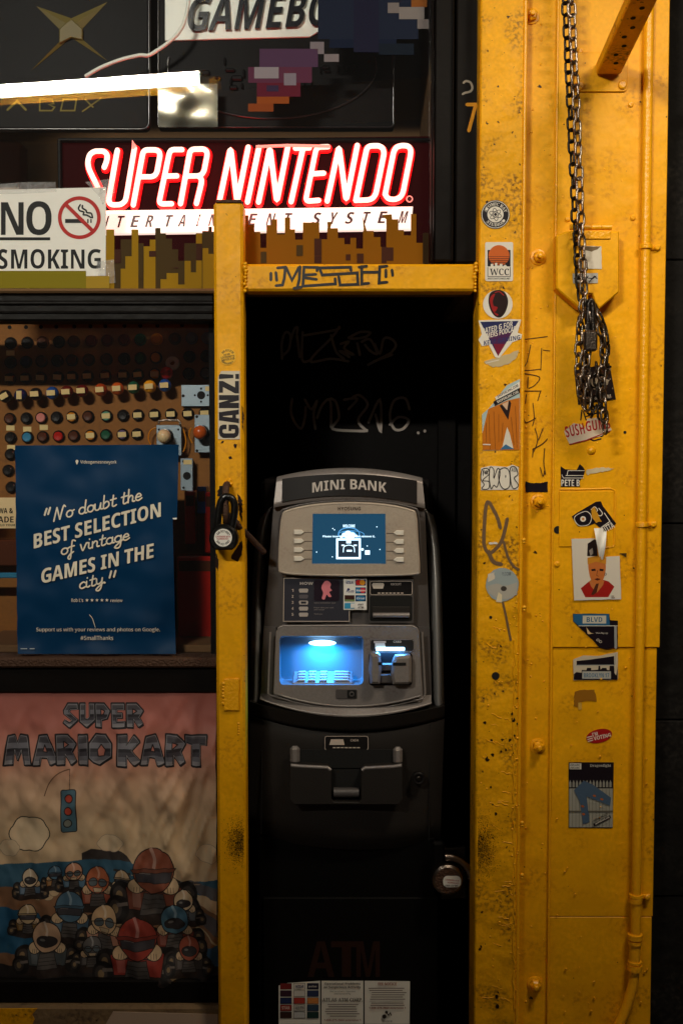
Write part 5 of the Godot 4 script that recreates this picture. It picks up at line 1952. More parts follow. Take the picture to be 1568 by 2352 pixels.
func cash_machine() -> void:
	var Z := ZATM
	var t := thing("cash_machine", "grey and black freestanding cash machine with a lit blue screen behind the yellow frame", "cash machine", Vector3(P(797, 1900, Z).x, 0, Z - 0.2))
	var g := Geo.new()
	# cabinet and safe
	var x0 := P(592, 1800, Z - 0.04).x
	var x1 := P(1000, 1800, Z - 0.04).x
	var ytop := P(797, 1100, Z - 0.1).y
	var ysafe := P(797, 1925, Z - 0.03).y
	g.box(Vector3((x0 + x1) / 2, (ysafe + ytop) / 2, Z - 0.27), Vector3(x1 - x0 - 0.01, ytop - ysafe, 0.34), 0.01)
	part(t, "cabinet", g, mats.atm_black)
	g = Geo.new()
	g.box(Vector3((x0 + x1) / 2, ysafe / 2, Z - 0.23), Vector3(x1 - x0 + 0.004, ysafe, 0.38), 0.006)
	part(t, "safe", g, mats.atm_safe)
	g = Geo.new()
	pbox(g, 604, 2062, 1004, 2500, Z - 0.032, 0.012, 0.003)
	var door := part(t, "safe_door", g, mats.atm_safe)
	var k := ink(Z - 0.0318)
	for c in [["A", 706, 768], ["T", 760, 832], ["M", 818, 872]]:
		k.text(c[0], (c[1] + c[2]) / 2.0, 2203, c[2] - c[1], 82, rgb(46, 27, 20))
	part(door, "lettering", k.geo, mats.ink)
	# lower front with the cash tray
	var top := V([574, 1642, 797, 1685, 1020, 1651])
	var low := V([570, 1911, 790, 1951, 1011, 1931])
	g = Geo.new()
	var rows := arched(top, low, Z + 0.012, Z + 0.0, [574, 570], [1020, 1011], 0.006, 0.03)
	g.grid(rows)
	g.skirt(rows, Z - 0.1)
	var front := part(t, "lower_front", g, mats.atm_dark)
	for u in [602.5, 987.0]:
		g = Geo.new()
		rim_tube(g, [Vector2(u, curve3(top, u) + 3), Vector2(u - 2, 1800), Vector2(u - 3, curve3(low, u) - 6)], Z + 0.008 + bulge(u), 0.0012, false)
		part(front, "seam", g, mats.gap)
	# label above the tray
	g = Geo.new()
	pprism(g, rrect(745, 1690, 846, 1724, 5), Z + 0.0135, 0.004)
	var lab := part(front, "cash_label", g, mats.atm_black)
	k = ink(Z + 0.0137)
	var pale := rgb(196, 180, 168)
	k.line(rrect(746, 1691, 845, 1723, 5), 1.3, pale, true)
	k.poly(V([756, 1711, 760, 1698, 788, 1698, 791, 1711]), pale)
	k.text("CASH", 813.5, 1700.5, 18, 5, pale)
	for i in 7:
		k.rect(764 + i * 9.2, 1716, 771 + i * 9.2, 1718.5, pale)
	part(lab, "print", k.geo, mats.ink)
	# tray
	g = Geo.new()
	pbox(g, 686, 1722, 905, 1764, Z + 0.014, 0.004, 0.0)
	part(front, "cash_slot", g, mats.hole)
	g = Geo.new()
	pprism(g, V([666, 1756, 688, 1758, 752, 1761, 761, 1768, 761, 1836, 766, 1842, 824, 1843, 829, 1836, 829, 1768, 838, 1762, 903, 1759, 924, 1756, 924, 1836, 916, 1848, 674, 1848, 665, 1836]), Z + 0.040, 0.03, 0.0012)
	var tray := part(front, "cash_tray", g, mats.atm_dark)
	for s in [[666, 1716, 688, 1756], [903, 1718, 924, 1757]]:
		g = Geo.new()
		pbox(g, s[0], s[1], s[2], s[3], Z + 0.026, 0.018, 0.006)
		part(tray, "cheek", g, mats.atm_silver)
	g = Geo.new()
	rim_tube(g, V([668, 1758, 690, 1760, 752, 1763, 759, 1769]), Z + 0.0375, 0.0042, false)
	rim_tube(g, V([831, 1769, 838, 1764, 903, 1761, 922, 1758]), Z + 0.0375, 0.0042, false)
	part(tray, "bright_edge", g, mats.atm_silver)
	g = Geo.new()
	pbox(g, 761, 1768, 829, 1842, Z + 0.016, 0.003, 0.0)
	part(tray, "notch_back", g, mats.hole)
	g = Geo.new()
	g.tube([P(766, 1820, Z + 0.024), P(824, 1820, Z + 0.024)], 0.011, 14)
	part(tray, "roller", g, mats.atm_grey)
	g = Geo.new()
	var at := P(961, 1787, Z + 0.008)
	g.lathe([Vector2(0.0145, -0.01), Vector2(0.0145, 0.004), Vector2(0.012, 0.006), Vector2(0.0085, 0.005), Vector2(0.0085, 0.002), Vector2(0.0, 0.002)], Transform3D(Basis(), at), 24)
	var lk := part(front, "key_lock", g, mats.atm_black)
	g = Geo.new()
	g.lathe([Vector2(0.0055, 0.0), Vector2(0.0055, 0.006), Vector2(0.004, 0.007), Vector2(0.0, 0.007)], Transform3D(Basis(), at), 16)
	g.box(at + Vector3(0, 0, 0.0072), Vector3(0.0014, 0.007, 0.0008))
	part(lk, "keyway", g, mats.steel_dark)
	# side rails, curved in section
	for side in [-1, 1]:
		rows = []
		for f in [[1161, 626, 630, 0.0], [1168, 611, 628, 0.1], [1182, 600, 624, 0.2], [1210, 592, 617, 0.3], [1260, 585, 610, 0.4], [1330, 580, 607, 0.5], [1450, 577, 604, 0.6], [1560, 575, 601, 0.7], [1638, 573.5, 599, 0.8]]:
			var line := []
			for j in 11:
				var s := j / 10.0
				var u := lerpf(f[1], f[2], s)
				var vv: float = f[0] + (6.0 * s if f[0] > 1600 else 0.0)
				var zz := Z - 0.052 + 0.036 * pow(sin(PI * clampf(s, 0.03, 0.93)), 0.6) - 0.085 * pow(1.0 - clampf((f[0] - 1160.0) / 380.0, 0.0, 1.0), 1.6)
				line.append(P(u if side < 0 else 1594.0 - u, vv, zz))
			if side > 0:
				line.reverse()
			rows.append(line)
		g = Geo.new()
		g.grid(rows)
		g.skirt(rows, Z - 0.12)
		part(t, "side_rail", g, mats.atm_rail)
	# fascia behind the screen, flanks and lip
	g = Geo.new()
	rows = arched(V([624, 1166, 801, 1142, 978, 1168]), V([612, 1442, 797, 1440, 982, 1442]), Z - 0.006, Z - 0.002, [628, 606], [975, 986])
	g.grid(rows)
	g.skirt(rows, Z - 0.1)
	var fascia := part(t, "fascia", g, mats.atm_grey)
	for s in [[[606, 598], [634, 629]], [[960, 966], [986, 991]]]:
		g = Geo.new()
		rows = []
		for i in 9:
			var f := i / 8.0
			var line := []
			for j in 5:
				var u := lerpf(lerpf(s[0][0], s[0][1], f), lerpf(s[1][0], s[1][1], f), j / 4.0)
				line.append(P(u, lerpf(1440, 1606, f), Z - 0.004 + 0.5 * bulge(u)))
			rows.append(line)
		g.grid(rows)
		g.skirt(rows, Z - 0.1)
		part(fascia, "flank", g, mats.atm_grey)
	g = Geo.new()
	rows = arched(V([597, 1588, 797, 1612, 990, 1594]), V([597, 1607, 797, 1647, 990, 1617]), Z + 0.006, Z + 0.034, [598, 597], [990, 990], 0.0, 0.004)
	g.grid(rows)
	g.skirt(rows, Z - 0.06)
	part(fascia, "lip", g, mats.atm_silver)
	g = Geo.new()
	rows = arched(V([573, 1611, 797, 1648, 1021, 1621]), V([574, 1640, 797, 1679, 1020, 1648]), Z + 0.030, Z + 0.012, [573, 574], [1021, 1020], 0.0, 0.004)
	g.grid(rows)
	g.skirt(rows, Z - 0.06)
	part(fascia, "under_lip", g, mats.atm_dark)
	# hood with its arched name plate
	g = Geo.new()
	rows = arched(V([634, 1096, 801, 1076, 971, 1098]), V([628, 1166, 801, 1148, 976, 1168]), Z + 0.004, Z + 0.02, [636, 628], [969, 976], 0.014, 0.006)
	g.grid(rows)
	g.skirt(rows, Z - 0.12)
	var hood := part(t, "hood", g, mats.atm_silver)
	g = Geo.new()
	rows = arched(V([648, 1100, 801, 1089, 957, 1104]), V([647, 1153, 801, 1138.5, 957, 1157]), Z + 0.0135, Z + 0.0225, [648, 647], [957, 957])
	g.grid(rows)
	g.skirt(rows, Z - 0.02)
	var plate := part(hood, "name_plate", g, mats.atm_black)
	k = ink(Z + 0.0192, func(u: float, v: float) -> float: return bulge(u) + (v - 1119.0) / 50.0 * 0.009)
	k.text("MINI BANK", 802, 1120, 170, 23, rgb(180, 170, 162), {"arch": 8.0})
	part(plate, "lettering", k.geo, mats.ink)
	# screen panel with its opening
	var outer := smooth(V([642, 1302, 644, 1240, 650, 1186, 664, 1173, 720, 1161, 801, 1156, 882, 1160, 940, 1172, 953, 1184, 957, 1240, 961, 1306, 954, 1317, 900, 1320, 801, 1321, 700, 1319, 650, 1314]), true, 5)
	var hole := V([718, 1180, 885, 1180, 886, 1296, 716, 1296])
	g = Geo.new()
	ring_prism(g, outer, hole, Z + 0.026, 0.03)
	var panel := part(fascia, "screen_panel", g, mats.atm_tan)
	g = Geo.new()
	rim_tube(g, outer, Z + 0.0235, 0.0035)
	part(panel, "rounded_edge", g, mats.atm_tan)
	g = Geo.new()
	rim_tube(g, smooth(V([637, 1312, 638, 1240, 644, 1182, 658, 1168, 720, 1155, 801, 1150, 884, 1154, 946, 1166, 960, 1180, 964, 1240, 967, 1314])), Z + 0.012, 0.0022, false)
	part(panel, "surround", g, mats.atm_grey)
	g = Geo.new()
	pbox(g, 712, 1174, 890, 1302, Z + 0.012, 0.006, 0.0)
	var scr := part(panel, "screen", g, mats.screen)
	# what the screen shows
	var zs := Z + 0.0122
	k = ink(zs)
	var c1 := rgb(255, 255, 255)
	k.line(oval(801, 1226, 24, 14, 24), 2.2, c1, true)
	k.line(oval(806, 1228, 30, 9, 24), 1.4, c1, true)
	k.poly(oval(801, 1228, 17, 9, 20), c1)
	part(scr, "screen_glow_picture", k.geo, mats.screen_mid)
	k = ink(zs + 0.0003)
	k.text("WELCOME", 801, 1208, 28, 6.5, c1)
	k.text("Please insert your card and remove it.", 801, 1232.5, 120, 6, c1)
	k.line(V([774, 1239, 826, 1239, 826, 1282, 774, 1282]), 4.6, c1, true)
	for p in [[790, 1228, 5, 4], [799, 1224, 7, 5], [809, 1227, 6, 4], [817, 1231, 4, 3], [784, 1233, 3, 3], [803, 1233, 12, 4]]:
		k.poly(oval(p[0], p[1], p[2], p[3], 14), c1)
	k.rect(838, 1264, 849, 1274, c1)
	k.poly(oval(832, 1262, 3, 3, 10), c1)
	for p in [[764, 1214], [768, 1217], [865, 1210], [872, 1262], [727, 1268], [843, 1254], [763, 1279]]:
		k.poly(oval(p[0], p[1], 1.3, 1.3, 6), c1)
	part(scr, "screen_print", k.geo, mats.screen_ink)
	k = ink(zs + 0.003)
	k.rect(778, 1243, 822, 1278, c1)
	part(scr, "screen_inner", k.geo, mats.screen_dim)
	k = ink(zs + 0.0034)
	k.rect(795, 1242, 806, 1248, c1)
	k.rect(784, 1251, 791, 1254, c1)
	k.rect(812, 1251, 819, 1254, c1)
	k.rect(796, 1263, 808, 1267, c1)
	k.line(smooth(V([788, 1268, 790, 1256, 801, 1252, 812, 1256, 814, 1268])), 1.6, c1)
	part(scr, "screen_icon", k.geo, mats.screen_ink)
	k = ink(Z + 0.0262)
	k.text("HYOSUNG", 802, 1168.5, 52, 8, rgb(40, 30, 28))
	var dark := rgb(58, 46, 40)
	for i in 4:
		k.line(V([699, 1223 + i * 20.4, 716, 1223 + i * 20.4]), 1.2, dark)
		k.line(V([887, 1225 + i * 20.5, 903, 1225 + i * 20.5]), 1.2, dark)
	part(panel, "lettering", k.geo, mats.ink)
	for i in 4:
		for s in [0, 1]:
			g = Geo.new()
			var v := 1222.5 + i * 20.4 if s == 0 else 1224.0 + i * 20.6
			var pts := V([675, v - 5.5, 692, v - 5.5, 698, v, 692, v + 5.5, 675, v + 5.5]) if s == 0 else V([927, v - 5.5, 910, v - 5.5, 904, v, 910, v + 5.5, 927, v + 5.5])
			pprism(g, pts, Z + 0.031, 0.006, 0.0012)
			part(panel, "side_button", g, mats.button)
	# instruction panel
	g = Geo.new()
	pbox(g, 650, 1326, 804, 1429, Z + 0.010, 0.008, 0.0012)
	var how := part(fascia, "instruction_panel", g, mats.atm_black)
	k = ink(Z + 0.0102)
	k.rect(653, 1329, 801, 1427, rgb(52, 50, 60))
	k.line(V([652, 1328, 802, 1328, 802, 1427, 651, 1427]), 1.6, rgb(186, 172, 160), true)
	k.text("HOW TO USE", 727, 1340, 76, 6.5, rgb(206, 194, 186))
	for i in 5:
		var v := 1356.0 + i * 13.8
		k.text(str(i + 1), 672, v, 4, 6.5, pale)
		k.poly(V([688, v - 4, 706, v - 4, 708, v - 1, 706, v + 5, 688, v + 5, 686, v - 1]), rgb(176, 166, 160) if i != 1 else rgb(92, 88, 92))
		if i == 2:
			k.rect(691, v - 2, 703, v + 3, rgb(46, 44, 52))
	for q in [["Please enter and", 1353], ["and remove quickly", 1357.5], ["Please enter your pin", 1369], ["and press enter", 1374], ["Select transaction type", 1385], ["Please take your cash", 1396], ["and receipt", 1400.5], ["Thank you", 1410.5]]:
		k.text(q[0], 721 + q[0].length() * 1.07, q[1], q[0].length() * 2.15, 4.0, rgb(150, 140, 136), {"font": "s"})
	k.poly(rrect(721, 1332, 779, 1380, 5), rgb(34, 28, 34))
	k.poly(smooth(V([742, 1340, 748, 1334, 756, 1336, 760, 1342, 758, 1350, 762, 1356, 756, 1360, 761, 1370, 755, 1371, 750, 1366, 745, 1377, 739, 1374, 742, 1362, 738, 1350]), true), rgb(214, 124, 134))
	part(how, "print", k.geo, mats.ink)
	# card emblems
	g = Geo.new()
	pbox(g, 788.5, 1328, 842, 1401, Z + 0.0125, 0.006, 0.0006)
	var em := part(fascia, "card_emblems", g, mats.paper)
	k = ink(Z + 0.0127)
	for s in [[791, 1331, 814, 1345, rgb(232, 228, 224)], [816, 1331, 840, 1345, rgb(30, 40, 90)], [791, 1349, 814, 1363, rgb(232, 228, 224)], [816, 1349, 840, 1363, rgb(20, 60, 110)], [791, 1367, 814, 1381, rgb(60, 30, 24)], [816, 1367, 840, 1381, rgb(20, 50, 96)], [791, 1385, 814, 1398, rgb(60, 150, 190)], [816, 1385, 840, 1398, rgb(232, 228, 224)]]:
		k.rect(s[0], s[1], s[2], s[3], s[4])
	k.text("VISA", 802.5, 1338, 17, 6.5, rgb(30, 50, 120), {"shear": 0.2})
	k.poly(oval(823, 1338, 6.5, 6.0, 18), rgb(200, 40, 36))
	k.poly(oval(832, 1338, 6.5, 6.0, 18), rgb(226, 150, 40))
	k.text("PLUS", 804, 1358, 17, 5.5, rgb(24, 40, 100), {"shear": 0.2})
	k.poly(V([796, 1354, 800, 1350, 804, 1354, 800, 1357]), rgb(24, 40, 100))
	k.poly(oval(822, 1356, 6.5, 6.0, 18), rgb(40, 120, 170))
	k.poly(oval(833, 1356, 6.5, 6.0, 18), rgb(200, 40, 50))
	k.text("Maestro", 828, 1356, 20, 4.5, rgb(240, 236, 232))
	k.rect(791, 1377, 814, 1381, rgb(120, 140, 90))
	k.poly(oval(828, 1374, 11, 6.2, 18), rgb(30, 110, 160))
	k.text("Cirrus", 828, 1374, 18, 5, rgb(240, 236, 232), {"shear": 0.2})
	k.rect(805, 1386, 814, 1396, rgb(226, 224, 220))
	k.text("ANY", 828, 1388.5, 13, 4.6, rgb(30, 26, 26))
	k.text("ATM", 828, 1395, 13, 4.6, rgb(30, 26, 26))
	part(em, "print", k.geo, mats.ink)
	# receipt label and slot
	g = Geo.new()
	pbox(g, 846, 1328, 950, 1432, Z + 0.0075, 0.006, 0.001)
	var rec := part(fascia, "receipt_unit", g, mats.atm_grey)
	g = Geo.new()
	pprism(g, rrect(849, 1334, 947, 1367, 4), Z + 0.0095, 0.003)
	part(rec, "receipt_label", g, mats.atm_black)
	k = ink(Z + 0.0097)
	k.line(rrect(850, 1335, 946, 1366, 4), 1.2, pale, true)
	k.poly(V([854, 1343, 856, 1339, 880, 1339, 882, 1343, 879, 1352, 857, 1352]), rgb(196, 184, 172))
	k.text("RECEIPT", 909, 1342, 24, 5.0, rgb(170, 160, 154))
	for i in 7:
		k.rect(867 + i * 8.8, 1361, 873 + i * 8.8, 1363.4, pale)
	part(rec, "print", k.geo, mats.ink)
	g = Geo.new()
	pprism(g, rrect(849, 1369, 946, 1426, 4), Z + 0.0092, 0.003)
	part(rec, "receipt_slot", g, mats.hole)
	g = Geo.new()
	pbox(g, 853, 1393, 942, 1409, Z + 0.011, 0.006, 0.002)
	part(rec, "slot_floor", g, mats.atm_dark)
	g = Geo.new()
	rim_tube(g, V([856, 1413, 940, 1413]), Z + 0.014, 0.006, false)
	part(rec, "slot_ledge", g, mats.atm_silver)
	# lower block with the keypad bay
	var block := V([640, 1442, 650, 1438, 800, 1437, 946, 1438, 956, 1443, 960, 1450, 964, 1530, 968, 1596])
	for i in 13:
		var u := 968.0 - (968.0 - 630.0) * i / 12.0
		block.append(Vector2(u, curve3(V([630, 1592, 797, 1622, 968, 1597]), u) + 0.01 * i))
	block.append_array(V([633, 1520, 636, 1450]))
	var bay := rrect(642, 1461, 834, 1573, 9)
	g = Geo.new()
	ring_prism(g, block, bay, Z + 0.020, 0.03)
	var blk := part(t, "lower_block", g, mats.atm_silver)
	g = Geo.new()
	rim_tube(g, block, Z + 0.0185, 0.0025)
	part(blk, "rounded_edge", g, mats.atm_silver)
	g = Geo.new()
	var inner := []
	for p in rrect(645, 1464, 831, 1560, 10):
		inner.append(P(p.x, p.y, Z - 0.052))
	var rim := []
	for p in bay:
		rim.append(P(p.x, p.y, Z + 0.019))
	for i in bay.size():
		var j := (i + 1) % bay.size()
		g.quad(rim[j], rim[i], inner[i], inner[j])
	var idx := Geometry2D.triangulate_polygon(poly2(rrect(645, 1464, 831, 1560, 10), Z - 0.052))
	for i in range(0, idx.size(), 3):
		g.tri(inner[idx[i]], inner[idx[i + 1]], inner[idx[i + 2]])
	var kb := part(blk, "keypad_bay", g, mats.atm_pad)
	# sloping pad with keys
	var pa := P(672, 1541, Z - 0.030)
	var pb := P(808, 1541, Z - 0.030)
	var pc := P(812, 1569, Z + 0.013)
	var pd := P(668, 1569, Z + 0.013)
	var right := (pb - pa).normalized()
	var down := (pd - pa).normalized()
	var nrm := down.cross(right).normalized()
	var bs := Basis(right, -down, nrm)
	g = Geo.new()
	g.box((pa + pc) / 2 - nrm * 0.004, Vector3((pb - pa).length(), (pd - pa).length(), 0.008), 0.002, bs)
	var pad := part(kb, "key_plate", g, mats.atm_pad)
	var wl := (pb - pa).length()
	var hl := (pd - pa).length()
	for r in 4:
		for c in [[0.17, 0.13], [0.345, 0.13], [0.53, 0.13], [0.83, 0.25]]:
			g = Geo.new()
			g.box(pa + right * wl * c[0] + down * hl * (0.17 + r * 0.22) + nrm * 0.003, Vector3(wl * c[1], hl * 0.12, 0.004), 0.0014, bs)
			part(pad, "key", g, mats.atm_key)
	g = Geo.new()
	g.ball(Vector3.ZERO, 0.0315, 18)
	var lamp := MeshInstance3D.new()
	lamp.name = "bay_lamp"
	lamp.mesh = g.mesh()
	lamp.material_override = mats.blue_lamp
	kb.add_child(lamp)
	lamp.position = P(740, 1477, Z - 0.018) - root_at(kb)
	lamp.scale = Vector3(1.0, 0.2, 0.42)
	area_light(kb, P(740, 1484, Z - 0.018) + Vector3(0, -0.004, 0), Vector3(0, -1, -0.1), Vector3.BACK, Vector2(0.06, 0.022), 0.085, Color(0.10, 0.57, 1.0))
	# card reader
	g = Geo.new()
	pprism(g, rrect(849, 1468, 951, 1497, 6), Z + 0.0225, 0.003)
	var card := part(blk, "card_label", g, mats.atm_dark)
	k = ink(Z + 0.0227)
	k.line(rrect(850, 1469, 950, 1496, 6), 1.1, rgb(150, 140, 136), true)
	k.rect(858, 1472, 886, 1477, rgb(180, 170, 164))
	k.poly(V([861, 1477, 883, 1477, 886, 1488, 861, 1489]), rgb(206, 206, 206))
	k.text("CARD", 912, 1474, 18, 5, rgb(190, 184, 180))
	part(card, "print", k.geo, mats.ink)
	g = Geo.new()
	pbox(g, 863, 1487, 929, 1495, Z + 0.0265, 0.004, 0.0015)
	part(card, "strip_lamp", g, mats.blue_lamp)
	area_light(card, P(896, 1497, Z + 0.030), Vector3(0, -1, 0.25), Vector3.BACK, Vector2(0.062, 0.008), 0.014, Color(0.25, 0.62, 1.0))
	g = Geo.new()
	pprism(g, rrect(847, 1500, 946, 1574, 6), Z + 0.0225, 0.003)
	var reader := part(blk, "card_reader", g, mats.atm_black)
	for s in [[[850, 1502, 868, 1502, 874, 1508, 876, 1540, 872, 1572, 850, 1572, 847, 1545]], [[902, 1520, 908, 1508, 942, 1506, 945, 1512, 945, 1568, 938, 1573, 902, 1573, 898, 1548]]]:
		g = Geo.new()
		pprism(g, V(s[0]), Z + 0.050, 0.03, 0.006)
		part(reader, "jaw", g, mats.atm_silver)
	g = Geo.new()
	pbox(g, 872, 1524, 902, 1542, Z + 0.032, 0.02, 0.003)
	pbox(g, 872, 1548, 902, 1570, Z + 0.034, 0.02, 0.003)
	part(reader, "throat", g, mats.atm_grey)
	g = Geo.new()
	pbox(g, 902, 1522, 932, 1529, Z + 0.0508, 0.002)
	pbox(g, 868, 1521, 878, 1528, Z + 0.0506, 0.002)
	part(reader, "card_slot", g, mats.hole)
	# headphone socket
	g = Geo.new()
	pprism(g, rrect(771, 1583.5, 820, 1605, 3), Z + 0.0225, 0.003, 0.0006)
	var jack := part(blk, "socket_plate", g, mats.atm_grey)
	g = Geo.new()
	pprism(g, rrect(797, 1585, 818, 1603.5, 2), Z + 0.0232, 0.003)
	part(jack, "socket", g, mats.hole)
	g = Geo.new()
	g.lathe([Vector2(0.006, 0.0), Vector2(0.006, 0.002), Vector2(0.0035, 0.0025), Vector2(0.003, 0.0)], Transform3D(Basis(), P(807.5, 1594, Z + 0.0232)), 16)
	part(jack, "socket_ring", g, mats.atm_grey)
	g = Geo.new()
	rim_tube(g, [Vector2(621, 1452), Vector2(616, 1592), Vector2(624, 1598), Vector2(700, 1618), Vector2(797, 1629), Vector2(900, 1621), Vector2(972, 1604), Vector2(976, 1592), Vector2(969, 1452)], Z + 0.010, 0.0025, false)
	part(blk, "outline_bead", g, mats.atm_silver)
	# notices on the safe door
	notices(Z - 0.0312)

func notices(z: float) -> void:
	var t := thing("fee_notice", "three-part white fee notice with card emblems stuck low on the cash machine", "notice", P(790, 2300, z))
	var g := Geo.new()
	pprism(g, V([640, 2264, 660, 2258, 735, 2253, 735, 2352, 640, 2352]), z + 0.0006, 0.0005)
	part(t, "paper", g, mats.paper)
	g = Geo.new()
	pprism(g, V([738, 2253, 834, 2253, 834, 2352, 738, 2352]), z + 0.0006, 0.0005)
	part(t, "paper", g, mats.paper)
	g = Geo.new()
	pprism(g, V([837, 2253, 941, 2254, 940, 2352, 837, 2352]), z + 0.0006, 0.0005)
	part(t, "paper", g, mats.paper)
	var k := ink(z + 0.0007)
	var cs := [rgb(120, 40, 40), rgb(220, 214, 206), rgb(40, 40, 60), rgb(60, 36, 50), rgb(210, 206, 200), rgb(50, 60, 90), rgb(40, 50, 90), rgb(170, 60, 50), rgb(200, 130, 70), rgb(150, 50, 46), rgb(200, 196, 190), rgb(50, 70, 90), rgb(60, 40, 36), rgb(196, 196, 196), rgb(36, 60, 56)]
	for i in 15:
		var u := 644.0 + (i % 3) * 31
		var v := 2259.0 + (i / 3) * 16.5
		k.rect(u - 0.8, v - 0.8, u + 25.8, v + 13.8, rgb(40, 36, 36))
		k.rect(u, v, u + 25, v + 13, cs[i])
	k.text("VISA", 688, 2265.5, 19, 7, rgb(40, 50, 100), {"shear": 0.2})
	k.text("pulse", 718, 2266, 18, 6, rgb(220, 214, 206))
	k.text("STAR", 656.5, 2315, 18, 7, rgb(220, 200, 190))
	k.text("ALLYN", 688, 2315, 20, 7, rgb(40, 40, 50), {"font": "R"})
	var d := rgb(52, 44, 42)
	k.text("Operational Problems", 786, 2260, 82, 6.5, d)
	k.text("or Suspicious Activity", 786, 2268, 84, 7.5, d)
	k.text("This terminal is Operated", 786, 2277.5, 58, 4.5, d, {"font": "s"})
	k.text("and Serviced by", 786, 2283, 38, 4.5, d, {"font": "s"})
	k.text("ATLAS ATM CORP.", 786, 2296.5, 92, 8.5, d, {"font": "R"})
	var r := RandomNumberGenerator.new()
	r.seed = 3
	for i in 6:
		k.rect(786 - r.randf_range(28, 40), 2306 + i * 5.4, 786 + r.randf_range(28, 40), 2308 + i * 5.4, rgb(128, 116, 110))
	k.text("1-888-275-2664 extension 1", 786, 2343, 84, 5, rgb(140, 70, 50))
	k.text("FEE NOTICE", 889, 2260, 42, 6.5, rgb(150, 70, 44))
	for i in 6:
		k.rect(889 - r.randf_range(34, 44), 2269 + i * 5.0, 889 + r.randf_range(34, 44), 2271 + i * 5.0, rgb(128, 116, 110))
	for i in 2:
		k.rect(889 - r.randf_range(34, 42), 2303 + i * 5.0, 889 + r.randf_range(34, 42), 2305 + i * 5.0, rgb(128, 116, 110))
	k.text("1-888-275-2664 extension 1", 889, 2315, 84, 5, rgb(140, 70, 50))
	k.poly(oval(882, 2335, 5, 5, 12), d)
	k.poly(oval(887, 2325, 3.4, 3.4, 10), d)
	k.line(V([887, 2325, 892, 2332, 896, 2326, 898, 2332]), 2.4, d)
	k.text("more", 889, 2346, 22, 4, d, {"font": "s"})
	part(t, "print", k.geo, mats.ink)

# ---------------------------------------------------------------- locks
func ring_text(k: Ink, s: String, u: float, v: float, R: float, w: float, h: float, col: Color, rot := 0.0, font := "b") -> void:
	k.text(s, u, v, w, h, col, {"ring": R, "rot": rot, "font": font})

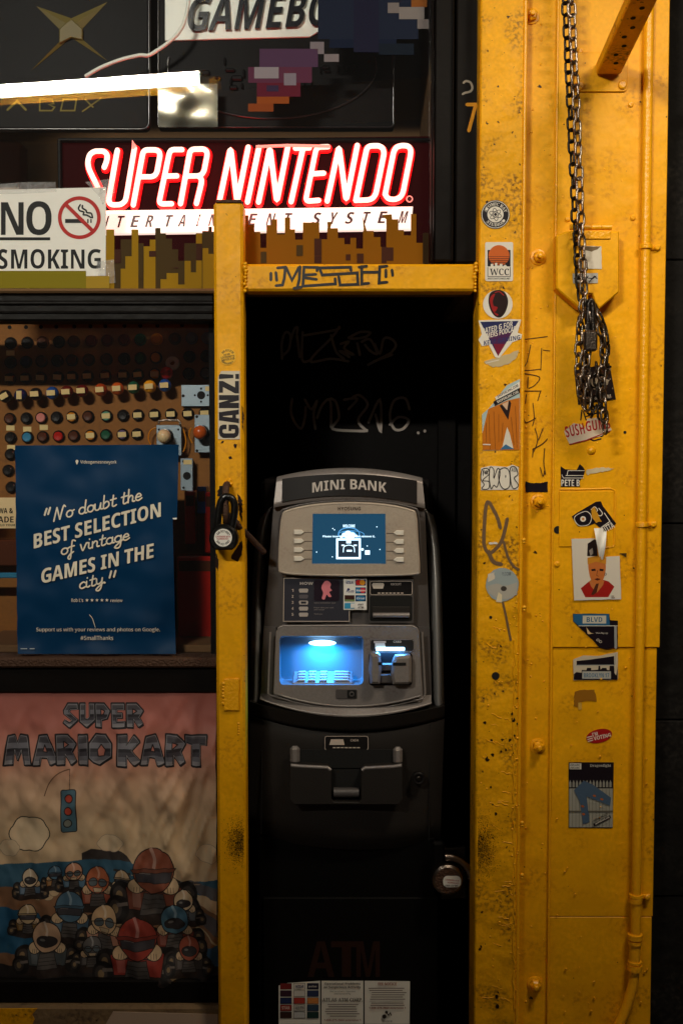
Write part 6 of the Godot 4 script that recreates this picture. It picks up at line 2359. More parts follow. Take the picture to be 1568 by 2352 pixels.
func frame_locks() -> void:
	# round padlock hanging from the post's staple
	var c := P(514.5, 1236, 0.040)
	var t := thing("padlock", "round black padlock with a white locksmith label hanging on the yellow post", "padlock", c)
	var R := 33.0 * S(0.04)
	var body := []
	for i in 40:
		var a := TAU * i / 40
		var p := Vector2(cos(a), sin(a)) * R
		p.y = maxf(p.y, -R * 0.80)
		body.append(Vector2(c.x, c.y) + p)
	var g := Geo.new()
	g.prism(PackedVector2Array(body), c.z + 0.014, c.z - 0.014, 0.004)
	part(t, "body", g, mats.lock_black)
	g = Geo.new()
	var sh := []
	for p in V([499, 1212, 502, 1180, 506, 1158, 510, 1148, 517, 1141, 525, 1141, 533, 1146, 538, 1156, 539, 1172, 535, 1200, 531, 1214]):
		sh.append(P(p.x, p.y, 0.040))
	g.tube(smooth(sh), 0.0078, 12)
	part(t, "shackle", g, mats.lock_black)
	g = Geo.new()
	var lz := c.z + 0.0146
	pprism(g, oval(512.5, 1235, 20.5, 20.5, 36), lz, 0.0005)
	var lab := part(t, "round_label", g, mats.paper)
	var k := ink(lz + 0.0001)
	ring_text(k, "646-927-9987", 512.5, 1235, -15.0, 34, 5.5, rgb(30, 26, 28), PI)
	ring_text(k, "646-927-9987", 512.5, 1235, 15.0, 34, 5.5, rgb(30, 26, 28), PI)
	k.text("24 HR EMERGENCY", 512.5, 1232.5, 34, 4.0, rgb(176, 40, 44), {"rot": 180})
	k.text("LOCKSMITH", 511.5, 1237.5, 26, 4.0, rgb(176, 40, 44), {"rot": 180})
	part(lab, "print", k.geo, mats.ink)
	g = Geo.new()
	g.lathe([Vector2(0.003, 0.0), Vector2(0.003, 0.001), Vector2(0.0, 0.001)], Transform3D(Basis(), P(534, 1255, c.z + 0.0138)), 10)
	part(t, "rivet", g, mats.hole)
	# steel bar that swings from the post over the machine's flank
	t = thing("locking_bar", "rusty round steel bar slanting from the yellow post to the cash machine", "bar", P(560, 1225, 0.0))
	g = Geo.new()
	g.tube([P(521, 1183, 0.012), P(545, 1205, 0.008)], 0.0085, 12)
	part(t, "sleeve", g, mats.rust)
	g = Geo.new()
	g.tube([P(538, 1199, 0.011), P(572, 1232, -0.03), P(606, 1268, -0.075)], 0.0068, 12)
	part(t, "rod", g, mats.rust)
	# hockey-puck lock on the safe's hasp
	var z := -0.085
	t = thing("hasp_shield", "battered dark steel hasp bracket on the right side of the safe", "hasp", P(1046, 2005, z))
	g = Geo.new()
	pprism(g, rough_edge(V([1014, 1944, 1030, 1950, 1068, 1946, 1070, 2064, 1012, 2066]), 0.7, 9, 12), z - 0.03, 0.012, 0.0015)
	part(t, "plate", g, mats.steel_dark)
	g = Geo.new()
	var arc := []
	for i in 14:
		var a := deg_to_rad(96.0 - 92.0 * i / 13)
		arc.append(P(1027, 2020, z - 0.014) + Vector3(cos(a), sin(a), 0) * 0.052)
	g.tube(arc, 0.0095, 10)
	part(t, "collar", g, mats.steel)
	g = Geo.new()
	g.box(P(1005, 1985, z - 0.03), Vector3(0.03, 0.11, 0.02), 0.006)
	part(t, "arm", g, mats.atm_safe)
	t = thing("puck_lock", "round scuffed puck lock with an oval white label low beside the safe", "lock", P(1027, 2020, z))
	g = Geo.new()
	g.lathe([Vector2(0.036, -0.03), Vector2(0.036, -0.004), Vector2(0.0345, 0.003), Vector2(0.030, 0.0065), Vector2(0.0, 0.007)], Transform3D(Basis(), P(1027, 2020, z)), 36)
	part(t, "body", g, mats.steel)
	g = Geo.new()
	g.lathe([Vector2(0.0285, 0.006), Vector2(0.0285, 0.0074), Vector2(0.0, 0.0074)], Transform3D(Basis(), P(1027, 2020, z)), 30)
	part(t, "face", g, mats.rust)
	g = Geo.new()
	pprism(g, rrect(1017, 2012, 1058, 2038, 10), z + 0.0082, 0.0008)
	lab = part(t, "oval_label", g, mats.paper)
	k = ink(z + 0.0084)
	k.text("24 HR EMERGENCY", 1038, 2022, 32, 3.6, rgb(170, 60, 60), {"rot": 174})
	k.text("LOCKSMITH", 1040, 2028, 26, 3.6, rgb(170, 60, 60), {"rot": 174})
	k.text("646-927-9987", 1036, 2034.5, 30, 4.0, rgb(40, 34, 34), {"rot": 178})
	part(lab, "print", k.geo, mats.ink)

# ---------------------------------------------------------------- chain, cover, bracket
func link_mesh() -> ArrayMesh:
	var pts := []
	var w := 0.0078
	var h := 0.0064
	for i in 9:
		var a := PI * i / 8
		pts.append(Vector3(cos(a) * w, h + sin(a) * w, 0))
	for i in 9:
		var a := PI + PI * i / 8
		pts.append(Vector3(cos(a) * w, -h + sin(a) * w, 0))
	var g := Geo.new()
	g.tube(pts, 0.0027, 8, true)
	return g.mesh()

func strand(t: Node3D, m: Mesh, way: Array, pitch: float, r: RandomNumberGenerator, m2: Material) -> void:
	var pts := smooth(way, false, 12)
	var need := 0.0
	var n := 0
	for i in pts.size() - 1:
		var a: Vector3 = pts[i]
		var b: Vector3 = pts[i + 1]
		var len_ := a.distance_to(b)
		while need <= len_:
			var at := a.lerp(b, need / len_)
			var up := (a - b).normalized()
			var side := up.cross(Vector3.BACK).normalized()
			var bs := Basis(side, up, side.cross(up)).orthonormalized()
			var an := (0.35 if n % 2 == 0 else 1.92) + r.randf_range(-0.28, 0.28)
			bs = bs * Basis(Vector3.UP, an) * Basis(Vector3.BACK, r.randf_range(-0.07, 0.07))
			piece(t, "link", m, m2, Transform3D(bs, at))
			need += pitch
			n += 1
		need -= len_

func chain_gear() -> void:
	var r := RandomNumberGenerator.new()
	r.seed = 42
	var way := func(list: Array, z: float) -> Array:
		var out := []
		for p in V(list):
			out.append(P(p.x, p.y, z))
		return out
	var t := thing("hoist_chain", "dark steel shutter chain hanging down and bundled in loops below the hinged cover", "chain", P(1330, 500, 0.05))
	var lm := link_mesh()
	strand(t, lm, way.call([1306, -140, 1311, 0, 1318, 150, 1325, 300, 1331, 460, 1337, 600, 1341, 705], 0.052), 0.0236, r, mats.steel)
	strand(t, lm, way.call([1294, -140, 1298, 0, 1304, 150, 1311, 300, 1318, 460, 1326, 600, 1334, 690], 0.024), 0.0236, r, mats.steel_dark)
	strand(t, lm, way.call([1338, 702, 1330, 760, 1328, 850, 1334, 905, 1342, 938], 0.045), 0.0226, r, mats.steel)
	strand(t, lm, way.call([1346, 705, 1352, 760, 1346, 840, 1350, 900, 1346, 945], 0.055), 0.0226, r, mats.steel)
	strand(t, lm, way.call([1360, 712, 1376, 748, 1385, 800, 1381, 870, 1386, 940, 1389, 1004], 0.052), 0.0226, r, mats.steel)
	strand(t, lm, way.call([1364, 708, 1386, 760, 1390, 830, 1376, 890, 1380, 950], 0.038), 0.0226, r, mats.steel_dark)
	strand(t, lm, way.call([1336, 740, 1342, 800, 1338, 870, 1356, 950, 1372, 905, 1368, 830], 0.034), 0.0226, r, mats.steel_dark)
	# padlock that gathers the loops
	t = thing("chain_padlock", "small steel padlock with a long shackle gathering the chain loops", "padlock", P(1357, 770, 0.035))
	var g := Geo.new()
	g.tube(smooth(way.call([1351, 772, 1349, 740, 1351, 700, 1356, 690, 1360, 700, 1361, 740, 1362, 772], 0.058)), 0.0055, 10)
	part(t, "shackle", g, mats.steel_dark)
	g = Geo.new()
	pbox(g, 1341, 758, 1372, 806, 0.070, 0.026, 0.004)
	part(t, "body", g, mats.steel)
	# hinged cover
	t = thing("hinged_cover", "yellow six-sided steel cover hinged over the shutter chain hole", "cover", P(1350, 620, ZW))
	g = Geo.new()
	var zf := ZW + 0.040
	pprism(g, V([1277, 541, 1300, 531, 1421, 531, 1421, 671, 1376, 709, 1366, 696, 1358, 676, 1350, 676, 1350, 706, 1329, 707, 1286, 671, 1277, 662]), zf, 0.036, 0.003)
	part(t, "plate", g, mats.yellow)
	g = Geo.new()
	pbox(g, 1308, 530, 1402, 549, zf + 0.003, 0.004, 0.0012)
	part(t, "hinge_leaf", g, mats.yellow_thick)
	for i in 4:
		g = Geo.new()
		g.tube([P(1308 + i * 24, 522, zf - 0.004), P(1331 + i * 24, 522, zf - 0.004)], 0.0058, 12)
		part(t, "hinge_knuckle", g, mats.yellow_thick)
	# diagonal bracket arm to the shutter box above
	t = thing("bracket_arm", "dirty yellow perforated steel arm bracketed to the pillar and rising towards the street", "bracket", P(1385, 180, ZW))
	g = Geo.new()
	pprism(g, rrect(1318, 120, 1440, 210, 10), ZW + 0.006, 0.005, 0.001)
	part(t, "base_plate", g, mats.yellow)
	var screw := Geo.new()
	screw.lathe([Vector2(0.0095, 0.0), Vector2(0.009, 0.004), Vector2(0.006, 0.0058), Vector2(0.0, 0.006)], Transform3D(), 14)
	screw.box(Vector3(0, 0, 0.0062), Vector3(0.013, 0.002, 0.001))
	for p in [[1331, 197], [1428, 195]]:
		piece(t, "screw", screw.mesh(), mats.yellow_thick, Transform3D(Basis(Vector3.BACK, -0.7), P(p[0], p[1], ZW + 0.006)))
	var a := P(1396, 158, ZW + 0.01)
	var b := P(1502, -70, 0.34)
	var dir := (b - a).normalized()
	var wide := dir.cross(Vector3(0, 1, 0.12)).normalized()
	var thick := wide.cross(dir).normalized()
	var bs := Basis(wide, dir, thick)
	var len_ := a.distance_to(b) + 0.3
	g = Geo.new()
	g.box(a + dir * len_ / 2, Vector3(0.052, len_, 0.026), 0.003, bs)
	var arm := part(t, "arm", g, mats.yellow_worn)
	var h := Geo.new()
	h.lathe([Vector2(0.0052, 0.0), Vector2(0.0052, 0.0006), Vector2(0.0, 0.0006)], Transform3D(), 12)
	var hm := h.mesh()
	var sgn := 1.0 if thick.dot(EYE - a) > 0 else -1.0
	for i in 9:
		var flip := Basis(wide, dir, thick) if sgn > 0 else Basis(-wide, dir, -thick)
		piece(arm, "hole", hm, mats.hole, Transform3D(flip, a + dir * (0.05 + i * 0.035) + thick * sgn * 0.0132 + wide * (0.004 if i % 2 else -0.004)))

func conduit() -> void:
	var z := ZW + 0.012
	var t := thing("conduit", "yellow painted conduit pipe running up the pillar with strap clamps", "pipe", P(1474, 1200, z))
	var g := Geo.new()
	var x := func(v: float) -> float: return 1471.0 + 4.0 * clampf(v / 900.0, 0.0, 1.0) - 8.0 * clampf((v - 1000.0) / 1200.0, 0.0, 1.0)
	var x0 := P(1475, 1000, z).x
	g.tube([Vector3(x0, 3.25, z), Vector3(x0, P(1470, 2056, z).y, z)], 0.0105, 16)
	part(t, "pipe", g, mats.yellow_thick)
	var y := func(v: float) -> float: return P(1470, v, z).y
	g = Geo.new()
	g.tube([Vector3(x0, y.call(2054), z), Vector3(x0, y.call(2160), z)], 0.0118, 16)
	g.tube([Vector3(x0 - 0.001, y.call(2160), z), Vector3(x0 - 0.002, y.call(2215), z)], 0.0128, 16)
	part(t, "sleeve_pipe", g, mats.yellow_thick)
	for s in [[2054, 2060, 0.0145], [2064, 2072, 0.0145], [2145, 2156, 0.0165], [2160, 2167, 0.0158], [2207, 2212, 0.0155], [2215, 2228, 0.0165]]:
		g = Geo.new()
		g.tube([Vector3(x0 - 0.001, y.call(s[0]), z), Vector3(x0 - 0.0012, y.call(s[1]), z)], s[2], 18)
		part(t, "coupling", g, mats.yellow_thick)
	g = Geo.new()
	var e := Vector3(x0 - 0.0015, y.call(2226), z)
	g.tube(smooth([e, e + Vector3(-0.004, -0.04, 0.0), e + Vector3(-0.022, -0.10, 0.002), e + Vector3(-0.055, -0.17, 0.006), e + Vector3(-0.09, -0.26, 0.008), e + Vector3(-0.10, -0.38, 0.006)]), 0.0112, 14)
	part(t, "flexible_tail", g, mats.yellow_thick)
	for v in [567.0, 1205.0, 2063.0]:
		g = Geo.new()
		var c := Vector3(x0, y.call(v), z)
		var w := []
		for i in 9:
			var an := PI - PI * i / 8
			w.append(c + Vector3(cos(an) * 0.0122, 0, sin(an) * 0.0122))
		w.append(c + Vector3(0.014, -0.001, -0.010))
		w.append(c + Vector3(0.034, 0.001, -0.010))
		for dy in [-0.003, 0.0, 0.003]:
			var q := []
			for p in w:
				q.append(p + Vector3(0, dy, 0))
			g.tube(q, 0.0024, 6)
		var cl := part(t, "strap_clamp", g, mats.yellow_thick)
		g = Geo.new()
		g.lathe([Vector2(0.0066, 0.0), Vector2(0.006, 0.005), Vector2(0.004, 0.0065), Vector2(0.0, 0.0065)], Transform3D(Basis(), c + Vector3(0.027, 0.0, -0.009)), 12)
		part(cl, "screw", g, mats.yellow_thick)

# ---------------------------------------------------------------- stickers
func sticker(called: String, label: String, pts: Array, z: float, color: Color) -> Array:   # [thing, ink]
	var c := Vector2.ZERO
	for p in pts:
		c += p
	c /= pts.size()
	var t := thing(called, label, "sticker", P(c.x, c.y, z), "")
	var g := Geo.new()
	g.col = color.srgb_to_linear()
	pprism(g, pts, z + 0.0010, 0.0009)
	part(t, "backing", g, mats.vinyl)
	return [t, ink(z + 0.0011)]

func done(s: Array) -> void:
	if s[1].geo.v.size():
		part(s[0], "print", s[1].geo, mats.vinyl)

func stickers() -> void:
	var white := rgb(222, 214, 200)
	var black := rgb(24, 21, 22)
	var Q := func(list: Array) -> Array:   # crop of the pillar from 700 down
		var out := []
		for p in V(list):
			out.append(Vector2(1068.0 + p.x * 0.3189, 402.0 + p.y * 0.3189))
		return out
	var R := func(list: Array) -> Array:   # crop from 1380 down
		var out := []
		for p in V(list):
			out.append(Vector2(1068.0 + p.x * 0.3189, 792.4 + p.y * 0.3189))
		return out
	var T := func(list: Array) -> Array:   # crop from 1980 down
		var out := []
		for p in V(list):
			out.append(Vector2(1068.0 + p.x * 0.3189, 1137.0 + p.y * 0.3189))
		return out
	var zf := 0.0004
	# on the post: locksmith disc and the tall black lettering
	var s := sticker("locksmith_sticker", "small round yellow locksmith sticker on the yellow post", oval(523, 819.5, 19.5, 19.5, 32), zf, rgb(236, 178, 30))
	var k: Ink = s[1]
	ring_text(k, "646-632-2128", 523, 819.5, 15.0, 30, 5, black, 0.1 - 0.16)
	k.text("24 HR", 521, 814, 15, 4.6, black, {"rot": 9})
	k.text("LOCKSMITH", 523, 819.5, 31, 4.8, black, {"rot": 9})
	k.text("646-632-2128", 524, 825, 30, 4.8, black, {"rot": 9})
	ring_text(k, "EMERGENCY", 523, 819.5, -15.5, 28, 4.4, black, 0.3)
	done(s)
	s = sticker("name_sticker", "tall white sticker with huge sideways black capitals on the yellow post", V([508, 852, 551, 852, 551, 1009, 501, 1009, 501, 866]), zf, rgb(206, 192, 168))
	k = s[1]
	# letters stand on their side: x runs up the post
	var L := func(list: Array) -> Array:   # (along, across 0..1) to pixels
		var out := []
		for p in V(list):
			out.append(Vector2(549.0 - p.y * 46.0, 1006.0 - p.x * 154.0))
		return out
	k.poly(L.call([0.0, 0.22, 0.03, 0.06, 0.08, 0.0, 0.135, 0.0, 0.185, 0.06, 0.20, 0.2, 0.20, 0.52, 0.105, 0.52, 0.105, 0.38, 0.13, 0.38, 0.13, 0.2, 0.085, 0.2, 0.07, 0.25, 0.07, 0.75, 0.085, 0.82, 0.12, 0.82, 0.13, 0.75, 0.13, 0.62, 0.20, 0.62, 0.20, 0.8, 0.18, 0.94, 0.13, 1.0, 0.08, 1.0, 0.03, 0.94, 0.0, 0.8]), black)
	k.poly(L.call([0.22, 0.0, 0.29, 0.0, 0.297, 0.15, 0.345, 0.15, 0.352, 0.0, 0.425, 0.0, 0.385, 1.0, 0.262, 1.0]), black)
	k.poly(L.call([0.305, 0.33, 0.34, 0.33, 0.325, 0.8, 0.318, 0.8]), rgb(206, 192, 168))
	k.poly(L.call([0.445, 0.0, 0.525, 0.0, 0.525, 0.48, 0.56, 0.0, 0.64, 0.0, 0.64, 1.0, 0.565, 1.0, 0.565, 0.52, 0.525, 1.0, 0.445, 1.0]), black)
	k.poly(L.call([0.665, 0.0, 0.85, 0.0, 0.85, 0.2, 0.755, 0.2, 0.85, 0.8, 0.85, 1.0, 0.675, 1.0, 0.675, 0.8, 0.76, 0.8, 0.665, 0.2]), black)
	k.poly(L.call([0.88, 0.0, 0.955, 0.0, 0.955, 0.18, 0.88, 0.18]), black)
	k.poly(L.call([0.895, 0.28, 0.945, 0.28, 0.957, 0.93, 0.935, 1.0, 0.88, 1.0]), black)
	done(s)
	# atom roundel
	s = sticker("atom_sticker", "round black and white sticker with an atom emblem on the yellow flange", oval(1137, 492.5, 33, 33, 40), zf, black)
	k = s[1]
	k.line(oval(1137, 492.5, 31, 31, 40), 1.5, white, true)
	ring_text(k, "ATOMIC RAT", 1137, 492.5, 24.0, 64, 7, white, 0.35, "R")
	ring_text(k, "STUDIOS", 1137, 492.5, -24.0, 42, 7, white, -0.35, "R")
	k.poly(oval(1137, 492.5, 18.5, 18.5, 30), white)
	for i in 3:
		k.line(oval(1137, 492.5, 14.5, 5.5, 22, i * 60.0 + 20), 1.3, black, true)
	k.poly(oval(1137, 492.5, 3.5, 3.5, 12), black)
	k.poly(oval(1117, 480, 3.2, 3.2, 10), white)
	k.poly(oval(1156, 507, 3.2, 3.2, 10), white)
	done(s)
	# sun over skyline
	s = sticker("sunset_sticker", "white sticker with an orange sun above black city blocks", rrect(1113.5, 556, 1177.5, 645.5, 4), zf, white)
	k = s[1]
	k.rect(1119, 574, 1171.5, 612, black)
	k.poly(oval(1145, 587, 24, 24, 36), rgb(200, 96, 34))
	for i in 5:
		k.rect(1120, 589 + i * 4.6, 1170.5, 590.0 + i * (4.9), black)
	k.poly(V([1119.5, 640, 1119.5, 612, 1126, 612, 1126, 606, 1132, 606, 1132, 611, 1136, 611, 1136, 604, 1141, 604, 1141, 610, 1147, 610, 1147, 606, 1153, 606, 1153, 612, 1160, 608, 1165, 613, 1171, 613, 1171, 640]), white)
	k.line(V([1119.5, 614, 1119.5, 635, 1171, 635, 1171, 614]), 1.4, black)
	k.text("WCC", 1146, 624.5, 44, 15, black, {"font": "R"})
	k.text("WESTCOASTCOMICS.NET", 1145, 639.5, 52, 4, black)
	done(s)
	# round mask emblem, kept plain
	s = sticker("oval_emblem_sticker", "round white sticker with a plain dark red and black egg shape", oval(1142.5, 699, 34, 33, 36), zf, white)
	k = s[1]
	k.poly(smooth(V([1121, 688, 1126, 672, 1142, 666, 1158, 671, 1166, 690, 1162, 712, 1152, 727, 1141, 729, 1130, 720, 1123, 704]), true), rgb(34, 18, 20))
	k.poly(smooth(V([1124, 690, 1129, 678, 1136, 676, 1131, 690, 1133, 702, 1142, 706, 1136, 716, 1130, 712]), true), rgb(150, 26, 28))
	k.line(smooth(V([1136, 672, 1146, 670, 1156, 678])), 2.0, rgb(160, 30, 30))
	k.poly(V([1132, 716, 1144, 722, 1142, 726, 1136, 722]), rgb(150, 26, 28))
	done(s)
	# inverted triangle with lettering
	s = sticker("triangle_sticker", "navy and crimson inverted triangle sticker with slanted white lettering", V([1098, 736, 1150, 734, 1176, 733, 1196, 734, 1188, 764, 1198, 768, 1196, 778, 1176, 786, 1146, 822, 1136, 820, 1122, 792, 1106, 795, 1098, 780, 1106, 768]), zf, white)
	k = s[1]
	k.poly(V([1102, 739, 1190, 737, 1143, 818]), rgb(38, 40, 84))
	k.poly(V([1132, 790, 1160, 790, 1143, 818]), rgb(120, 22, 48))
	k.poly(V([1116, 764, 1176, 762, 1160, 790, 1130, 790]), rgb(74, 32, 74))
	k.text("RATED G FOR", 1142, 752, 72, 12, white, {"rot": 14, "shear": 0.25})
	k.text("GAMERS PODCAST", 1146, 764, 88, 12, white, {"rot": 14, "shear": 0.25})
	k.text("KEEP GAMING", 1152, 781, 84, 10, rgb(40, 52, 100), {"rot": 9, "shear": 0.15})
	done(s)
	# torn paper below it
	s = sticker("torn_paper", "scrap of torn white paper under the triangle sticker", rough_edge(R.call([130, 120, 250, 80, 390, 40, 370, 90, 320, 130, 200, 165]), 1.6, 6, 14), zf - 0.0003, rgb(190, 170, 130))
	s[1].line(R.call([150, 130, 240, 108]), 2.0, rgb(214, 204, 186))
	done(s)
	# jacket
	var cut: Array = R.call([120, 500, 165, 460, 200, 420, 260, 340, 300, 290, 392, 245, 392, 755, 125, 760])
	s = sticker("jacket_sticker", "sticker of a person in an orange corduroy jacket, face covered by web address strips", cut, zf, rgb(168, 186, 184))
	k = s[1]
	k.poly(R.call([124, 758, 122, 640, 140, 560, 165, 460, 240, 430, 300, 400, 390, 380, 391, 755]), rgb(190, 108, 26))
	k.poly(R.call([246, 436, 320, 400, 330, 420, 308, 540, 284, 500]), rgb(40, 28, 22))
	k.poly(R.call([262, 425, 312, 404, 300, 470]), rgb(206, 170, 140))
	k.poly(R.call([300, 590, 320, 640, 345, 745, 265, 740]), rgb(214, 206, 190))
	k.poly(R.call([250, 752, 290, 715, 352, 750]), rgb(60, 104, 140))
	for q in [[170, 500, 178, 750], [205, 480, 215, 750], [240, 500, 240, 700], [330, 520, 350, 720], [360, 440, 372, 740], [150, 560, 150, 700], [270, 560, 262, 690]]:
		k.line(R.call(q), 1.0, rgb(120, 62, 16))
	k.line(R.call([128, 716, 178, 718]), 2.4, white)
	k.poly(R.call([200, 408, 392, 310, 392, 345, 214, 438]), black)
	k.poly(R.call([214, 376, 392, 262, 392, 306, 222, 396]), white)
	k.text("SHOPDBLANC.COM", 1165, 911.5, 54, 6, white, {"rot": 27})
	k.text("SHOPDBLANC.COM", 1165, 898, 54, 6, black, {"rot": 29})
	done(s)
	# bubble letters
	s = sticker("bubble_letter_sticker", "white hand-drawn bubble letter sticker on the yellow flange", R.call([112, 885, 180, 870, 300, 878, 340, 862, 382, 880, 384, 1020, 378, 1042, 112, 1045]), zf, white)
	k = s[1]
	for q in [[[120, 900, 160, 890, 170, 930, 125, 975, 170, 985, 165, 1035, 118, 1035, 135, 1005, 112, 965], true], [[178, 880, 205, 900, 205, 960, 232, 890, 250, 920, 230, 1020, 205, 1010, 185, 1035, 172, 960], true], [[248, 900, 290, 885, 318, 920, 320, 1010, 290, 1038, 258, 1020, 240, 960], true], [[322, 890, 360, 880, 378, 930, 352, 960, 382, 1010, 350, 1035, 330, 1000], true]]:
		k.line(smooth(R.call(q[0]), true), 2.0, black, true)
	k.line(R.call([128, 905, 128, 940]), 1.4, black)
	k.line(R.call([290, 940, 290, 952]), 2.0, black)
	k.text("148", 1114, 1084, 12, 9, black, {"rot": -10})
	k.text("ASR", 1180, 1079, 13, 8, black, {"font": "s"})
	done(s)
	# weathered disc
	s = sticker("weathered_sticker", "peeling round grey-blue sticker over the grey scribble on the flange", rough_edge(oval(1152.5, 1342.7, 37.6, 38.5, 36), 0.6, 4, 5), zf + 0.0006, rgb(156, 166, 166))
	k = s[1]
	k.poly(rough_edge(V([1118, 1345, 1140, 1340, 1160, 1346, 1188, 1338, 1186, 1366, 1164, 1378, 1140, 1372, 1122, 1362]), 1.2, 5, 6), rgb(176, 170, 158))
	k.poly(rough_edge(V([1120, 1318, 1134, 1314, 1136, 1330, 1120, 1336]), 1.2, 5, 7), rgb(214, 200, 178))
	k.poly(V([1138, 1382, 1144, 1360, 1152, 1366, 1152, 1384]), rgb(222, 206, 170))
	k.poly(oval(1156, 1352, 7, 6, 12), rgb(70, 62, 58))
	k.text("Y.COM", 1162, 1318, 20, 8, rgb(60, 60, 70), {"font": "s"})
	done(s)
	# black tape on the channel
	s = sticker("black_tape", "torn strip of black tape on the pillar's channel", rough_edge(V([1206, 1106, 1220, 1110, 1240, 1109, 1257, 1106, 1257, 1130, 1206, 1130]), 0.6, 5, 9), ZC + 0.0006, black)
	done(s)
	# cover: blank label and small tag
	var zc := ZW + 0.0405
	s = sticker("blank_label", "blank white label on the hinged cover behind the chain", rough_edge(V([1341, 565, 1380, 565, 1381, 618, 1352, 617, 1339, 614]), 0.5, 6, 4), zc, rgb(206, 196, 178))
	s[1].poly(rough_edge(V([1342, 566, 1378, 566, 1372, 572, 1358, 578, 1343, 574]), 0.6, 5, 3), rgb(110, 90, 64))
	done(s)
	s = sticker("tag_sticker", "small grey sticker with a black scrawl low on the hinged cover", V([1314, 628, 1372, 627, 1372, 650, 1315, 651]), zc, rgb(170, 166, 158))
	for q in [[1318, 640, 1330, 630, 1336, 646, 1350, 634], [1320, 634, 1360, 640, 1368, 634], [1352, 648, 1364, 634, 1370, 640]]:
		s[1].line(V(q), 2.2, black)
	done(s)
	# on the wide panel
	var zp := ZW + 0.0018
	s = sticker("photo_sticker", "dark crowd photo sticker hanging crooked behind the chain loops", R.call([782, 184, 1036, 130, 1083, 390, 812, 430]), zp, rgb(36, 26, 24))
	k = s[1]
	var rn := RandomNumberGenerator.new()
	rn.seed = 6
	for i in 60:
		var a := rn.randf()
		var b := rn.randf()
		var p := Vector2(1320, 850).lerp(Vector2(1398, 834), a).lerp(Vector2(1328, 922).lerp(Vector2(1410, 912), a), b)
		k.poly(rough_edge(oval(p.x, p.y, rn.randf_range(1.2, 3.2), rn.randf_range(1.2, 3.0), 7), 0.4, 2, i), [rgb(110, 74, 52), rgb(70, 52, 46), rgb(150, 132, 112), rgb(86, 40, 28)][i % 4])
	k.poly(rough_edge(V([1352, 872, 1372, 866, 1398, 872, 1396, 884, 1362, 888]), 1.4, 5, 8), rgb(160, 144, 124))
	k.text("WORD.COM", 1372, 913, 60, 9, rgb(190, 180, 166), {"rot": 6})
	done(s)
	s = sticker("red_scrawl_sticker", "torn white sticker with dripping red hand lettering", rough_edge(R.call([710, 620, 780, 565, 830, 570, 860, 600, 880, 530, 960, 520, 1020, 540, 1054, 610, 980, 655, 750, 720]), 0.7, 6, 2), zp, rgb(206, 186, 164))
	k = s[1]
	k.text("SUSH", 1319, 988, 44, 26, rgb(164, 30, 30), {"rot": 12})
	k.text("GUMS", 1372, 976, 56, 24, rgb(164, 30, 30), {"rot": 8})
	k.line(R.call([750, 716, 870, 686, 1040, 620]), 2.6, rgb(150, 36, 30))
	done(s)
	k = ink(zp - 0.0004)
	var mk := thing("marker_strokes", "short black marker strokes around the red lettered sticker", "graffiti", P(1370, 975, zp))
	for q in [[838, 470, 830, 540], [850, 480, 868, 540], [905, 462, 908, 505], [870, 515, 945, 490], [960, 480, 980, 520], [1010, 490, 1020, 530], [900, 680, 925, 690], [930, 688, 975, 676], [975, 660, 990, 652]]:
		k = ink(zp - 0.0004)
		k.line(R.call(q), 3.4, black)
		part(mk, "stroke", k.geo, mats.ink)
	s = sticker("torn_name_sticker", "torn black and white sticker remnant with outlined block capitals", rough_edge(R.call([686, 872, 716, 895, 800, 900, 824, 856, 850, 880, 862, 905, 846, 950, 820, 980, 826, 1020, 686, 1020]), 0.5, 6, 3), zp, black)
	k = s[1]
	k.line(R.call([694, 935, 705, 958, 850, 958]), 1.4, white)
	k.line(R.call([732, 935, 738, 905, 856, 905]), 1.4, white)
	k.line(R.call([722, 940, 850, 940]), 1.4, white)
	k.text("PETE B", 1309, 1109, 42, 15, white)
	done(s)
	s = sticker("paper_remnant", "ragged white paper remnant stuck beside the torn name sticker", rough_edge(R.call([866, 905, 930, 885, 1010, 882, 1074, 890, 1040, 905, 940, 922, 880, 935]), 1.4, 5, 11), zp, rgb(206, 188, 150))
	done(s)
	# record player sticker
	var zd := ZW + 0.0038
	s = sticker("turntable_sticker", "black tilted sticker with a white outlined record and block lettering", T.call([765, 155, 800, 130, 940, 48, 975, 45, 990, 80, 1085, 205, 1000, 272, 975, 240, 930, 205, 880, 222, 810, 226]), zd, black)
	k = s[1]
	k.line(smooth(T.call([785, 160, 860, 118, 900, 140, 905, 180, 880, 215, 815, 218]), true), 1.6, white, true)
	k.poly(oval(1338, 1192, 6.5, 6.5, 18), white)
	k.poly(oval(1338, 1192, 3, 3, 12), rgb(200, 130, 40))
	k.line(smooth(T.call([905, 105, 930, 85, 950, 110, 935, 130, 970, 150, 985, 130, 960, 95])), 2.0, white)
	k.line(T.call([1000, 130, 1040, 190, 975, 235]), 1.8, white)
	k.text("BUTTA", 1393, 1213, 34, 15, white, {"rot": 30})
	k.poly(rough_edge(T.call([905, 100, 930, 85, 960, 150, 980, 190, 940, 200, 910, 160]), 1.0, 5, 4), rgb(200, 142, 30))
	done(s)
	# portrait print, torn at its top right
	s = sticker("portrait_sticker", "white paper print of a cartoon head in orange cap and red collar", rough_edge(T.call([764, 316, 935, 312, 950, 440, 990, 470, 1010, 445, 1110, 440, 1122, 750, 782, 760]), 0.4, 9, 8), zp + 0.0022, rgb(214, 204, 188))
	k = s[1]
	k.poly(T.call([830, 672, 890, 622, 920, 610, 990, 610, 1030, 622, 1072, 660, 1028, 735, 862, 736]), rgb(158, 30, 26))
	k.poly(T.call([890, 622, 905, 660, 945, 705, 990, 650, 1000, 618, 985, 610, 905, 610]), rgb(190, 112, 60))
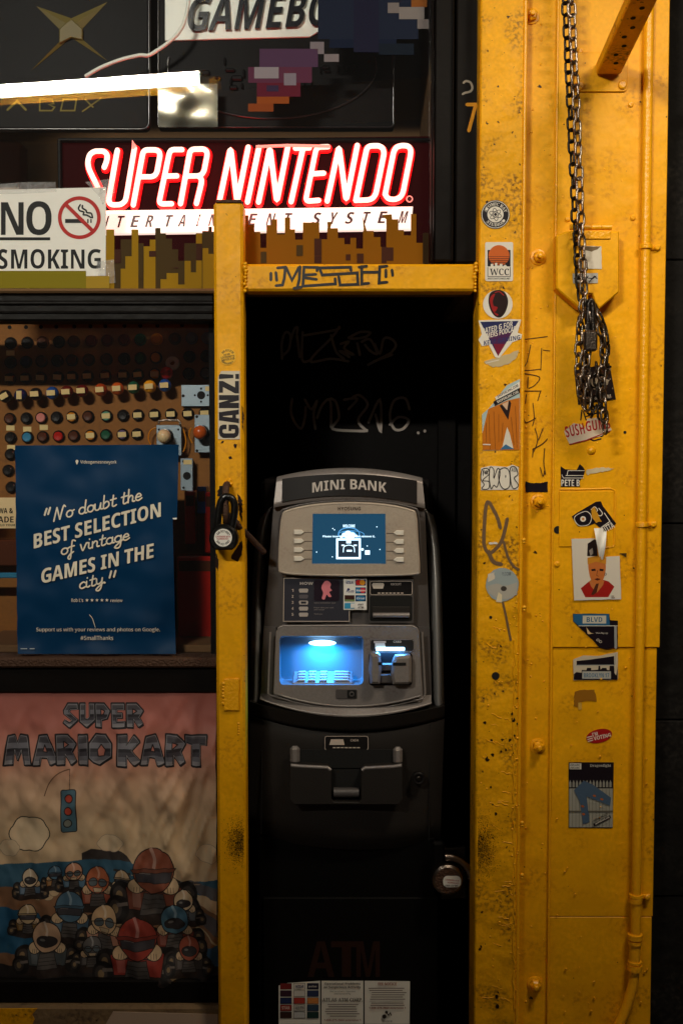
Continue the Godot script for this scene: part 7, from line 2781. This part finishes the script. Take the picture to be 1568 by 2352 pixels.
	k.poly(smooth(T.call([888, 490, 890, 560, 905, 610, 930, 636, 970, 638, 992, 606, 1006, 560, 1006, 490, 950, 478]), true), rgb(192, 108, 50))
	k.poly(T.call([878, 452, 880, 500, 940, 480, 1012, 498, 1014, 450, 940, 440]), rgb(196, 132, 34))
	k.poly(T.call([876, 440, 880, 350, 930, 318, 946, 330, 950, 440]), rgb(34, 26, 24))
	k.poly(T.call([890, 400, 915, 380, 920, 420, 900, 440]), rgb(150, 140, 130))
	k.poly(T.call([905, 535, 935, 530, 938, 545, 908, 548]), black)
	k.poly(T.call([965, 530, 995, 534, 992, 548, 966, 546]), black)
	k.line(T.call([950, 545, 944, 580, 958, 584]), 1.2, rgb(90, 44, 24))
	k.poly(T.call([928, 606, 950, 598, 975, 606, 950, 616]), rgb(90, 36, 28))
	k.poly(T.call([940, 640, 960, 636, 945, 700, 920, 720, 905, 716]), rgb(80, 40, 24))
	k.line(oval(1068.0 + 1008 * 0.3189, 1137.0 + 570 * 0.3189, 2.2, 2.6, 10), 0.9, black, true)
	k.rect(1403, 1368, 1409, 1370, rgb(120, 110, 104))
	k.rect(1403, 1372, 1411, 1374, rgb(120, 110, 104))
	done(s)
	# the flap torn down from it
	var g := Geo.new()
	var fl := []
	for i in 12:
		var f := i / 11.0
		var line := []
		for j in 5:
			var h := j / 4.0
			var u0 := lerpf(1363, 1376, f)
			var u1 := lerpf(1392, 1384, f * f)
			line.append(P(lerpf(u0, u1, h), lerpf(1213, 1285, f), zp + 0.004 + 0.012 * sin(f * PI) + 0.006 * sin(h * 5.0 + f * 4.0)))
		fl.append(line)
	g.grid(fl)
	var t := thing("paper_flap", "loose strip of white paper peeling off above the cartoon print", "paper", P(1378, 1240, zp))
	part(t, "strip", g, mats.paper)
	# pop-up flyer, torn in two
	s = sticker("flyer_sticker", "torn blue and black flyer upper half on the pillar panel", rough_edge(T.call([773, 855, 1035, 855, 1040, 900, 1096, 905, 1097, 1100, 1010, 1108, 960, 1095, 900, 1030, 810, 945, 775, 910]), 0.5, 8, 16), zp, black)
	k = s[1]
	k.poly(T.call([775, 857, 1033, 857, 1040, 938, 812, 938, 776, 908]), rgb(40, 92, 132))
	k.rect(1337, 1414, 1391, 1432, rgb(196, 188, 170))
	k.text("BLVD", 1364, 1423, 36, 11, rgb(60, 100, 130))
	k.line(T.call([815, 942, 1095, 942]), 1.4, white)
	k.line(T.call([1080, 950, 1082, 1100]), 6.0, rgb(150, 150, 146))
	k.text("The Pop up", 1381, 1454.5, 28, 5, white, {"font": "r", "shear": 0.2})
	k.line(oval(1372, 1470, 3, 2.5, 10), 1.2, rgb(190, 182, 170), true)
	k.line(oval(1378, 1474, 3, 2.5, 10), 1.2, rgb(190, 182, 170), true)
	k.poly(rough_edge(T.call([870, 950, 890, 985, 925, 1000, 880, 1000]), 0.8, 4, 3), rgb(206, 176, 130))
	done(s)
	s = sticker("flyer_scrap", "torn lower half of the flyer with a black skyline", rough_edge(T.call([776, 1185, 850, 1155, 960, 1160, 1097, 1130, 1097, 1330, 778, 1332]), 0.5, 8, 18), ZW - 0.0012, rgb(196, 182, 158))
	k = s[1]
	k.poly(T.call([800, 1195, 900, 1185, 1070, 1160, 1070, 1222, 800, 1224]), black)
	k.line(T.call([798, 1226, 1075, 1224, 1078, 1150]), 1.6, rgb(150, 150, 150))
	k.poly(T.call([780, 1330, 780, 1290, 800, 1275, 835, 1280, 838, 1260, 870, 1262, 875, 1245, 905, 1245, 905, 1262, 955, 1258, 958, 1230, 970, 1230, 972, 1258, 985, 1245, 1015, 1245, 1018, 1260, 1036, 1262, 1038, 1230, 1070, 1230, 1072, 1280, 1085, 1300, 1095, 1240, 1095, 1330]), black)
	k.rect(1336, 1542, 1402, 1559, rgb(170, 168, 158))
	k.text("BROOKLYN 17", 1369, 1551, 58, 10, rgb(70, 110, 140))
	done(s)
	s = sticker("glue_residue", "brown glue residue left by a removed sticker", rough_edge(V([1318, 1590, 1330, 1584, 1364, 1584, 1369, 1612, 1352, 1610, 1330, 1612, 1326, 1624, 1317, 1622]), 1.2, 5, 20), ZW - 0.0025, rgb(150, 98, 26))
	s[1].rect(1327, 1614, 1335, 1630, rgb(206, 160, 70))
	done(s)
	s = sticker("voting_sticker", "small red oval sticker with white lettering and stripes", oval(1375, 1690.5, 30, 15.5, 36, -13), ZW - 0.0025, rgb(164, 24, 24))
	k = s[1]
	k.text("I'M", 1365, 1686, 13, 8, white, {"rot": 13})
	k.text("VOTING", 1382, 1692, 40, 9, white, {"rot": 13})
	for i in 3:
		k.line(V([1347 + i * 1.5, 1694 + i * 4.5, 1358 + i * 1.2, 1691 + i * 4.5]), 2.0, white)
	done(s)
	s = sticker("jeans_sticker", "rectangular sticker of blue jeans hung on a white picket fence", V([1305, 1751, 1408.5, 1751, 1406, 1902, 1305, 1901]), ZW - 0.0025, black)
	k = s[1]
	k.rect(1306, 1811, 1406, 1900, rgb(158, 156, 144))
	for i in 13:
		k.poly(V([1306 + i * 7.7, 1808, 1306 + i * 7.7, 1798, 1308.5 + i * 7.7, 1791, 1311.0 + i * 7.7, 1798, 1311.0 + i * 7.7, 1808]), rgb(150, 148, 138))
		k.line(V([1306 + i * 7.7, 1812, 1306 + i * 7.7, 1899]), 0.8, rgb(104, 102, 92))
	k.rect(1306, 1862, 1406, 1865, rgb(96, 90, 80))
	k.poly(V([1317, 1815, 1340, 1793, 1360, 1802, 1402, 1832, 1400, 1851, 1346, 1829, 1353, 1888, 1338, 1893, 1331, 1842]), rgb(72, 92, 116))
	for q in [[1364, 1828], [1381, 1836], [1337, 1852], [1339, 1870]]:
		k.poly(oval(q[0], q[1], 4, 2.6, 9, 20), rgb(176, 92, 34))
	k.rect(1307, 1753, 1334, 1767, rgb(206, 200, 188))
	k.text("DBLANC", 1320, 1757, 22, 5, black, {"shear": 0.3})
	k.text("DBLANC", 1320, 1763.5, 22, 5, black, {"shear": 0.3})
	k.text("Dragonfight", 1378, 1759, 48, 8, rgb(190, 184, 176), {"font": "R"})
	k.poly(V([1361, 1892, 1400, 1872, 1402, 1879, 1363, 1898]), black)
	k.text("SHOPDBLANC.COM", 1382, 1884.5, 36, 4, white, {"rot": 27})
	k.text("SHOPDBLANC.COM", 1378, 1877, 36, 4, black, {"rot": 27})
	done(s)
	# small dark triangle of tape
	s = sticker("tape_scrap", "tiny dark triangular tape scrap right of the cartoon print", T.call([1108, 420, 1160, 418, 1158, 450]), zp, rgb(70, 50, 24))
	done(s)
